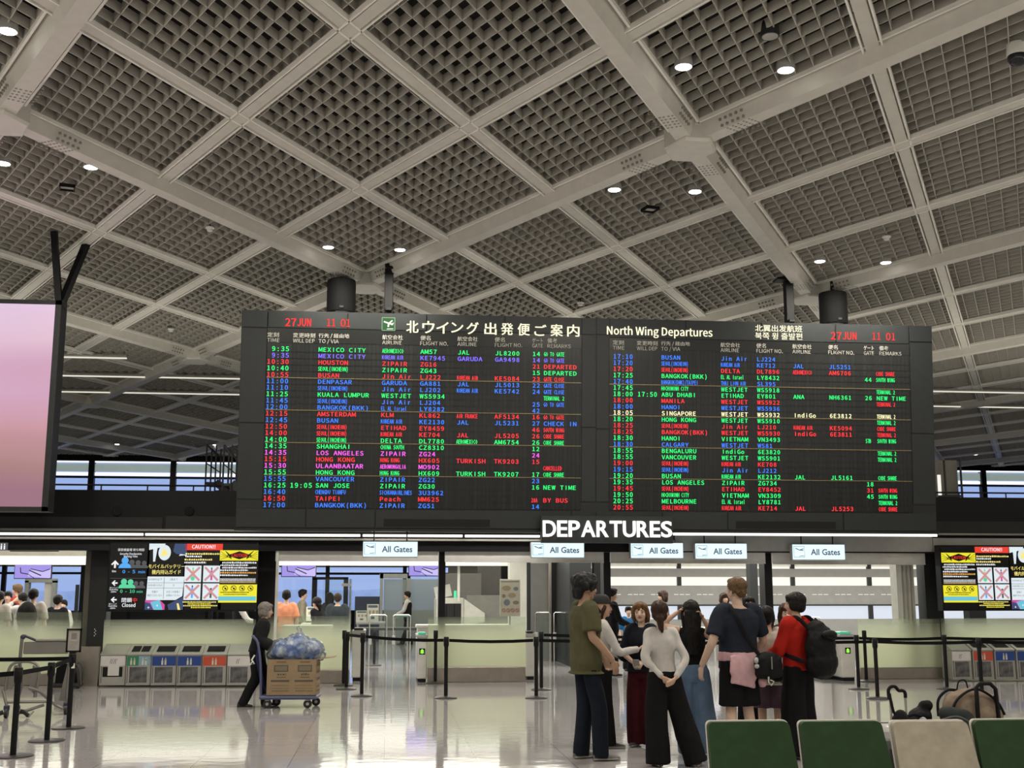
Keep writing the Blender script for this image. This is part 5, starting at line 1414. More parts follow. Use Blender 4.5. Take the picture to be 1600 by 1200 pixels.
def person(label, pos, face, h, skin_='light', fem=False, arms=None, legs=None, lean=(0, 0), head=(0, 0, 0), top=None, bottom=None, shoes=None,
           hair=None, eyes=False, hi=True, build=1., group=None, fold=.006):
    """pos: floor point; face: compass angle (0 = away from the camera, 90 = to the right). Joints are given for a 1.75 m figure."""
    s = h / 1.75
    P = thing('person', label, 'person', pos, -R(face), group)
    V = lambda p: Vector((p[0] * s, p[1] * s, p[2] * s))
    vb = .0085 if hi else .017
    vc = .012 if hi else .022
    L = dict(hipL=(-.085, 0, .90), hipR=(.085, 0, .90), kneeL=(-.095, .02, .49), kneeR=(.095, .02, .49), ankL=(-.10, -.02, .085), ankR=(.10, -.02, .085), footL=-8, footR=8)
    L.update(legs or {})
    shw = (.155 if fem else .182) * build
    lx, ly = lean
    cl = lambda z: Vector((lx * max(0, z - .95) / .5, ly * max(0, z - .95) / .5, z))
    A = dict(elL=(-shw - .06, -.03, 1.13), elR=(shw + .06, -.03, 1.13), wrL=(-shw - .06, .06, .90), wrR=(shw + .06, .06, .90), dL=(0, .15, -1), dR=(0, .15, -1), nL=(1, .1, 0), nR=(-1, .1, 0), curl=.45)
    A.update(arms or {})
    SL = cl(1.405) + Vector((-shw + .02, 0, 0)); SR = cl(1.405) + Vector((shw - .02, 0, 0))
    HB = cl(1.518) + Vector((0, .012, 0))
    # --- torso profile: z, half width, half depth
    if fem: TR = [(.82, .135, .105), (.90, .168, .120), (.98, .160, .115), (1.07, .125, .095), (1.16, .125, .095), (1.26, .143, .118), (1.34, .142, .105), (1.41, .115, .078), (1.45, .062, .056)]
    else: TR = [(.82, .135, .105), (.90, .158, .115), (.98, .155, .112), (1.07, .145, .105), (1.16, .150, .108), (1.28, .172, .118), (1.36, .168, .108), (1.42, .125, .085), (1.46, .066, .060)]
    def rings(mb, tr, ez, z0=-9, z1=9, n=20, mi=0, dx=0):
        rg = []
        for (z, rx, ry) in tr:
            if not (z0 <= z <= z1): continue
            c = cl(z)
            rg.append([V(c + Vector(((rx * build + ez) * math.copysign(abs(math.cos(a)) ** .85, math.cos(a)), (ry * build + ez) * math.copysign(abs(math.sin(a)) ** .85, math.sin(a)), 0))) for a in [2 * math.pi * i / n for i in range(n)]])
        mb.loft(rg, mi)
    def fine(tr, n=4):
        out = []
        for i in range(len(tr) - 1):
            for k in range(n): out.append(tuple(a + (b_ - a) * k / n for a, b_ in zip(tr[i], tr[i + 1])))
        return out + [tr[-1]]
    TRf = fine(TR)
    # --- body
    b = MB(); rings(b, TRf, -.008, .885)
    for sd in 'LR':
        hp, kn, an = (Vector(L[k + sd]) for k in ('hip', 'knee', 'ank'))
        calf = kn.lerp(an, .35) + Vector((0, -.012, 0))
        limb(b, [V(hp + Vector((0, 0, .05))), V(hp.lerp(kn, .45)), V(kn), V(calf), V(an), V(an + Vector((0, 0, -.04)))], [r_ * s for r_ in (.085, .072, .053, .052, .036, .036)])
        sh, el, wr = (SL if sd == 'L' else SR), Vector(A['el' + sd]), Vector(A['wr' + sd])
        k = .88 if fem else 1.
        limb(b, [V(sh), V(sh.lerp(el, .5)), V(el), V(el.lerp(wr, .3)), V(wr)], [r_ * s * k * (.5 + .5 * build) for r_ in (.056, .047, .040, .040, .027)])
        hand(b, V(wr), Vector(A['d' + sd]), Vector(A['n' + sd]), 1 if sd == 'R' else -1, A['curl'], s * (.92 if fem else 1.))
    limb(b, [V(cl(1.42) + Vector((0, -.008, 0))), V(cl(1.48)), V(HB + Vector((0, .008, .03)))], [.060 * s, .052 * s * (.88 if fem else 1), .052 * s * (.9 if fem else 1)])
    HM = Matrix.Translation(V(HB)) @ Matrix.Rotation(-R(head[0]), 4, 'Z') @ Matrix.Rotation(R(head[1]), 4, 'X') @ Matrix.Rotation(R(head[2]), 4, 'Y')
    hs = s * (1.05 if h > 1.6 else 1.10)
    H = lambda x, y, z: HM @ Vector((x * hs, y * hs, z * hs))
    HR = HM.to_3x3()
    b.ell(H(0, -.006, .118), (.076 * hs, .094 * hs, .093 * hs), 24, 16, rot=HR)
    b.ell(H(0, .034, .072), (.061 * hs, .056 * hs, .088 * hs), 20, 14, rot=HR)
    b.ell(H(0, .062, .006), (.026 * hs, .022 * hs, .020 * hs), 12, 8, rot=HR)
    b.ell(H(0, .028, .022), (.050 * hs, .046 * hs, .032 * hs), 14, 10, rot=HR)
    b.tube([H(0, .083, .105), H(0, .097, .078), H(0, .103, .062), H(0, .088, .054)], [.009 * hs, .012 * hs, .0145 * hs, .010 * hs], 8)
    for sx in (-1, 1):
        b.ell(H(sx * .075, -.008, .075), (.010 * hs, .019 * hs, .031 * hs), 10, 8, rot=HR)
        b.ell(H(sx * .036, .064, .062), (.022 * hs, .018 * hs, .020 * hs), 10, 8, rot=HR)
        b.ell(H(sx * .03, .070, .108), (.026 * hs, .014 * hs, .008 * hs), 10, 8, rot=HR)
    remeshed(b, 'body', skin(skin_), P, vb, 2)
    if eyes:
        for sx in (-1, 1):
            m = MB(); m.ell(H(sx * .031, .0815, .090), (.0135 * hs, .006 * hs, .0062 * hs), 12, 8, rot=HR, mi=0); m.ell(H(sx * .031, .0865, .090), (.0062 * hs, .003 * hs, .0058 * hs), 10, 6, rot=HR, mi=1); m.build('eye', [M_eye, M_iris], P, smooth=True)
            m = MB(); m.tube([H(sx * .014, .089, .108), H(sx * .03, .092, .113), H(sx * .048, .081, .106)], [.003 * hs, .004 * hs, .002 * hs], 6); m.build('eyebrow', hair[1] if hair else M_iris, P, smooth=True)
        m = MB(); m.tube([H(-.024, .084, .036), H(-.008, .095, .040), H(0, .096, .038), H(.008, .095, .040), H(.024, .084, .036)], [.003 * hs, .0055 * hs, .005 * hs, .0055 * hs, .003 * hs], 8); m.tube([H(-.02, .086, .033), H(0, .094, .030), H(.02, .086, .033)], [.003 * hs, .006 * hs, .003 * hs], 8); m.build('mouth', M_lip, P, smooth=True)
    # --- hair
    if hair:
        st, hm = hair[0], hair[1]
        m = MB(); rnd = random.Random(len(label))
        cr = (.084, .101, .097)
        if st == 'wavy':
            m.ell(H(0, -.022, .138), (.099 * hs, .120 * hs, .100 * hs), 20, 14, rot=HR)
            m.ell(H(0, .05, .185), (.07 * hs, .055 * hs, .045 * hs), 14, 10, rot=HR)
            for i in range(12):
                a = rnd.uniform(0, 6.28); q = Vector((.085 * math.cos(a), -.015 + .10 * math.sin(a), rnd.uniform(.10, .21)))
                if q.y > .06 and q.z < .15: continue
                m.ell(H(*q), (.032 * hs, .034 * hs, .036 * hs), 8, 6)
            for sx in (-1, 1):
                m.tube([H(sx * .03, .06, .20), H(sx * .07, .075, .15), H(sx * .085, .045, .085), H(sx * .084, .02, .06)], [.03 * hs, .028 * hs, .022 * hs, .010 * hs], 8)
            m.ell(H(0, -.075, .065), (.078 * hs, .05 * hs, .085 * hs), 14, 10, rot=HR)
        elif st == 'short':
            m.ell(H(0, -.016, .140), (.085 * hs, .100 * hs, .083 * hs), 20, 14, rot=HR); m.ell(H(0, -.062, .085), (.064 * hs, .044 * hs, .060 * hs), 14, 10, rot=HR)
            m.ell(H(0, .045, .178), (.06 * hs, .045 * hs, .032 * hs), 14, 10, rot=HR)
            for sx in (-1, 1): m.ell(H(sx * .072, -.02, .105), (.014 * hs, .045 * hs, .045 * hs), 10, 8, rot=HR)
        elif st in ('bowl', 'bob', 'long', 'bun', 'straight'):
            m.ell(H(0, -.016, .135), (.089 * hs, .106 * hs, .090 * hs), 20, 14, rot=HR)
            m.ell(H(0, -.06, .085), (.078 * hs, .052 * hs, .080 * hs), 14, 10, rot=HR)
            if st in ('bowl', 'bob'):
                for sx in (-1, 1): m.ell(H(sx * .072, -.01, .085), (.022 * hs, .062 * hs, .065 * hs), 12, 8, rot=HR)
                m.ell(H(0, .062, .165), (.068 * hs, .032 * hs, .034 * hs), 12, 8, rot=HR)
            if st in ('bob', 'straight', 'long'):
                lo = {'bob': -.02, 'straight': -.09, 'long': -.36}[st]
                for sx in (-1, 1):
                    m.tube([H(sx * .055, .055, .175), H(sx * .082, .035, .12), H(sx * .088, .012, .05), H(sx * .078, -.004, max(lo, -.13))], [.024 * hs, .024 * hs, .026 * hs, .016 * hs], 8)
                wd = .085
                rr = []
                for i in range(7):
                    z = .10 + (lo - .10) * i / 6; k = 1 - .25 * max(0, i - 3) / 3
                    c = H(0, -.066 - (.012 if st == 'long' else 0), z); rr.append([c + HR @ Vector((wd * k * hs * math.cos(a), .042 * k * hs * math.sin(a), 0)) for a in [2 * math.pi * j / 14 for j in range(14)]])
                m.loft(rr)
            if st == 'bun':
                m.ell(H(0, -.108, .045), (.042 * hs, .038 * hs, .045 * hs), 12, 8, rot=HR)
                m.tube([H(.0, -.10, .03), H(0, -.105, -.04), H(.01, -.09, -.09)], [.038 * hs, .030 * hs, .012 * hs], 10)
        elif st == 'grey_bob':
            m.ell(H(0, -.024, .130), (.096 * hs, .112 * hs, .100 * hs), 20, 14, rot=HR); m.ell(H(0, -.065, .07), (.088 * hs, .06 * hs, .085 * hs), 14, 10, rot=HR)
            for sx in (-1, 1): m.ell(H(sx * .080, -.01, .07), (.024 * hs, .055 * hs, .075 * hs), 12, 8, rot=HR)
            m.ell(H(0, .058, .168), (.07 * hs, .036 * hs, .036 * hs), 12, 8, rot=HR)
        elif st == 'cap':
            m.ell(H(0, -.062, .075), (.070 * hs, .050 * hs, .085 * hs), 14, 10, rot=HR)
            for sx in (-1, 1): m.tube([H(sx * .07, .02, .11), H(sx * .082, -.01, .05), H(sx * .07, -.03, -.08)], [.02 * hs, .024 * hs, .012 * hs], 8)
            c_ = MB(); rr = []
            for t in (0, .2, .4, .6, .8, .93, 1.):
                r_ = math.cos(t * 1.5) ** .6 if t < 1 else .05; rr.append([H(.088 * r_ * math.cos(a), -.012 + .106 * r_ * math.sin(a), .125 + .105 * math.sin(t * 1.5)) for a in [2 * math.pi * j / 20 for j in range(20)]])
            c_.loft(rr); c_.prism([H(x, y, z) for x, y, z in ((-.068, .07, .132), (-.06, .13, .118), (-.03, .165, .112), (.03, .165, .112), (.06, .13, .118), (.068, .07, .132))], HR @ Vector((0, 0, .008 * hs)))
            c_.build('cap', mat('black_cap', (.012, .012, .013), .8), P, smooth=True)
        if not hi:
            c0 = H(0, -.02, .10); m.v = [c0 + (v - c0) * 1.09 for v in m.v]
        remeshed(m, 'hair', hm, P, .0075 if hi else .014, 1, (.011 if st == 'wavy' else .006) * hs, (30, 30, 11) if st == 'wavy' else (38, 38, 12), len(label))
    # --- top garment
    if top:
        m_, sl, hem, ez = top[0], top[1], top[2], top[3]
        m = MB()
        tr = [q for q in TRf if q[0] > hem + .01]
        q0 = [q for q in TRf if q[0] <= hem + .01]
        hemw = q0[-1] if q0 else tr[0]
        tr = [(hem, hemw[1] + (top[4] if len(top) > 4 else 0), hemw[2] + (top[4] if len(top) > 4 else 0))] + tr
        tr = [q for q in tr if q[0] < 1.445]
        rings(m, tr, ez)
        for sd in 'LR':
            sh, el, wr = (SL if sd == 'L' else SR), Vector(A['el' + sd]), Vector(A['wr' + sd])
            inn = sh + Vector((.07 if sd == 'L' else -.07, 0, .0))
            k = (.5 + .5 * build) * (.92 if fem else 1)
            if sl > 0:
                if sl <= .6: e = sh.lerp(el, sl / .5 if sl < .5 else 1.); limb(m, [V(inn), V(sh), V(e)], [(.070 + ez * .5) * s * k, (.062 + ez * .7) * s * k, (.050 + ez * 1.5) * s * k])
                elif sl < .9: e = el.lerp(wr, (sl - .5) * 2); limb(m, [V(inn), V(sh), V(sh.lerp(el, .6)), V(el), V(e)], [(.070 + ez * .5) * s * k, (.062 + ez) * s * k, (.055 + ez) * s * k, (.050 + ez * 1.6) * s * k, (.045 + ez * 2) * s * k])
                else: limb(m, [V(inn), V(sh), V(sh.lerp(el, .5)), V(el), V(el.lerp(wr, .5)), V(el.lerp(wr, .96))], [(.070 + ez * .5) * s * k, (.060 + ez) * s * k, (.048 + ez) * s * k, (.044 + ez) * s * k, (.038 + ez) * s * k, (.031 + ez * .8) * s * k])
            else: m.ell(V(sh.lerp(inn, .4)), (.06 * s, .07 * s, .04 * s), 10, 8)
        remeshed(m, 'shirt', m_, P, vc, 2, fold * s, (9, 9, 5), len(label) + 1)
    # --- trousers / shorts / skirt
    if bottom:
        m_, ln, rt, rb, wz = bottom[:5]
        m = MB(); tr = [q for q in TRf if q[0] <= wz]
        rings(m, tr, .012)
        for sd in 'LR':
            hp, kn, an = (Vector(L[k + sd]) for k in ('hip', 'knee', 'ank'))
            an = an + Vector((0, 0, -.055))
            if ln >= 1: pts = [hp + Vector((0, -.005, .06)), hp.lerp(kn, .4), kn, kn.lerp(an, .5), an]; rs = [rt, rt * .6 + rb * .4, rt * .35 + rb * .65, rb * .95 + rt * .05, rb]
            else: e = hp.lerp(kn, ln * 2) if ln < .5 else kn.lerp(an, (ln - .5) * 2); pts = [hp + Vector((0, -.005, .06)), hp.lerp(e, .5), e]; rs = [rt, (rt + rb) / 2, rb]
            limb(m, [V(p) for p in pts], [r_ * s for r_ in rs], 14)
        remeshed(m, 'shorts' if ln < .9 else 'trousers', m_, P, vc, 2, fold * s * 1.1, (10, 10, 3), len(label) + 2)
    # --- shoes
    if shoes:
        for sd in 'LR':
            an = Vector(L['ank' + sd]); yaw = R(L['foot' + sd]); up_ = an.z - .085
            m = MB(); rg = []
            for (y, w_, t_) in ((-.075, .022, .055), (-.068, .034, .075), (-.03, .040, .09), (.02, .040, .088), (.07, .045, .062), (.12, .048, .048), (.165, .040, .040), (.185, .018, .030)):
                c = Vector((-math.sin(yaw) * -y if False else y * math.sin(yaw), y * math.cos(yaw), 0)); sx = Vector((math.cos(yaw), -math.sin(yaw), 0))
                rg.append([V(Vector((an.x, an.y, 0)) + c + sx * w_ * math.cos(a) + Vector((0, 0, up_ + .022 + max(0, (t_ - .02) * max(math.sin(a), 0)) + min(0, .022 * math.sin(a)) * .9))) for a in [2 * math.pi * j / 14 for j in range(14)]])
            m.loft(rg, 0); so = m.build('shoe', shoes[0], P, smooth=True)
            if hi:
                m = MB(); rg2 = [[p.copy() for p in r_] for r_ in rg]
                pts = []
                for side in (0, 7): pass
                rr = [[Vector((p.x, p.y, min(p.z, (up_ + .024) * s))) for p in r_] for r_ in rg]
                rr = [[Vector((c_.x + (p.x - c_.x) * 1.07, c_.y + (p.y - c_.y) * 1.07, p.z)) for p in r_] for r_ in rr for c_ in [sum(r_, Vector()) / len(r_)]]
                m.loft(rr); m.build('sole', shoes[1], so)
    P['_h'] = h
    del P['_h']
    return P, dict(V=V, cl=cl, H=H, HR=HR, s=s, SL=SL, SR=SR, TRf=TRf, rings=rings)

BLK = cloth('black_cloth', (.009, .009, .010)); NAVY = cloth('dark_navy_denim', (.011, .014, .022)); OLV = cloth('olive_cotton', (.085, .082, .042)); WHT = cloth('white_cotton', (.52, .50, .48))
BURG = cloth('burgundy_cloth', (.055, .008, .012)); JEAN = cloth('light_blue_denim', (.13, .20, .31)); NVY2 = cloth('navy_tee', (.018, .023, .034)); PINK = cloth('pink_jersey', (.58, .36, .39)); RED = cloth('red_fleece', (.36, .016, .010)); PURP = cloth('mauve_cloth', (.10, .065, .085))
CREAM = cloth('cream_tee', (.46, .42, .37)); ORNG = cloth('orange_tee', (.75, .30, .17)); GREYK = cloth('charcoal_work_jacket', (.014, .014, .015))
H_blk = hairm('black_hair', (.008, .007, .007)); H_gry = hairm('black_grey_hair', (.016, .016, .017)); H_bru = hairm('golden_brown_hair', (.13, .065, .028)); H_bln = hairm('dark_blond_hair', (.115, .068, .034)); H_dkb = hairm('dark_brown_hair', (.035, .016, .010)); H_slv = hairm('silver_hair', (.17, .155, .14))
SH_b = (mat('black_shoe', (.010, .010, .011), .5), mat('black_sole', (.02, .02, .02), .8)); SH_g = (mat('grey_trainer', (.12, .11, .10), .7, noise_amt=.4, noise_scale=30), mat('pale_sole', (.45, .43, .40), .7)); SH_w = (mat('dark_trainer', (.05, .045, .045), .7, noise_amt=.4, noise_scale=30), mat('pale_sole', (.45, .43, .40), .7))
GRP = 'travellers standing in the group'
def foot(x, y, h=0): return fl(x, y)
# 1 tall man in olive
olive, o1 = person('tall dark-haired man in olive tee and dark jeans, nearest of the group', foot(917, 1187), 78, 1.80, 'tan', arms=dict(elR=(.225, -.02, 1.16), wrR=(.20, .20, .93), elL=(-.22, .04, 1.16), wrL=(-.17, .26, .95), dR=(-.1, .35, -1), dL=(.1, .35, -1), nR=(-.9, -.2, 0), nL=(.9, -.2, 0)),
    legs=dict(ankR=(.11, .10, .085), kneeR=(.10, .09, .49), ankL=(-.11, -.02, .085), kneeL=(-.09, .02, .49), footR=12, footL=-10), head=(0, -2, 0), lean=(0, -.01), top=(OLV, .42, .80, .030, .045), bottom=(NAVY, 1., .088, .078, .90), shoes=SH_g, hair=('wavy', H_gry), eyes=True, group=GRP)
# 2 woman in black cap, reaching
cap_, o2 = person('woman in a black cap and white sleeves reaching out, behind the olive tee man', fl(942, 1168), 88, 1.58, fem=True, arms=dict(elR=(.19, .17, 1.10), wrR=(.14, .42, 1.13), dR=(-.1, .8, .6), nR=(0, .5, -.8), elL=(-.2, .10, 1.12), wrL=(-.16, .30, 1.02), dL=(.2, 1, .1), nL=(0, .1, -1), curl=.25),
    legs=dict(ankR=(.09, .06, .085)), top=(WHT, 1., .98, .012), bottom=(BLK, 1., .092, .085, .99), shoes=SH_w, hair=('cap', H_dkb), eyes=True, group=GRP)
# 3 woman facing the camera
fac, o3 = person('woman with golden-brown bob facing the camera in dark top and burgundy trousers', fl(1006, 1166), 207, 1.51, 'pale', True, arms=dict(elL=(-.24, .02, 1.12), wrL=(-.07, .20, 1.02), elR=(.24, .02, 1.12), wrR=(.06, .21, 1.02), dL=(.8, .5, -.3), dR=(-.8, .5, -.3), nL=(.2, -.6, -.4), nR=(-.2, -.6, -.4)),
    head=(-6, 4, 4), top=(cloth('ink_navy_knit', (.012, .013, .020)), .62, .90, .026, .02), bottom=(BURG, 1., .10, .115, .99), shoes=SH_w, hair=('bob', H_bru), eyes=True, group=GRP)
# 4 woman in white top, hands clasped behind
wh, o4 = person('woman in white ribbed long-sleeved top with hands clasped behind her back', fl(1040, 1197), -3, 1.53, 'light', True, arms=dict(elL=(-.225, -.09, 1.14), wrL=(-.075, -.20, .945), elR=(.215, -.11, 1.14), wrR=(.075, -.205, .935), dL=(.9, -.15, -.45), dR=(-.75, -.25, -.55), nL=(.3, .6, .3), nR=(-.3, .6, .3), curl=.5),
    legs=dict(ankL=(-.08, .0, .085), kneeL=(-.09, .01, .49), ankR=(.33, -.06, .085), kneeR=(.20, .02, .49), footL=-6, footR=24), lean=(-.02, 0), head=(14, 2, -3), top=(WHT, 1., .95, .007), bottom=(BLK, 1., .105, .13, 1.02), shoes=SH_w, hair=('bun', H_dkb), group=GRP, fold=.011)
# 5 woman in light jeans, arms up in her hair
jn, o5 = person('woman with long black hair and light blue wide jeans holding her hair up', fl(1086, 1180), 8, 1.53, 'light', True, arms=dict(elL=(-.36, .06, 1.47), wrL=(-.15, .05, 1.62), elR=(.27, -.02, 1.28), wrR=(.13, -.04, 1.55), dL=(.7, -.3, .5), dR=(-.5, -.3, .7), nL=(.5, -.4, -.6), nR=(-.6, -.4, -.3), curl=.7),
    legs=dict(ankR=(.17, -.03, .085), kneeR=(.12, .02, .49), ankL=(-.05, .06, .085)), head=(0, -4, 0), top=(BLK, .0, .96, .010), bottom=(JEAN, 1., .105, .14, 1.03), shoes=SH_w, hair=('long', H_blk), group=GRP)
# 6 blond man
bl, o6 = person('blond man in navy tee and black shorts with a pink jumper round his waist', fl(1160, 1188), -14, 1.77, 'pale', build=1.12, arms=dict(elL=(-.31, -.03, 1.12), wrL=(-.36, .10, .89), dL=(-.05, .2, -1), elR=(.30, .04, 1.13), wrR=(.24, .20, .93)), legs=dict(ankL=(-.13, 0, .085), ankR=(.13, .03, .085)), head=(-16, 0, 0),
    top=(NVY2, .40, .93, .022), bottom=(BLK, .47, .115, .125, .99), shoes=SH_g, hair=('short', H_bln), group=GRP)
m = MB(); s6 = o6['s']; V6 = o6['V']
o6['rings'](m, [q for q in o6['TRf'] if .93 <= q[0] <= 1.03], .036)
rr = []
for i in range(9):
    z = 1.0 - .29 * i / 8; w_ = .15 + .02 * i / 8 - (.03 if i > 5 else 0) ; c = -.05 + .0 * i
    rr.append([V6((c + w_ * math.cos(a), -.150 - .02 * math.sin(i * .5) + .022 * math.sin(a), z - .03 * math.cos(a) * i / 8)) for a in [2 * math.pi * j / 20 for j in range(20)]])
m.loft(rr); m.tube([V6((.16, -.10, .98)), V6((.19, -.14, .86)), V6((.16, -.15, .74)), V6((.17, -.14, .70))], [.035 * s6, .05 * s6, .045 * s6, .03 * s6], 10)
remeshed(m, 'tied_jumper', PINK, bl, .012, 2, .009, (12, 12, 4), 3)
m = MB()
for sx in (-1, 1): m.tube([o6['H'](sx * .078, .06, .095), o6['H'](sx * .083, .0, .092)], .003, 6)
m.tube([o6['H'](.031 + .02 * math.cos(a), .094, .088 + .016 * math.sin(a)) for a in [6.28 * k / 12 for k in range(12)]], .002, 5, closed=True); m.tube([o6['H'](-.031 + .02 * math.cos(a), .094, .088 + .016 * math.sin(a)) for a in [6.28 * k / 12 for k in range(12)]], .002, 5, closed=True)
m.build('glasses', mat('pale_spectacle_frame', (.4, .38, .36), .3), bl)
# 7 half hidden man
hid, o7 = person('dark-haired man in black trousers mostly hidden behind the blond man', fl(1176, 1160), 175, 1.57, 'light', top=(NVY2, .42, .9, .016), bottom=(BLK, 1., .095, .085, .97), shoes=SH_b, hair=('short', H_blk), eyes=True, group=GRP)
# 8 young person in printed cream tee
yo, o8 = person('young person in printed cream tee and mauve shorts between blond and red ones', fl(1206, 1174), 10, 1.47, 'light', arms=dict(elL=(-.23, .06, 1.12), wrL=(-.16, .22, 1.02), elR=(.23, .06, 1.12), wrR=(.15, .22, 1.02)), head=(18, 4, 0), top=(CREAM, .52, .80, .034, .03), bottom=(PURP, .46, .12, .135, .95), shoes=SH_b, hair=('bowl', H_blk), group=GRP)
V8 = o8['V']; m = MB()
BP = lambda x, z: V8((x, -.157 - .03 * (1.25 - z) * 0 - (.018 if z > 1.2 else .006), z))
for i in range(3):
    for j in range(4):
        x, z = -.10 + .045 * j, 1.13 - .055 * i
        m.ell(BP(x, z), (.014, .004, .02), 8, 5, mi=0)
for k in range(6): a = R(60 + 12 * k); m.tube([BP(.06, 1.10), BP(.06 + .14 * math.cos(a), 1.10 + .17 * math.sin(a))], .006, 5, 1)
m.build('printed_motif', [mat('black_shirt_print', (.03, .03, .03), .8), mat('yellow_shirt_print', (.50, .40, .08), .8)], yo)
# 9 red fleece
rd, o9 = person('person in red fleece and wide black trousers carrying a backpack', fl(1253, 1184), -38, 1.62, 'light', build=1.03, arms=dict(elL=(-.25, .08, 1.12), wrL=(-.13, .28, 1.08), elR=(.25, .06, 1.12), wrR=(.14, .26, 1.05), dL=(.5, .8, 0), dR=(-.5, .8, 0), nL=(.4, -.3, -.5), nR=(-.4, -.3, -.5)), head=(-22, 0, 0),
    top=(RED, 1., .92, .026), bottom=(BLK, 1., .115, .145, .98), shoes=(mat('strappy_sandal', (.05, .04, .035), .7), mat('pale_sole', (.45, .43, .40), .7)), hair=('bowl', H_blk), group=GRP, fold=.009)
# 10 girl seen behind
gi, o10 = person('brown-haired girl whose face shows between cream tee and red fleece', fl(1236, 1158), 186, 1.49, 'pale', True, top=(cloth('brown_top', (.04, .02, .017)), .5, .9, .014), bottom=(BLK, 1., .09, .08, .98), shoes=SH_b, hair=('straight', H_dkb), eyes=True, group=GRP)
# the cleaner
cp = fl(398, 1104)
cln, oc = person('silver-haired cleaner in dark workwear pushing the box trolley', cp, 84, 1.47, 'light', arms=dict(elR=(.22, .04, 1.12), wrR=(.15, .30, .98), elL=(-.2, .06, 1.12), wrL=(-.13, .30, .98), dR=(0, .8, -.5), dL=(0, .8, -.5), nR=(0, -.5, -.8), nL=(0, -.5, -.8), curl=.95),
    legs=dict(ankR=(.09, -.22, .085), kneeR=(.09, .0, .50), ankL=(-.09, .18, .085), kneeL=(-.09, .15, .49), hipR=(.085, -.02, .9), hipL=(-.085, .02, .9)), lean=(0, .10), head=(0, -6, 0), top=(GREYK, .86, .92, .026, .01), bottom=(BLK, 1., .10, .085, .98), shoes=SH_b, hair=('grey_bob', H_slv), eyes=True)
# staff and passengers inside the checkpoint
SUIT = cloth('black_suit', (.012, .012, .014)); VEST = WHT
def inside(label, px, ytop, Y, face, hr, top, bottom=None, fem=False, h=None, **k):
    q = at(px, ytop, Y); hh = h or q.z
    return person(label, (q.x, Y, 0), face, hh, 'light', fem, top=top, bottom=bottom or (BLK, 1., .092, .085, .97), shoes=SH_b, hair=hr, hi=False, group='people inside the checkpoint', **k)
inside('staff man in a black suit facing right beside the black door post', 956, 919, 24., 86, ('short', H_blk), (SUIT, .95, .86, .018), arms=dict(elR=(.22, .1, 1.12), wrR=(.18, .33, 1.0), elL=(-.22, .1, 1.12), wrL=(-.16, .33, 1.0)), eyes=True)
inside('child with black hair and blue lanyard behind the reaching hand', 982, 948, 25.5, 185, ('short', H_blk), (cloth('blue_vest', (.02, .12, .30)), .5, .86, .016), eyes=True)
inside('staff woman with dark brown bob standing at the louvred wall', 1036, 923, 26.3, -95, ('bob', H_dkb), (cloth('taupe_jacket', (.10, .09, .085)), .95, .88, .014), fem=True, eyes=True)
inside('staff woman with brown hair half behind the blond man', 1131, 926, 25.5, 165, ('bob', H_dkb), (SUIT, .95, .88, .014), fem=True, eyes=True)
gd, _ = inside('security guard in black vest and white shirt walking on the far lane', 637, 924, 39., -82, ('short', H_blk), (WHT, 1., .98, .016), arms=dict(elR=(.22, .12, 1.1), wrR=(.16, .34, 1.0), elL=(-.22, .12, 1.1), wrL=(-.16, .34, 1.0)), legs=dict(ankR=(.09, .18, .085), ankL=(-.09, -.14, .085)))
m = MB(); _['rings'](m, [q for q in _['TRf'] if .98 <= q[0] <= 1.40], .034); m.build('vest', BLK, gd, smooth=True)
inside('man in an orange tee seen from behind at the desk', 448, 922, 25.7, 4, ('short', H_blk), (ORNG, .45, .84, .022))
inside('man in a khaki shirt looking right beyond the orange tee', 473, 921, 31., 80, ('short', H_blk), (cloth('khaki_shirt', (.25, .23, .17)), .95, .9, .016))
inside('woman in black coat bending over the desk', 500, 934, 26.6, -50, ('bun', H_blk), (BLK, .95, .8, .03), fem=True, lean=(0, .09))
inside('man in dark jacket with back turned at the far desk', 528, 927, 27.5, 6, ('short', H_dkb), (cloth('slate_jacket', (.035, .04, .05)), .95, .84, .03), build=1.12)
inside('woman with long dark hair beyond the man in dark jacket', 515, 926, 31.5, 8, ('long', H_blk), (cloth('slate_jacket', (.035, .04, .05)), .95, .84, .02), fem=True)
vg, _ = inside('guard in black vest reaching over trays below the information screens', 375, 925, 26.5, 82, ('short', H_blk), (WHT, .95, .95, .016), arms=dict(elR=(.2, .2, 1.12), wrR=(.15, .44, 1.05), elL=(-.2, .2, 1.12), wrL=(-.12, .44, 1.05)))
m = MB(); _['rings'](m, [q for q in _['TRf'] if .95 <= q[0] <= 1.40], .034); m.build('vest', BLK, vg, smooth=True)
inside('traveller in white shirt cut by the left edge of the left doorway', 0, 924, 24.8, 10, ('short', H_blk), (CREAM, .5, .85, .02))
inside('staff man in dark suit and tie beyond the left doorway', 13, 924, 28., 175, ('short', H_blk), (SUIT, .95, .86, .018), eyes=True)
inside('tall fair-haired person in red top beyond the left doorway', 28, 913, 29., -80, ('short', H_bln), (cloth('dull_red_top', (.30, .04, .03)), .5, .86, .018))
inside('man in white shirt raising a hand to his head in the left doorway', 36, 926, 26., -60, ('short', H_blk), (WHT, .95, .86, .018), arms=dict(elL=(-.28, .2, 1.34), wrL=(-.10, .18, 1.55), dL=(.5, -.3, .6)))
rk, _ = inside('man with black hair and a dark rucksack filling the left doorway', 53, 920, 24.6, 8, ('short', H_blk), (CREAM, .5, .86, .026), build=1.12)
m = MB(); m.ell((0, -.24, 1.18), (.20, .13, .28), 16, 12)
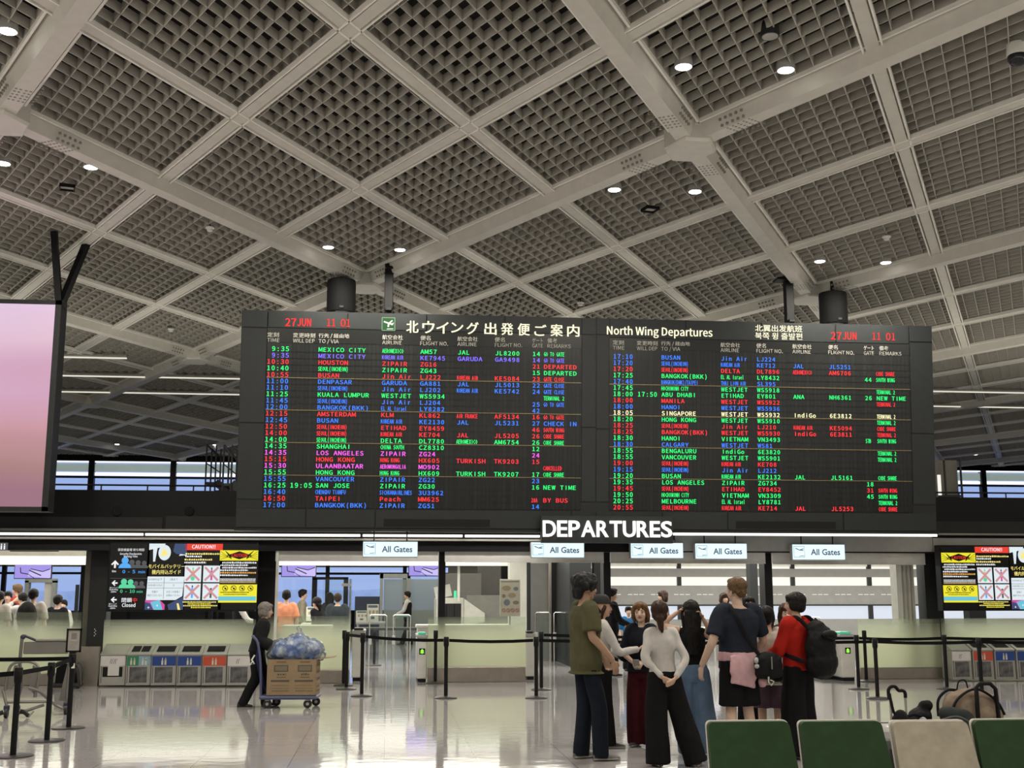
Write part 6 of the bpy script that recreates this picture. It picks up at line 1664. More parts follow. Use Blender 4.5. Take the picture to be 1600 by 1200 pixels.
o = remeshed(m, 'rucksack', cloth('dark_grey_rucksack', (.03, .03, .03)), None, .02, 1, .01, (8, 8, 8), 2); o.matrix_world = rk.matrix_basis.copy(); tag(o, 'dark rucksack on the back of the man in the left doorway', 'backpack')
inside('man with dark hair facing the airfield beyond the left doorway', 91, 930, 25.4, 4, ('short', H_blk), (SUIT, .95, .86, .02))
inside('short person in white shirt beside the left airfield window', 100, 938, 30., 190, ('short', H_blk), (WHT, .95, .9, .016))

# ------------------------------------------------------------------ bags worn by the group
def strap(m, pts, w=.02, mi=0): m.tube(bez(pts, 6), [(w, .005)] * (6 * (len(pts) - 1) + 1) if len(pts) > 2 else w, 8, mi)
def bag_at(P, mb, name, mats, lab, cat, vox=None, folds=.006, seed=1):
    if vox: o = remeshed(mb, name, mats, None, vox, 2, folds, (14, 14, 10), seed)
    else: o = mb.build(name, mats, smooth=True)
    o.matrix_world = P.matrix_basis.copy()
    tag(o, lab, cat); return o
M_nyl = cloth('black_nylon', (.010, .010, .011), .6)
s_ = o9['s']; V = o9['V']; m = MB()
m.ell(V((0, -.285, 1.15)), (.19 * s_, .15 * s_, .27 * s_), 20, 14); m.ell(V((0, -.29, 1.00)), (.20 * s_, .16 * s_, .17 * s_), 20, 14); m.ell(V((0, -.25, 1.36)), (.13 * s_, .10 * s_, .09 * s_), 16, 10)
bk = bag_at(rd, m, 'backpack', M_nyl, 'large black backpack on the back of the red fleece', 'backpack', .012, .012)
m = MB(); m.ell(V((0, -.40, 1.30)), (.13 * s_, .06 * s_, .05 * s_), 14, 8); m.tube([V((-.1, -.42, 1.28)), V((0, -.46, 1.25)), V((.1, -.42, 1.28))], .012, 8); m.build('flap', M_nyl, bk, smooth=True)
m = MB()
for sx in (-1, 1): strap(m, [V((sx * .10, -.20, 1.37)), V((sx * .115, -.08, 1.475)), V((sx * .12, .06, 1.43)), V((sx * .135, .135, 1.28)), V((sx * .18, .05, 1.10)), V((sx * .17, -.18, 1.02))], .022)
m.build('shoulder_straps', M_nyl, bk, smooth=True)
m = MB(); m.tube([V((0, -.2, 1.42)), V((0, -.24, 1.47)), V((0, -.28, 1.43))], .009, 8); m.build('grab_loop', M_nyl, bk)
s_ = o6['s']; V = o6['V']; m = MB(); m.ell(V((.19, -.22, .90)), (.155 * s_, .085 * s_, .135 * s_), 18, 12); m.box(V((.19, -.22, .89)), (.27 * s_, .13 * s_, .22 * s_), bev=.03)
sb = bag_at(bl, m, 'shoulder_bag', M_nyl, 'black crossbody bag at the hip of the blond man', 'bag', .012, .006)
m = MB(); strap(m, [V((.08, -.24, 1.0)), V((-.02, -.172, 1.18)), V((-.11, -.162, 1.36)), V((-.13, -.06, 1.475)), V((-.10, .07, 1.44)), V((.05, .165, 1.25)), V((.24, .10, 1.02)), V((.30, -.12, .96))], .02); m.build('strap', M_nyl, sb, smooth=True)
m = MB(); m.ell(V((.02, -.285, .955)), (.022, .02, .03), 10, 8); m.ell(V((.02, -.29, .90)), (.026, .02, .022), 10, 8); m.build('plush_charm', mat('pale_charm', (.40, .42, .40), .7), sb, smooth=True)
m = MB(); m.tube([V((.14, -.30, .80)), V((.13, -.31, .75)), V((.16, -.31, .72)), V((.19, -.31, .755)), V((.15, -.31, .77))], .008, 6); m.build('key_charm', mat('cream_charm', (.5, .46, .40), .6), sb, smooth=True)
m = MB(); m.box(V((.17, -.315, .93)), (.012, .008, .12)); m.build('zip', M_fr, sb)
V = o8['V']; s_ = o8['s']; m = MB(); m.box(V((.02, -.20, .93)), (.26 * s_, .08 * s_, .18 * s_), bev=.03)
wb = bag_at(yo, m, 'waist_bag', M_nyl, 'flat black bag slung behind the printed cream tee', 'bag', .011, .005)
m = MB(); strap(m, [V((.13, -.2, .98)), V((.20, -.06, .99)), V((.19, .10, .99)), V((0, .18, 1.0)), V((-.19, .1, .99)), V((-.20, -.06, .99)), V((-.10, -.2, .98))], .013); m.build('strap', M_nyl, wb, smooth=True)
# the jacketed woman's phone-like cup held in both hands
V = o3['V']; m = MB(); m.box(V((0, .27, 1.00)), (.07, .012, .14), bev=.005, rot=Matrix.Rotation(R(-40), 3, 'X')); bag_at(fac, m, 'phone', mat('pale_phone', (.30, .28, .27), .3), 'phone held by the woman in burgundy trousers', 'phone')
# ================================================================== belt posts, trolley, luggage cart, seats, suitcases
M_post = mat('black_post_paint', (.006, .006, .0065), .5, spec=.2); M_base = mat('grey_post_base', (.05, .048, .045), .4, .4); M_belt = mat('black_belt', (.006, .006, .0065), .85, spec=.1)
def post(lab, x, y, ytop, flatbase=False):
    p = fl(x, y); h = at(x + 4 * (x > 900) - 4 * (x < 500) * 0, ytop, p.y).z
    t = thing('belt_post', lab, 'barrier post', (p.x, p.y, 0), 0, 'black retractable belt posts')
    m = MB()
    if flatbase: m.lathe([(.195, 0), (.195, .010), (.185, .014), (.04, .016)], n=32)
    else: m.lathe([(.175, 0), (.175, .012), (.15, .026), (.05, .04)], n=32)
    m.build('base', M_base, t, smooth=True)
    m = MB(); m.cyl((0, 0, .01), (0, 0, h - .12), .03, 16); m.build('pole', M_post, t, smooth=True)
    m = MB(); m.lathe([(.032, h - .16), (.041, h - .13), (.041, h - .01), (.034, h)], n=20); m.box((0, -.042, h - .06), (.05, .02, .07), bev=.006); m.build('belt_head', M_post, t, smooth=True)
    return Vector((p.x, p.y, h - .055))
def belt(lab, a, b_, sag=.02):
    d = b_ - a; n = max(2, int(d.length / .3)); L_ = d.normalized() * .045
    pts = [(a + L_).lerp(b_ - L_, i / n) + Vector((0, 0, -sag * 4 * (i / n) * (1 - i / n))) for i in range(n + 1)]
    sdv = Vector((-d.y, d.x, 0)).normalized() * .0015
    m = MB(); rg = [[p + sdv + Vector((0, 0, -.024)), p + sdv + Vector((0, 0, .024)), p - sdv + Vector((0, 0, .024)), p - sdv + Vector((0, 0, -.024))] for p in pts]
    m.loft(rg); tag(m.build('belt', M_belt), lab, 'belt', 'barrier belts')
a1 = post('belt post nearest the left edge, on a thin flat base', 20, 1182, 1043, True); a2 = post('middle one of the three belt posts on flat bases at the left', 73, 1158, 1035, True); a3 = post('belt post carrying the framed notice at the left', 107, 1138, 1022, True)
b1 = post('belt post just right of the cardboard box', 541, 1077, 987); b1b = post('rear belt post touching the one right of the cardboard box', 536.5, 1071, 985); b2 = post('belt post in front of the second doorway', 565, 1088, 989)
b3 = post('belt post standing alone before the black door post', 696.5, 1091, 995); b4 = post('belt post left of the olive tee man, the front one', 838, 1091, 995); b5 = post('belt post left of the olive tee man, the rear one', 846, 1078, 987)
b6 = post('slim belt post behind the black door post', 680, 1068, 985); b7 = post('belt post inside the lane between the gate boxes', 584.5, 1040, 985)
c1 = post('belt post just right of the backpack, front left of the three', 1342, 1077, 992); c2 = post('rearmost of the three belt posts right of the backpack', 1354, 1065, 985); c3 = post('front right one of the three belt posts right of the backpack', 1371.5, 1092, 997)
c4 = post('belt post before the first right-hand bin', 1480, 1077, 992); c5 = post('belt post rising behind the beige rucksack', 1535.5, 1100, 997)
belt('belt from the first post to the right-hand doorway post, front line', b2, b3); belt('belt between the door post and the olive tee man, front line', b3, b4)
belt('belt running behind the crowd in the front line', b4, c3, .03); belt('belt in front of the right frosted barrier, front line', c3, c5); belt('belt leaving the picture at right, front line', c5, c5 + Vector((1.9, .35, 0)))
belt('belt running behind the crowd in the rear line', b5, c1, .03); belt('belt in front of the right frosted barrier, rear line', c1, c4); belt('belt leaving the picture at right, rear line', c4, c4 + Vector((2.6, -.1, 0)))
belt('short belt joining the two posts by the cardboard box', b1, b2, .0)
belt('nearest belt sagging from the left edge to the first flat-based post', a1 + Vector((-.9, -.6, -.05)), a1, .0); belt('belt between the first and second flat-based posts', a1, a2, .0); belt('belt between the second flat-based post and the notice post', a2, a3, .0); belt('belt running left from the notice post', a3 + Vector((-2.2, .15, 0)), a3, .01)
# framed notice on the third post
h_ = a3.z + .055; nt_ = thing('framed_notice', 'small framed notice on top of the belt post at the left', 'notice', (a3.x, a3.y, h_ + .002))
p0_, p1_ = at(102, 1018, a3.y), at(128, 981, a3.y); w = p1_.x - p0_.x; hh = p1_.z - p0_.z
m = MB(); m.span((-w / 2 - .0, -.012, .02), (-w / 2 + .02, .012, hh + .02)); m.span((w / 2 - .02, -.012, .02), (w / 2, .012, hh + .02)); m.span((-w / 2, -.012, hh), (w / 2, .012, hh + .02)); m.span((-w / 2, -.012, .02), (w / 2, .012, .04)); m.span((-w / 2, .008, .02), (w / 2, .012, hh + .02)); m.build('frame', M_post, nt_)
m = MB(); m.span((-w / 2 + .018, -.002, .038), (w / 2 - .018, .006, hh + .002)); m.build('sheet', mat('grey_notice_sheet', (.36, .34, .31), .6), nt_)
m = MB(); FM = frame_at((-w / 2, -.003, .02)); rect(m, FM, w * .32, hh * .55, w * .68, hh * .82, .001)
for i in range(4): scribble(m, FM, w * .22, w * (.8 - .05 * i), hh * (.42 - .085 * i), hh * .035, 0, 60 + i, .001)
m.build('print', mat('faint_grey_print', (.20, .19, .18), .7), nt_)
m = MB(); m.box((0, 0, .012), (.07, .05, .022)); m.build('clamp', M_post, nt_)
m = MB(); m.span((-w * .02, -.034, -.17), (w * .2, -.031, -.11)); m.build('white_sticker', M_white, nt_)

# ------------------------------------------------------------------ platform trolley with the cardboard box and the bag of rubbish
tp = fl(450, 1107); TZ = R(-3)
tr = thing('platform_trolley', 'blue-grey platform trolley pushed by the cleaner', 'trolley', (tp.x, tp.y, 0), TZ)
M_blu = mat('blue_grey_plastic', (.075, .085, .17), .45); M_whl = mat('black_wheel', (.012, .012, .013), .5)
m = MB(); m.box((0, .22, .15), (.82, .52, .055), bev=.02); m.build('platform', M_blu, tr)
for (x, y) in ((-.30, .04), (-.22, .40), (.27, .04), (.35, .40)):
    m = MB(); m.cyl((x - .0, y - .02, .06), (x, y + .02, .06), .06, 18); wl_ = m.build('wheel', M_whl, tr, smooth=True)
    m = MB(); m.cyl((x, y - .024, .06), (x, y + .024, .06), .022, 12); m.box((x, y, .115), (.06, .07, .02)); m.build('fork', M_grey, wl_)
m = MB(); m.tube(bez([(-.39, .02, .16), (-.41, .02, .6), (-.46, .02, .90), (-.52, .02, .99)], 5) + bez([(-.54, .04, 1.0), (-.54, .24, 1.0), (-.54, .42, 1.0)], 2) + bez([(-.52, .44, .99), (-.46, .44, .90), (-.41, .44, .6), (-.39, .44, .16)], 5), .018, 10); m.build('push_handle', M_blu, tr, smooth=True)
m = MB(); m.loft([[Vector((x + .008 * k, y, z)) for (x, y, z) in r_ for k in (1,)] for r_ in ([(-.46, .05, .92), (-.44, .05, .92), (-.44, .42, .92), (-.46, .42, .92)], [(-.50, .06, .70), (-.48, .06, .70), (-.48, .40, .70), (-.50, .40, .70)], [(-.44, .08, .42), (-.42, .08, .42), (-.42, .38, .42), (-.44, .38, .42)], [(-.36, .14, .22), (-.35, .14, .22), (-.35, .32, .22), (-.36, .32, .22)])])
m.build('cloth_sack', cloth('navy_cloth_sack', (.03, .035, .10)), tr, smooth=True)
m = MB(); m.tube([(-.50, .04, .74), (-.54, .03, .67), (-.50, .02, .62), (-.56, .02, .60), (-.52, .03, .66)], .012, 6); m.build('white_tie', M_white, tr, smooth=True)
M_card = mat('brown_cardboard', (.25, .18, .105), .8, noise_amt=.08); M_prn = mat('dark_box_print', (.075, .065, .05), .8); M_prn2 = mat('faint_box_print', (.15, .10, .055), .8)
bx_ = thing('cardboard_box', 'large open cardboard box on the platform trolley', 'box', (tp.x, tp.y, .18), TZ)
bw, bd, bh = .70, .50, .50
m = MB(); T = .006
x0b = -.31
m.span((x0b, -.03, 0), (x0b + bw, -.03 + T, bh)); m.span((x0b, bd - .03 - T, 0), (x0b + bw, bd - .03, bh)); m.span((x0b, -.03, 0), (x0b + T, bd - .03, bh)); m.span((x0b + bw - T, -.03, 0), (x0b + bw, bd - .03, bh)); m.span((x0b, -.03, 0), (x0b + bw, bd - .03, .01)); m.build('walls', M_card, bx_)
m = MB(); m.add([(x0b + bw, -.03, bh), (x0b + bw, bd - .03, bh), (x0b + bw + .24, bd - .05, bh + .03), (x0b + bw + .24, -.01, bh + .03), (x0b + bw, -.03, bh - .006), (x0b + bw, bd - .03, bh - .006), (x0b + bw + .24, bd - .05, bh + .024), (x0b + bw + .24, -.01, bh + .024)], [(0, 1, 2, 3), (7, 6, 5, 4), (0, 3, 7, 4), (3, 2, 6, 7), (2, 1, 5, 6)]); m.build('flap', M_card, bx_)
m = MB(); m.add([(x0b, bd - .03, bh), (x0b + bw, bd - .03, bh), (x0b + bw, bd + .12, bh + .08), (x0b, bd + .12, bh + .08), (x0b, bd - .024, bh), (x0b + bw, bd - .024, bh), (x0b + bw, bd + .126, bh + .08), (x0b, bd + .126, bh + .08)], [(0, 1, 2, 3), (7, 6, 5, 4), (3, 2, 6, 7)]); m.build('flap', M_card, bx_)
m = MB(); FM = frame_at((x0b, -.031, 0))
for k in range(2):
    ox = .05 + .335 * k
    rect(m, FM, ox + .05, .33, ox + .25, .42, .001, 0); rect(m, FM, ox + .065, .342, ox + .235, .408, .002, 2)
    put_text(m, '北白川水', FM, ox + .16, .345, .030, .12, 0, .02, 'C', True, .001) if False else scribble(m, FM, ox + .10, ox + .22, .28, .028, 0, 70 + k, .001)
    scribble(m, FM, ox + .09, ox + .22, .245, .016, 0, 72 + k, .001)
    rect(m, FM, ox + .01, .19, ox + .27, .215, .001, 0); stroke(m, FM, [(ox + .01, .14), (ox + .26, .14)], .006, .001, 1); stroke(m, FM, [(ox + .01, .10), (ox + .27, .10)], .006, .001, 1)
    scribble(m, FM, ox + .03, ox + .27, .055, .02, 1, 74 + k, .001); rect(m, FM, ox + .08, .455, ox + .22, .475, .001, 1)
FM2 = Matrix.Translation((x0b + bw + .001, -.03, 0)) @ Matrix.Rotation(R(90), 4, 'Z') @ Matrix.Rotation(R(90), 4, 'X')
for z, hh_ in ((.40, .045), (.30, .045), (.20, .04), (.10, .035), (.04, .03)): scribble(m, FM2, .06, .42, z, hh_, 1, int(z * 100), .001)
m.build('printing', [M_prn, M_prn2, mat('grey_box_print', (.16, .13, .09), .8)], bx_)
bg = thing('rubbish_bag', 'clear plastic bag stuffed with crumpled blue plastic on the box', 'bag', (tp.x, tp.y, .10), TZ)
M_bp = bpy.data.materials.new('blue_crumpled_plastic'); M_bp.use_nodes = True
def _bp(M, c, seed):
    nt = M.node_tree; q = nt.nodes['Principled BSDF']; tc = nt.nodes.new('ShaderNodeTexCoord'); v = nt.nodes.new('ShaderNodeTexNoise'); v.inputs['Scale'].default_value = 7 + seed; v.inputs['Detail'].default_value = 5
    nt.links.new(tc.outputs['Object'], v.inputs['Vector']); r = nt.nodes.new('ShaderNodeValToRGB'); e = r.color_ramp.elements; e[0].position = .4; e[0].color = (*c, 1); e[1].position = .62; e[1].color = (.62, .68, .76, 1)
    nt.links.new(v.outputs['Fac'], r.inputs[0]); nt.links.new(r.outputs[0], q.inputs['Base Color']); q.inputs['Roughness'].default_value = .25
    bp_ = nt.nodes.new('ShaderNodeBump'); bp_.inputs['Strength'].default_value = .9; bp_.inputs['Distance'].default_value = .03; v2 = nt.nodes.new('ShaderNodeTexVoronoi'); v2.inputs['Scale'].default_value = 16; nt.links.new(tc.outputs['Object'], v2.inputs['Vector']); nt.links.new(v2.outputs['Distance'], bp_.inputs['Height']); nt.links.new(bp_.outputs['Normal'], q.inputs['Normal'])
_bp(M_bp, (.05, .14, .42), 0)
m = MB(); rnd = random.Random(5)
for (x, z, r_) in ((-.12, .70, .16), (.08, .76, .17), (.26, .72, .14), (0, .68, .2), (.16, .66, .18), (-.2, .66, .12)): m.ell((x, .2 + rnd.uniform(-.08, .06), z), (r_, r_ * 1.1, r_ * .85), 14, 10)
remeshed(m, 'contents', M_bp, bg, .016, 0, .035, (9, 9, 9), 4)
M_clear = bpy.data.materials.new('clear_plastic_film'); M_clear.use_nodes = True
_glass(M_clear, (.93, .95, .97), .12, 1.6, grad=(0, 5, .16, .16), film=(.8, .83, .86))
m = MB()
for (x, z, r_) in ((-.16, .70, .18), (.08, .77, .20), (.30, .70, .17), (.05, .67, .24), (-.27, .64, .1), (.42, .62, .08)): m.ell((x, .2, z), (r_, r_ * 1.1, r_ * .9), 14, 10)
m.tube([(.1, .2, .93), (.12, .18, .99), (.08, .2, 1.02)], [.05, .02, .035], 10)
remeshed(m, 'film', M_clear, bg, .018, 1, .03, (8, 8, 8), 7)

# ------------------------------------------------------------------ airport luggage cart at the left
lp = fl(45, 1118)
lc = thing('luggage_cart', 'grey airport luggage cart behind the left belt posts', 'cart', (lp.x, lp.y, 0), R(4))
M_al = mat('grey_aluminium', (.20, .195, .18), .4, .5); sc = lp.y / 1889.
PX = lambda x, y, d=0.: Vector(((x - 45) * sc, d, (1118 - y) * sc))
m = MB(); m.tube([PX(28, 1003), PX(27, 1040), PX(30, 1075, .1), PX(24, 1100, .1)], .022, 10); m.tube([PX(100, 1008), PX(98, 1040), PX(96, 1095, .05)], .022, 10); m.tube([PX(28, 1036), PX(96, 1036)], .017, 8); m.tube([PX(48, 1009), PX(100, 1009)], .019, 8); m.build('frame_tube', M_al, lc, smooth=True)
m = MB(); m.tube(bez([PX(27, 1006), PX(30, 1002), PX(36, 1004), PX(48, 1009)], 5), .017, 10); m.ell(PX(29, 1004), (.035, .03, .035), 10, 8); m.build('brake_handle', mat('navy_handle', (.02, .02, .05), .5), lc, smooth=True)
m = MB(); m.box(PX(63, 1020), (64 * sc, .02, 18 * sc), bev=.01); m.build('advert_panel', mat('grey_advert_panel', (.16, .155, .14), .5), lc)
m = MB(); m.tube(bez([PX(14, 1080, -.2), PX(16, 1056, -.2), PX(24, 1041, -.2), PX(50, 1040, -.2), PX(60, 1054, -.2), PX(56, 1090, -.2)], 5), .020, 10); m.build('basket_tube', M_al, lc, smooth=True)
m = MB(); m.prism([PX(16, 1078, -.18), PX(24, 1044, -.18), PX(29, 1044, -.18), PX(24, 1078, -.18)], (0, .03, 0)); m.build('side_plate', M_al, lc); m = MB(); m.prism([PX(47, 1078, -.18), PX(50, 1044, -.18), PX(59, 1050, -.18), PX(58, 1090, -.18)], (0, .03, 0)); m.build('side_plate', M_al, lc)
m = MB(); m.prism([PX(84, 1098, .1), PX(94, 1040, .1), PX(101, 1036, .1), PX(98, 1100, .1)], (0, .03, 0)); m.build('side_plate', M_al, lc)
m = MB(); m.tube([PX(20, 1096, -.25), PX(75, 1096, -.25)], .019, 8); m.tube([PX(11, 1079, -.2), PX(20, 1104, -.25)], .020, 8); m.tube(bez([PX(48, 1076, -.25), PX(62, 1082, -.2), PX(80, 1102, 0), PX(95, 1110, .05)], 5), .020, 8); m.tube([PX(36, 1112, -.28), PX(70, 1101, -.2)], .020, 8); m.tube([PX(30, 1092, -.24), PX(42, 1097, -.25)], .012, 6); m.build('deck_tube', M_al, lc, smooth=True)
for i, (x, y, d) in enumerate(((20, 1112, -.28), (35, 1115, -.30), (96, 1117, .06))):
    z = .062; c_ = PX(x, 1118, d); m = MB(); m.cyl(c_ + Vector((-.02, 0, z)), c_ + Vector((.02, 0, z)), .062, 16); w_ = m.build('wheel', M_whl, lc, smooth=True)
    m = MB(); m.box(c_ + Vector((0, 0, z + .065)), (.07, .06, .07), bev=.01); m.build('fork', mat('navy_handle', (.02, .02, .05), .5), w_)
for a_, b2_ in (((16, 1110), (8, 1128)), ((40, 1109), (52, 1124))):
    m = MB(); m.tube(bez([PX(a_[0], a_[1], -.3), PX(a_[0] + (b2_[0] - a_[0]) * .5, a_[1] + 1, -.32), PX(b2_[0], 1115, -.34)], 5), [(.03, .02)] * 11, 8); m.build('bumper_arm', M_whl, lc, smooth=True)
m = MB(); m.tube([PX(52, 1116, -.34), PX(57, 1109, -.28)], .017, 8); m.build('hook', M_al, lc)
# dark pushchair folded by the pillar
sp = fl(103, 1076)
st_ = thing('pushchair', 'dark folded pushchair parked against the pillar at the left', 'pushchair', (sp.x, sp.y, 0)); k = sp.y / 1889.
Q = lambda x, y, d=0.: Vector(((x - 103) * k, d, (1076 - y) * k))
m = MB(); m.tube(bez([Q(83, 1070), Q(82, 1048), Q(88, 1039), Q(99, 1037), Q(112, 1038), Q(121, 1048), Q(124, 1070)], 5), .02, 10); m.tube(bez([Q(112, 1068, .05), Q(115, 1044, .05), Q(119, 1038, .05), Q(125, 1046, .05), Q(126, 1064, .05)], 4), .014, 8); m.build('frame', mat('dark_grey_tube', (.06, .058, .055), .4), st_, smooth=True)
m = MB(); m.prism([Q(86, 1068, .02), Q(87, 1046, .02), Q(98, 1040, .02), Q(113, 1042, .02), Q(116, 1068, .02)], (0, .12, 0)); m.build('fabric_seat', BLK, st_)
m = MB(); m.box(Q(102, 1071, .05), (44 * k, .3, 6 * k), bev=.02); m.build('footrest', M_dark, st_)
for x in (82, 121):
    m = MB(); m.cyl(Q(x, 1076, 0) + Vector((-.015, 0, .05)), Q(x, 1076, 0) + Vector((.015, 0, .05)), .05, 14); m.build('wheel', M_whl, st_, smooth=True)

# ------------------------------------------------------------------ seats in the foreground
M_sg = cloth('green_seat_vinyl', (.024, .056, .022), .5); M_sb = cloth('beige_seat_vinyl', (.40, .36, .29), .5); M_shell = mat('pale_seat_shell', (.60, .57, .52), .45); M_under = mat('dark_seat_side', (.012, .02, .012), .6)
def rounded(x0, x1, z0, z1, r, y0, y1, top_in=0.):
    pts = [(x0 - .02, z0), (x1 + .02, z0), (x1, z1 - r)]
    for i in range(1, 6): a = R(18 * i); pts.append((x1 - r + r * math.cos(a), z1 - r + r * math.sin(a)))
    for i in range(0, 6): a = R(90 + 18 * i); pts.append((x0 + r - r * math.sin(a - R(90)) , z1 - r + r * math.cos(a - R(90)))) if False else pts.append((x0 + r + r * math.cos(a), z1 - r + r * math.sin(a)))
    return pts
YS0 = 7.55
seats = [(1106, 1233, 1128.5, M_sg, 'green airport seat, leftmost of the row'), (1250, 1377, 1128, M_sg, 'green airport seat between the other green seat and the beige one'), (1394, 1511, 1128, M_sb, 'beige airport seat in the row of green ones'), (1521, 1640, 1126, M_sg, 'green airport seat cut by the right edge')]
for xa, xb, yt, mt, lab in seats:
    a, c = at(xa, yt, YS0), at(xb, yt, YS0); w = c.x - a.x; h = a.z
    t = thing('airport_seat', lab, 'seat', ((a.x + c.x) / 2, YS0, 0), 0, 'row of airport seats'); rec = .20
    zb = .40; yo = -rec * (h - zb) / .5
    def slab(nm, m_, x0, x1, z1, off, th, r=.035):
        mb = MB(); q = rounded(x0, x1, zb, z1, r, 0, 0)
        mb.prism([Vector((x, off - rec * (z1 - z) / .5, z)) for x, z in q], (0, th, 0)); return mb.build(nm, m_, t)
    slab('back_cushion', mt, -w / 2, w / 2, h, 0, .05)
    slab('back_shell', M_shell, -w / 2 - .004, w / 2 + .008, h + .006, .05, .018)
    m = MB(); m.box((0, yo - .24, .41), (w - .01, .48, .07), bev=.025); m.build('seat_cushion', mt, t)
    m = MB(); m.box((0, yo - .22, .36), (w - .04, .40, .03), bev=.01); m.build('seat_pan', M_shell, t)
    for sx in (-1, 1):
        m = MB(); m.box((sx * (w / 2 - .06), yo - .2, .17), (.04, .06, .345)); m.box((sx * (w / 2 - .06), yo - .2, .012), (.05, .46, .024)); m.build('leg', mat('seat_leg_metal', (.35, .35, .34), .3, .8), t)
# ------------------------------------------------------------------ suitcases behind the seats
def case(lab, cx, ytop, yfoot, w, d, h, mt, grp=None, rz=0):
    p = fl(cx, yfoot); t = thing('suitcase', lab, 'suitcase', (p.x, p.y, 0), rz)
    m = MB(); m.box((0, 0, h / 2 + .05), (w, d, h), bev=.05); m.build('shell', mt, t, smooth=True)
    for sx in (-1, 1):
        for sy in (-1, 1):
            m = MB(); m.cyl((sx * (w / 2 - .05) - .012, sy * (d / 2 - .04), .028), (sx * (w / 2 - .05) + .012, sy * (d / 2 - .04), .028), .028, 12); m.build('wheel', M_whl, t, smooth=True)
    return t, p
t, p = case('white hard suitcase glimpsed between the green and beige seats', 1388, 1128, 1272, .40, .26, .60, mat('white_suitcase', (.52, .50, .50), .25))
m = MB(); m.box((0, 0, .64), (.34, .05, .03), bev=.01); m.build('carry_handle', M_black, t)
t, p = case('dark cabin suitcase with raised telescopic handle behind the beige seat', 1414, 1128, 1296, .36, .24, .55, mat('dark_suitcase', (.02, .02, .022), .5))
zz_ = at(1412, 1072, p.y).z
m = MB()
for sx in (-1, 1): m.cyl((sx * .055, 0, .55), (sx * .055, 0, zz_ - .05), .009, 8)
m.build('handle_tube', M_fr, t, smooth=True)
m = MB(); m.tube(bez([(-.062, 0, zz_ - .09), (-.066, 0, zz_ - .03), (-.045, 0, zz_ - .004), (-.015, 0, zz_ - .004), (.01, 0, zz_ - .03), (.035, 0, zz_ - .03), (.055, 0, zz_ - .045), (.056, 0, zz_ - .08)], 5), .012, 10); m.build('handle_grip', M_post, t, smooth=True)
m = MB(); m.tube(bez([(-.066, -.01, zz_ - .05), (-.062, -.03, zz_ - .11), (-.05, -.03, zz_ - .17), (-.03, -.04, .76)], 5), [(.014, .010)] * 16, 8); m.ell((.0, -.03, .72), (.06, .05, .085), 12, 8); m.build('black_strap_bag', M_nyl, t, smooth=True)
p = fl(1500, 1160)
M_bgr = cloth('beige_rucksack_cloth', (.26, .20, .15), .75); M_gr2 = cloth('slate_bag_cloth', (.030, .034, .034), .7)
t, pc = case('black suitcase standing under the beige rucksack', 1507, 1128, 1266, .46, .28, .56, mat('dark_suitcase', (.02, .02, .022), .5))
zt_ = at(1495, 1064, pc.y).z; kk = pc.y / 1889.
m = MB(); xl_, xr_ = (1527 - 1507) * kk - .0, (1559 - 1507) * kk; zt2 = at(1543, 1066, pc.y).z
m.tube([(xl_, -.12, .60), (xl_, -.12, zt2 - .03), (xl_ + .03, -.12, zt2), (xr_ - .04, -.12, zt2), (xr_, -.12, zt2 - .04), (xr_ + .015, -.12, .60)], .016, 10); m.build('telescopic_handle', M_post, t, smooth=True)
rp = (pc.x + .07, pc.y, .60)
rk_ = thing('rucksack', 'beige rucksack with black straps lying on the black suitcase', 'backpack', rp)
m = MB(); m.ell((.04, .02, .14), (.225, .13, .15), 20, 14); m.ell((.10, .0, .10), (.19, .13, .10), 16, 10); remeshed(m, 'body', M_bgr, rk_, .012, 2, .01, (12, 12, 12), 3)
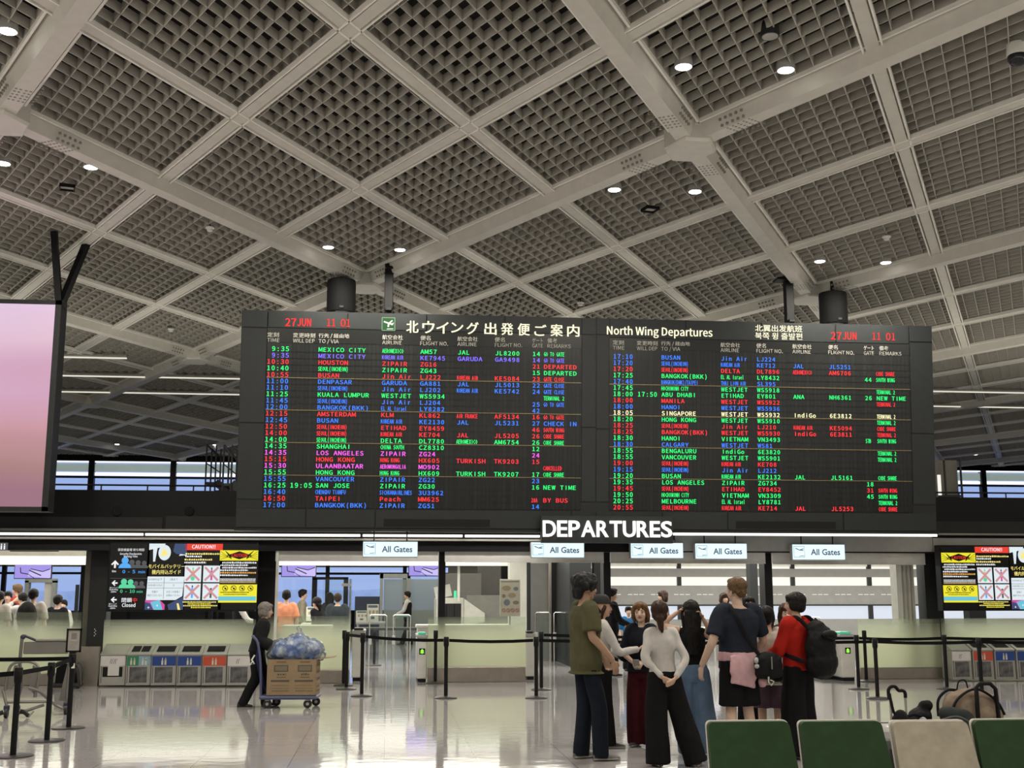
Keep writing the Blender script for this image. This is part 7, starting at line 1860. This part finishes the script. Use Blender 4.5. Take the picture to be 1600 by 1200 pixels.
m = MB(); m.tube(bez([(-.17, -.08, .10), (-.11, -.09, .22), (.04, -.08, .29), (.19, -.08, .21), (.26, -.07, .10)], 6), [(.014, .010)] * 25, 8); m.tube(bez([(-.21, .04, .08), (-.20, .05, .2), (-.12, .06, .27), (-.04, .06, .27)], 6), .011, 8); m.tube(bez([(-.06, .02, .28), (-.04, .02, .34), (.01, .02, .345), (.03, .02, .28)], 5), .006, 8); m.tube([(.16, -.11, .24), (.20, -.12, .14)], .012, 8); m.build('black_strap', M_nyl, rk_, smooth=True)
pl_ = fl(1459, 1268)
sl_ = thing('holdall', 'dark grey soft holdall leaning in front of the beige rucksack', 'bag', (pl_.x, pl_.y - .05, 0))
t2, _p = None, None
m = MB(); m.ell((.13, -.18, .685), (.17, .08, .085), 18, 12, rot=Matrix.Rotation(R(26), 3, 'Y')); m.ell((.10, -.18, .33), (.20, .14, .33), 18, 12); m.ell((.16, -.2, .55), (.15, .10, .13), 14, 10); remeshed(m, 'body', M_gr2, sl_, .013, 2, .015, (9, 9, 9), 5)
m = MB(); m.tube(bez([(-.05, -.29, .70), (.06, -.31, .72), (.18, -.30, .66), (.26, -.29, .58)], 6), .006, 6); m.build('piping', mat('grey_piping', (.08, .09, .09), .6), sl_, smooth=True)
sl2 = thing('backpack', 'black backpack with a white tag left of the grey holdall', 'backpack', (pl_.x - .18, pl_.y - .02, 0))
m = MB(); m.ell((.02, 0, .35), (.16, .14, .36), 16, 12); m.ell((.12, .03, .69), (.09, .08, .06), 12, 8); m.ell((.17, .03, .77), (.055, .05, .045), 10, 8); remeshed(m, 'body', M_nyl, sl2, .013, 2, .012, (10, 10, 10), 8)
m = MB(); m.ell((.09, -.085, .665), (.032, .02, .03), 10, 8, rot=Matrix.Rotation(R(30), 3, 'Y')); m.build('white_tag', mat('white_bag_tag', (.45, .45, .48), .6), sl2, smooth=True)
m = MB(); m.tube(bez([(-.16, -.05, .5), (-.12, -.08, .64), (0, -.09, .71), (.08, -.08, .70)], 6), .012, 8); m.build('strap', M_nyl, sl2, smooth=True)
for o in list(bpy.data.meshes):
    if o.users == 0: bpy.data.meshes.remove(o)
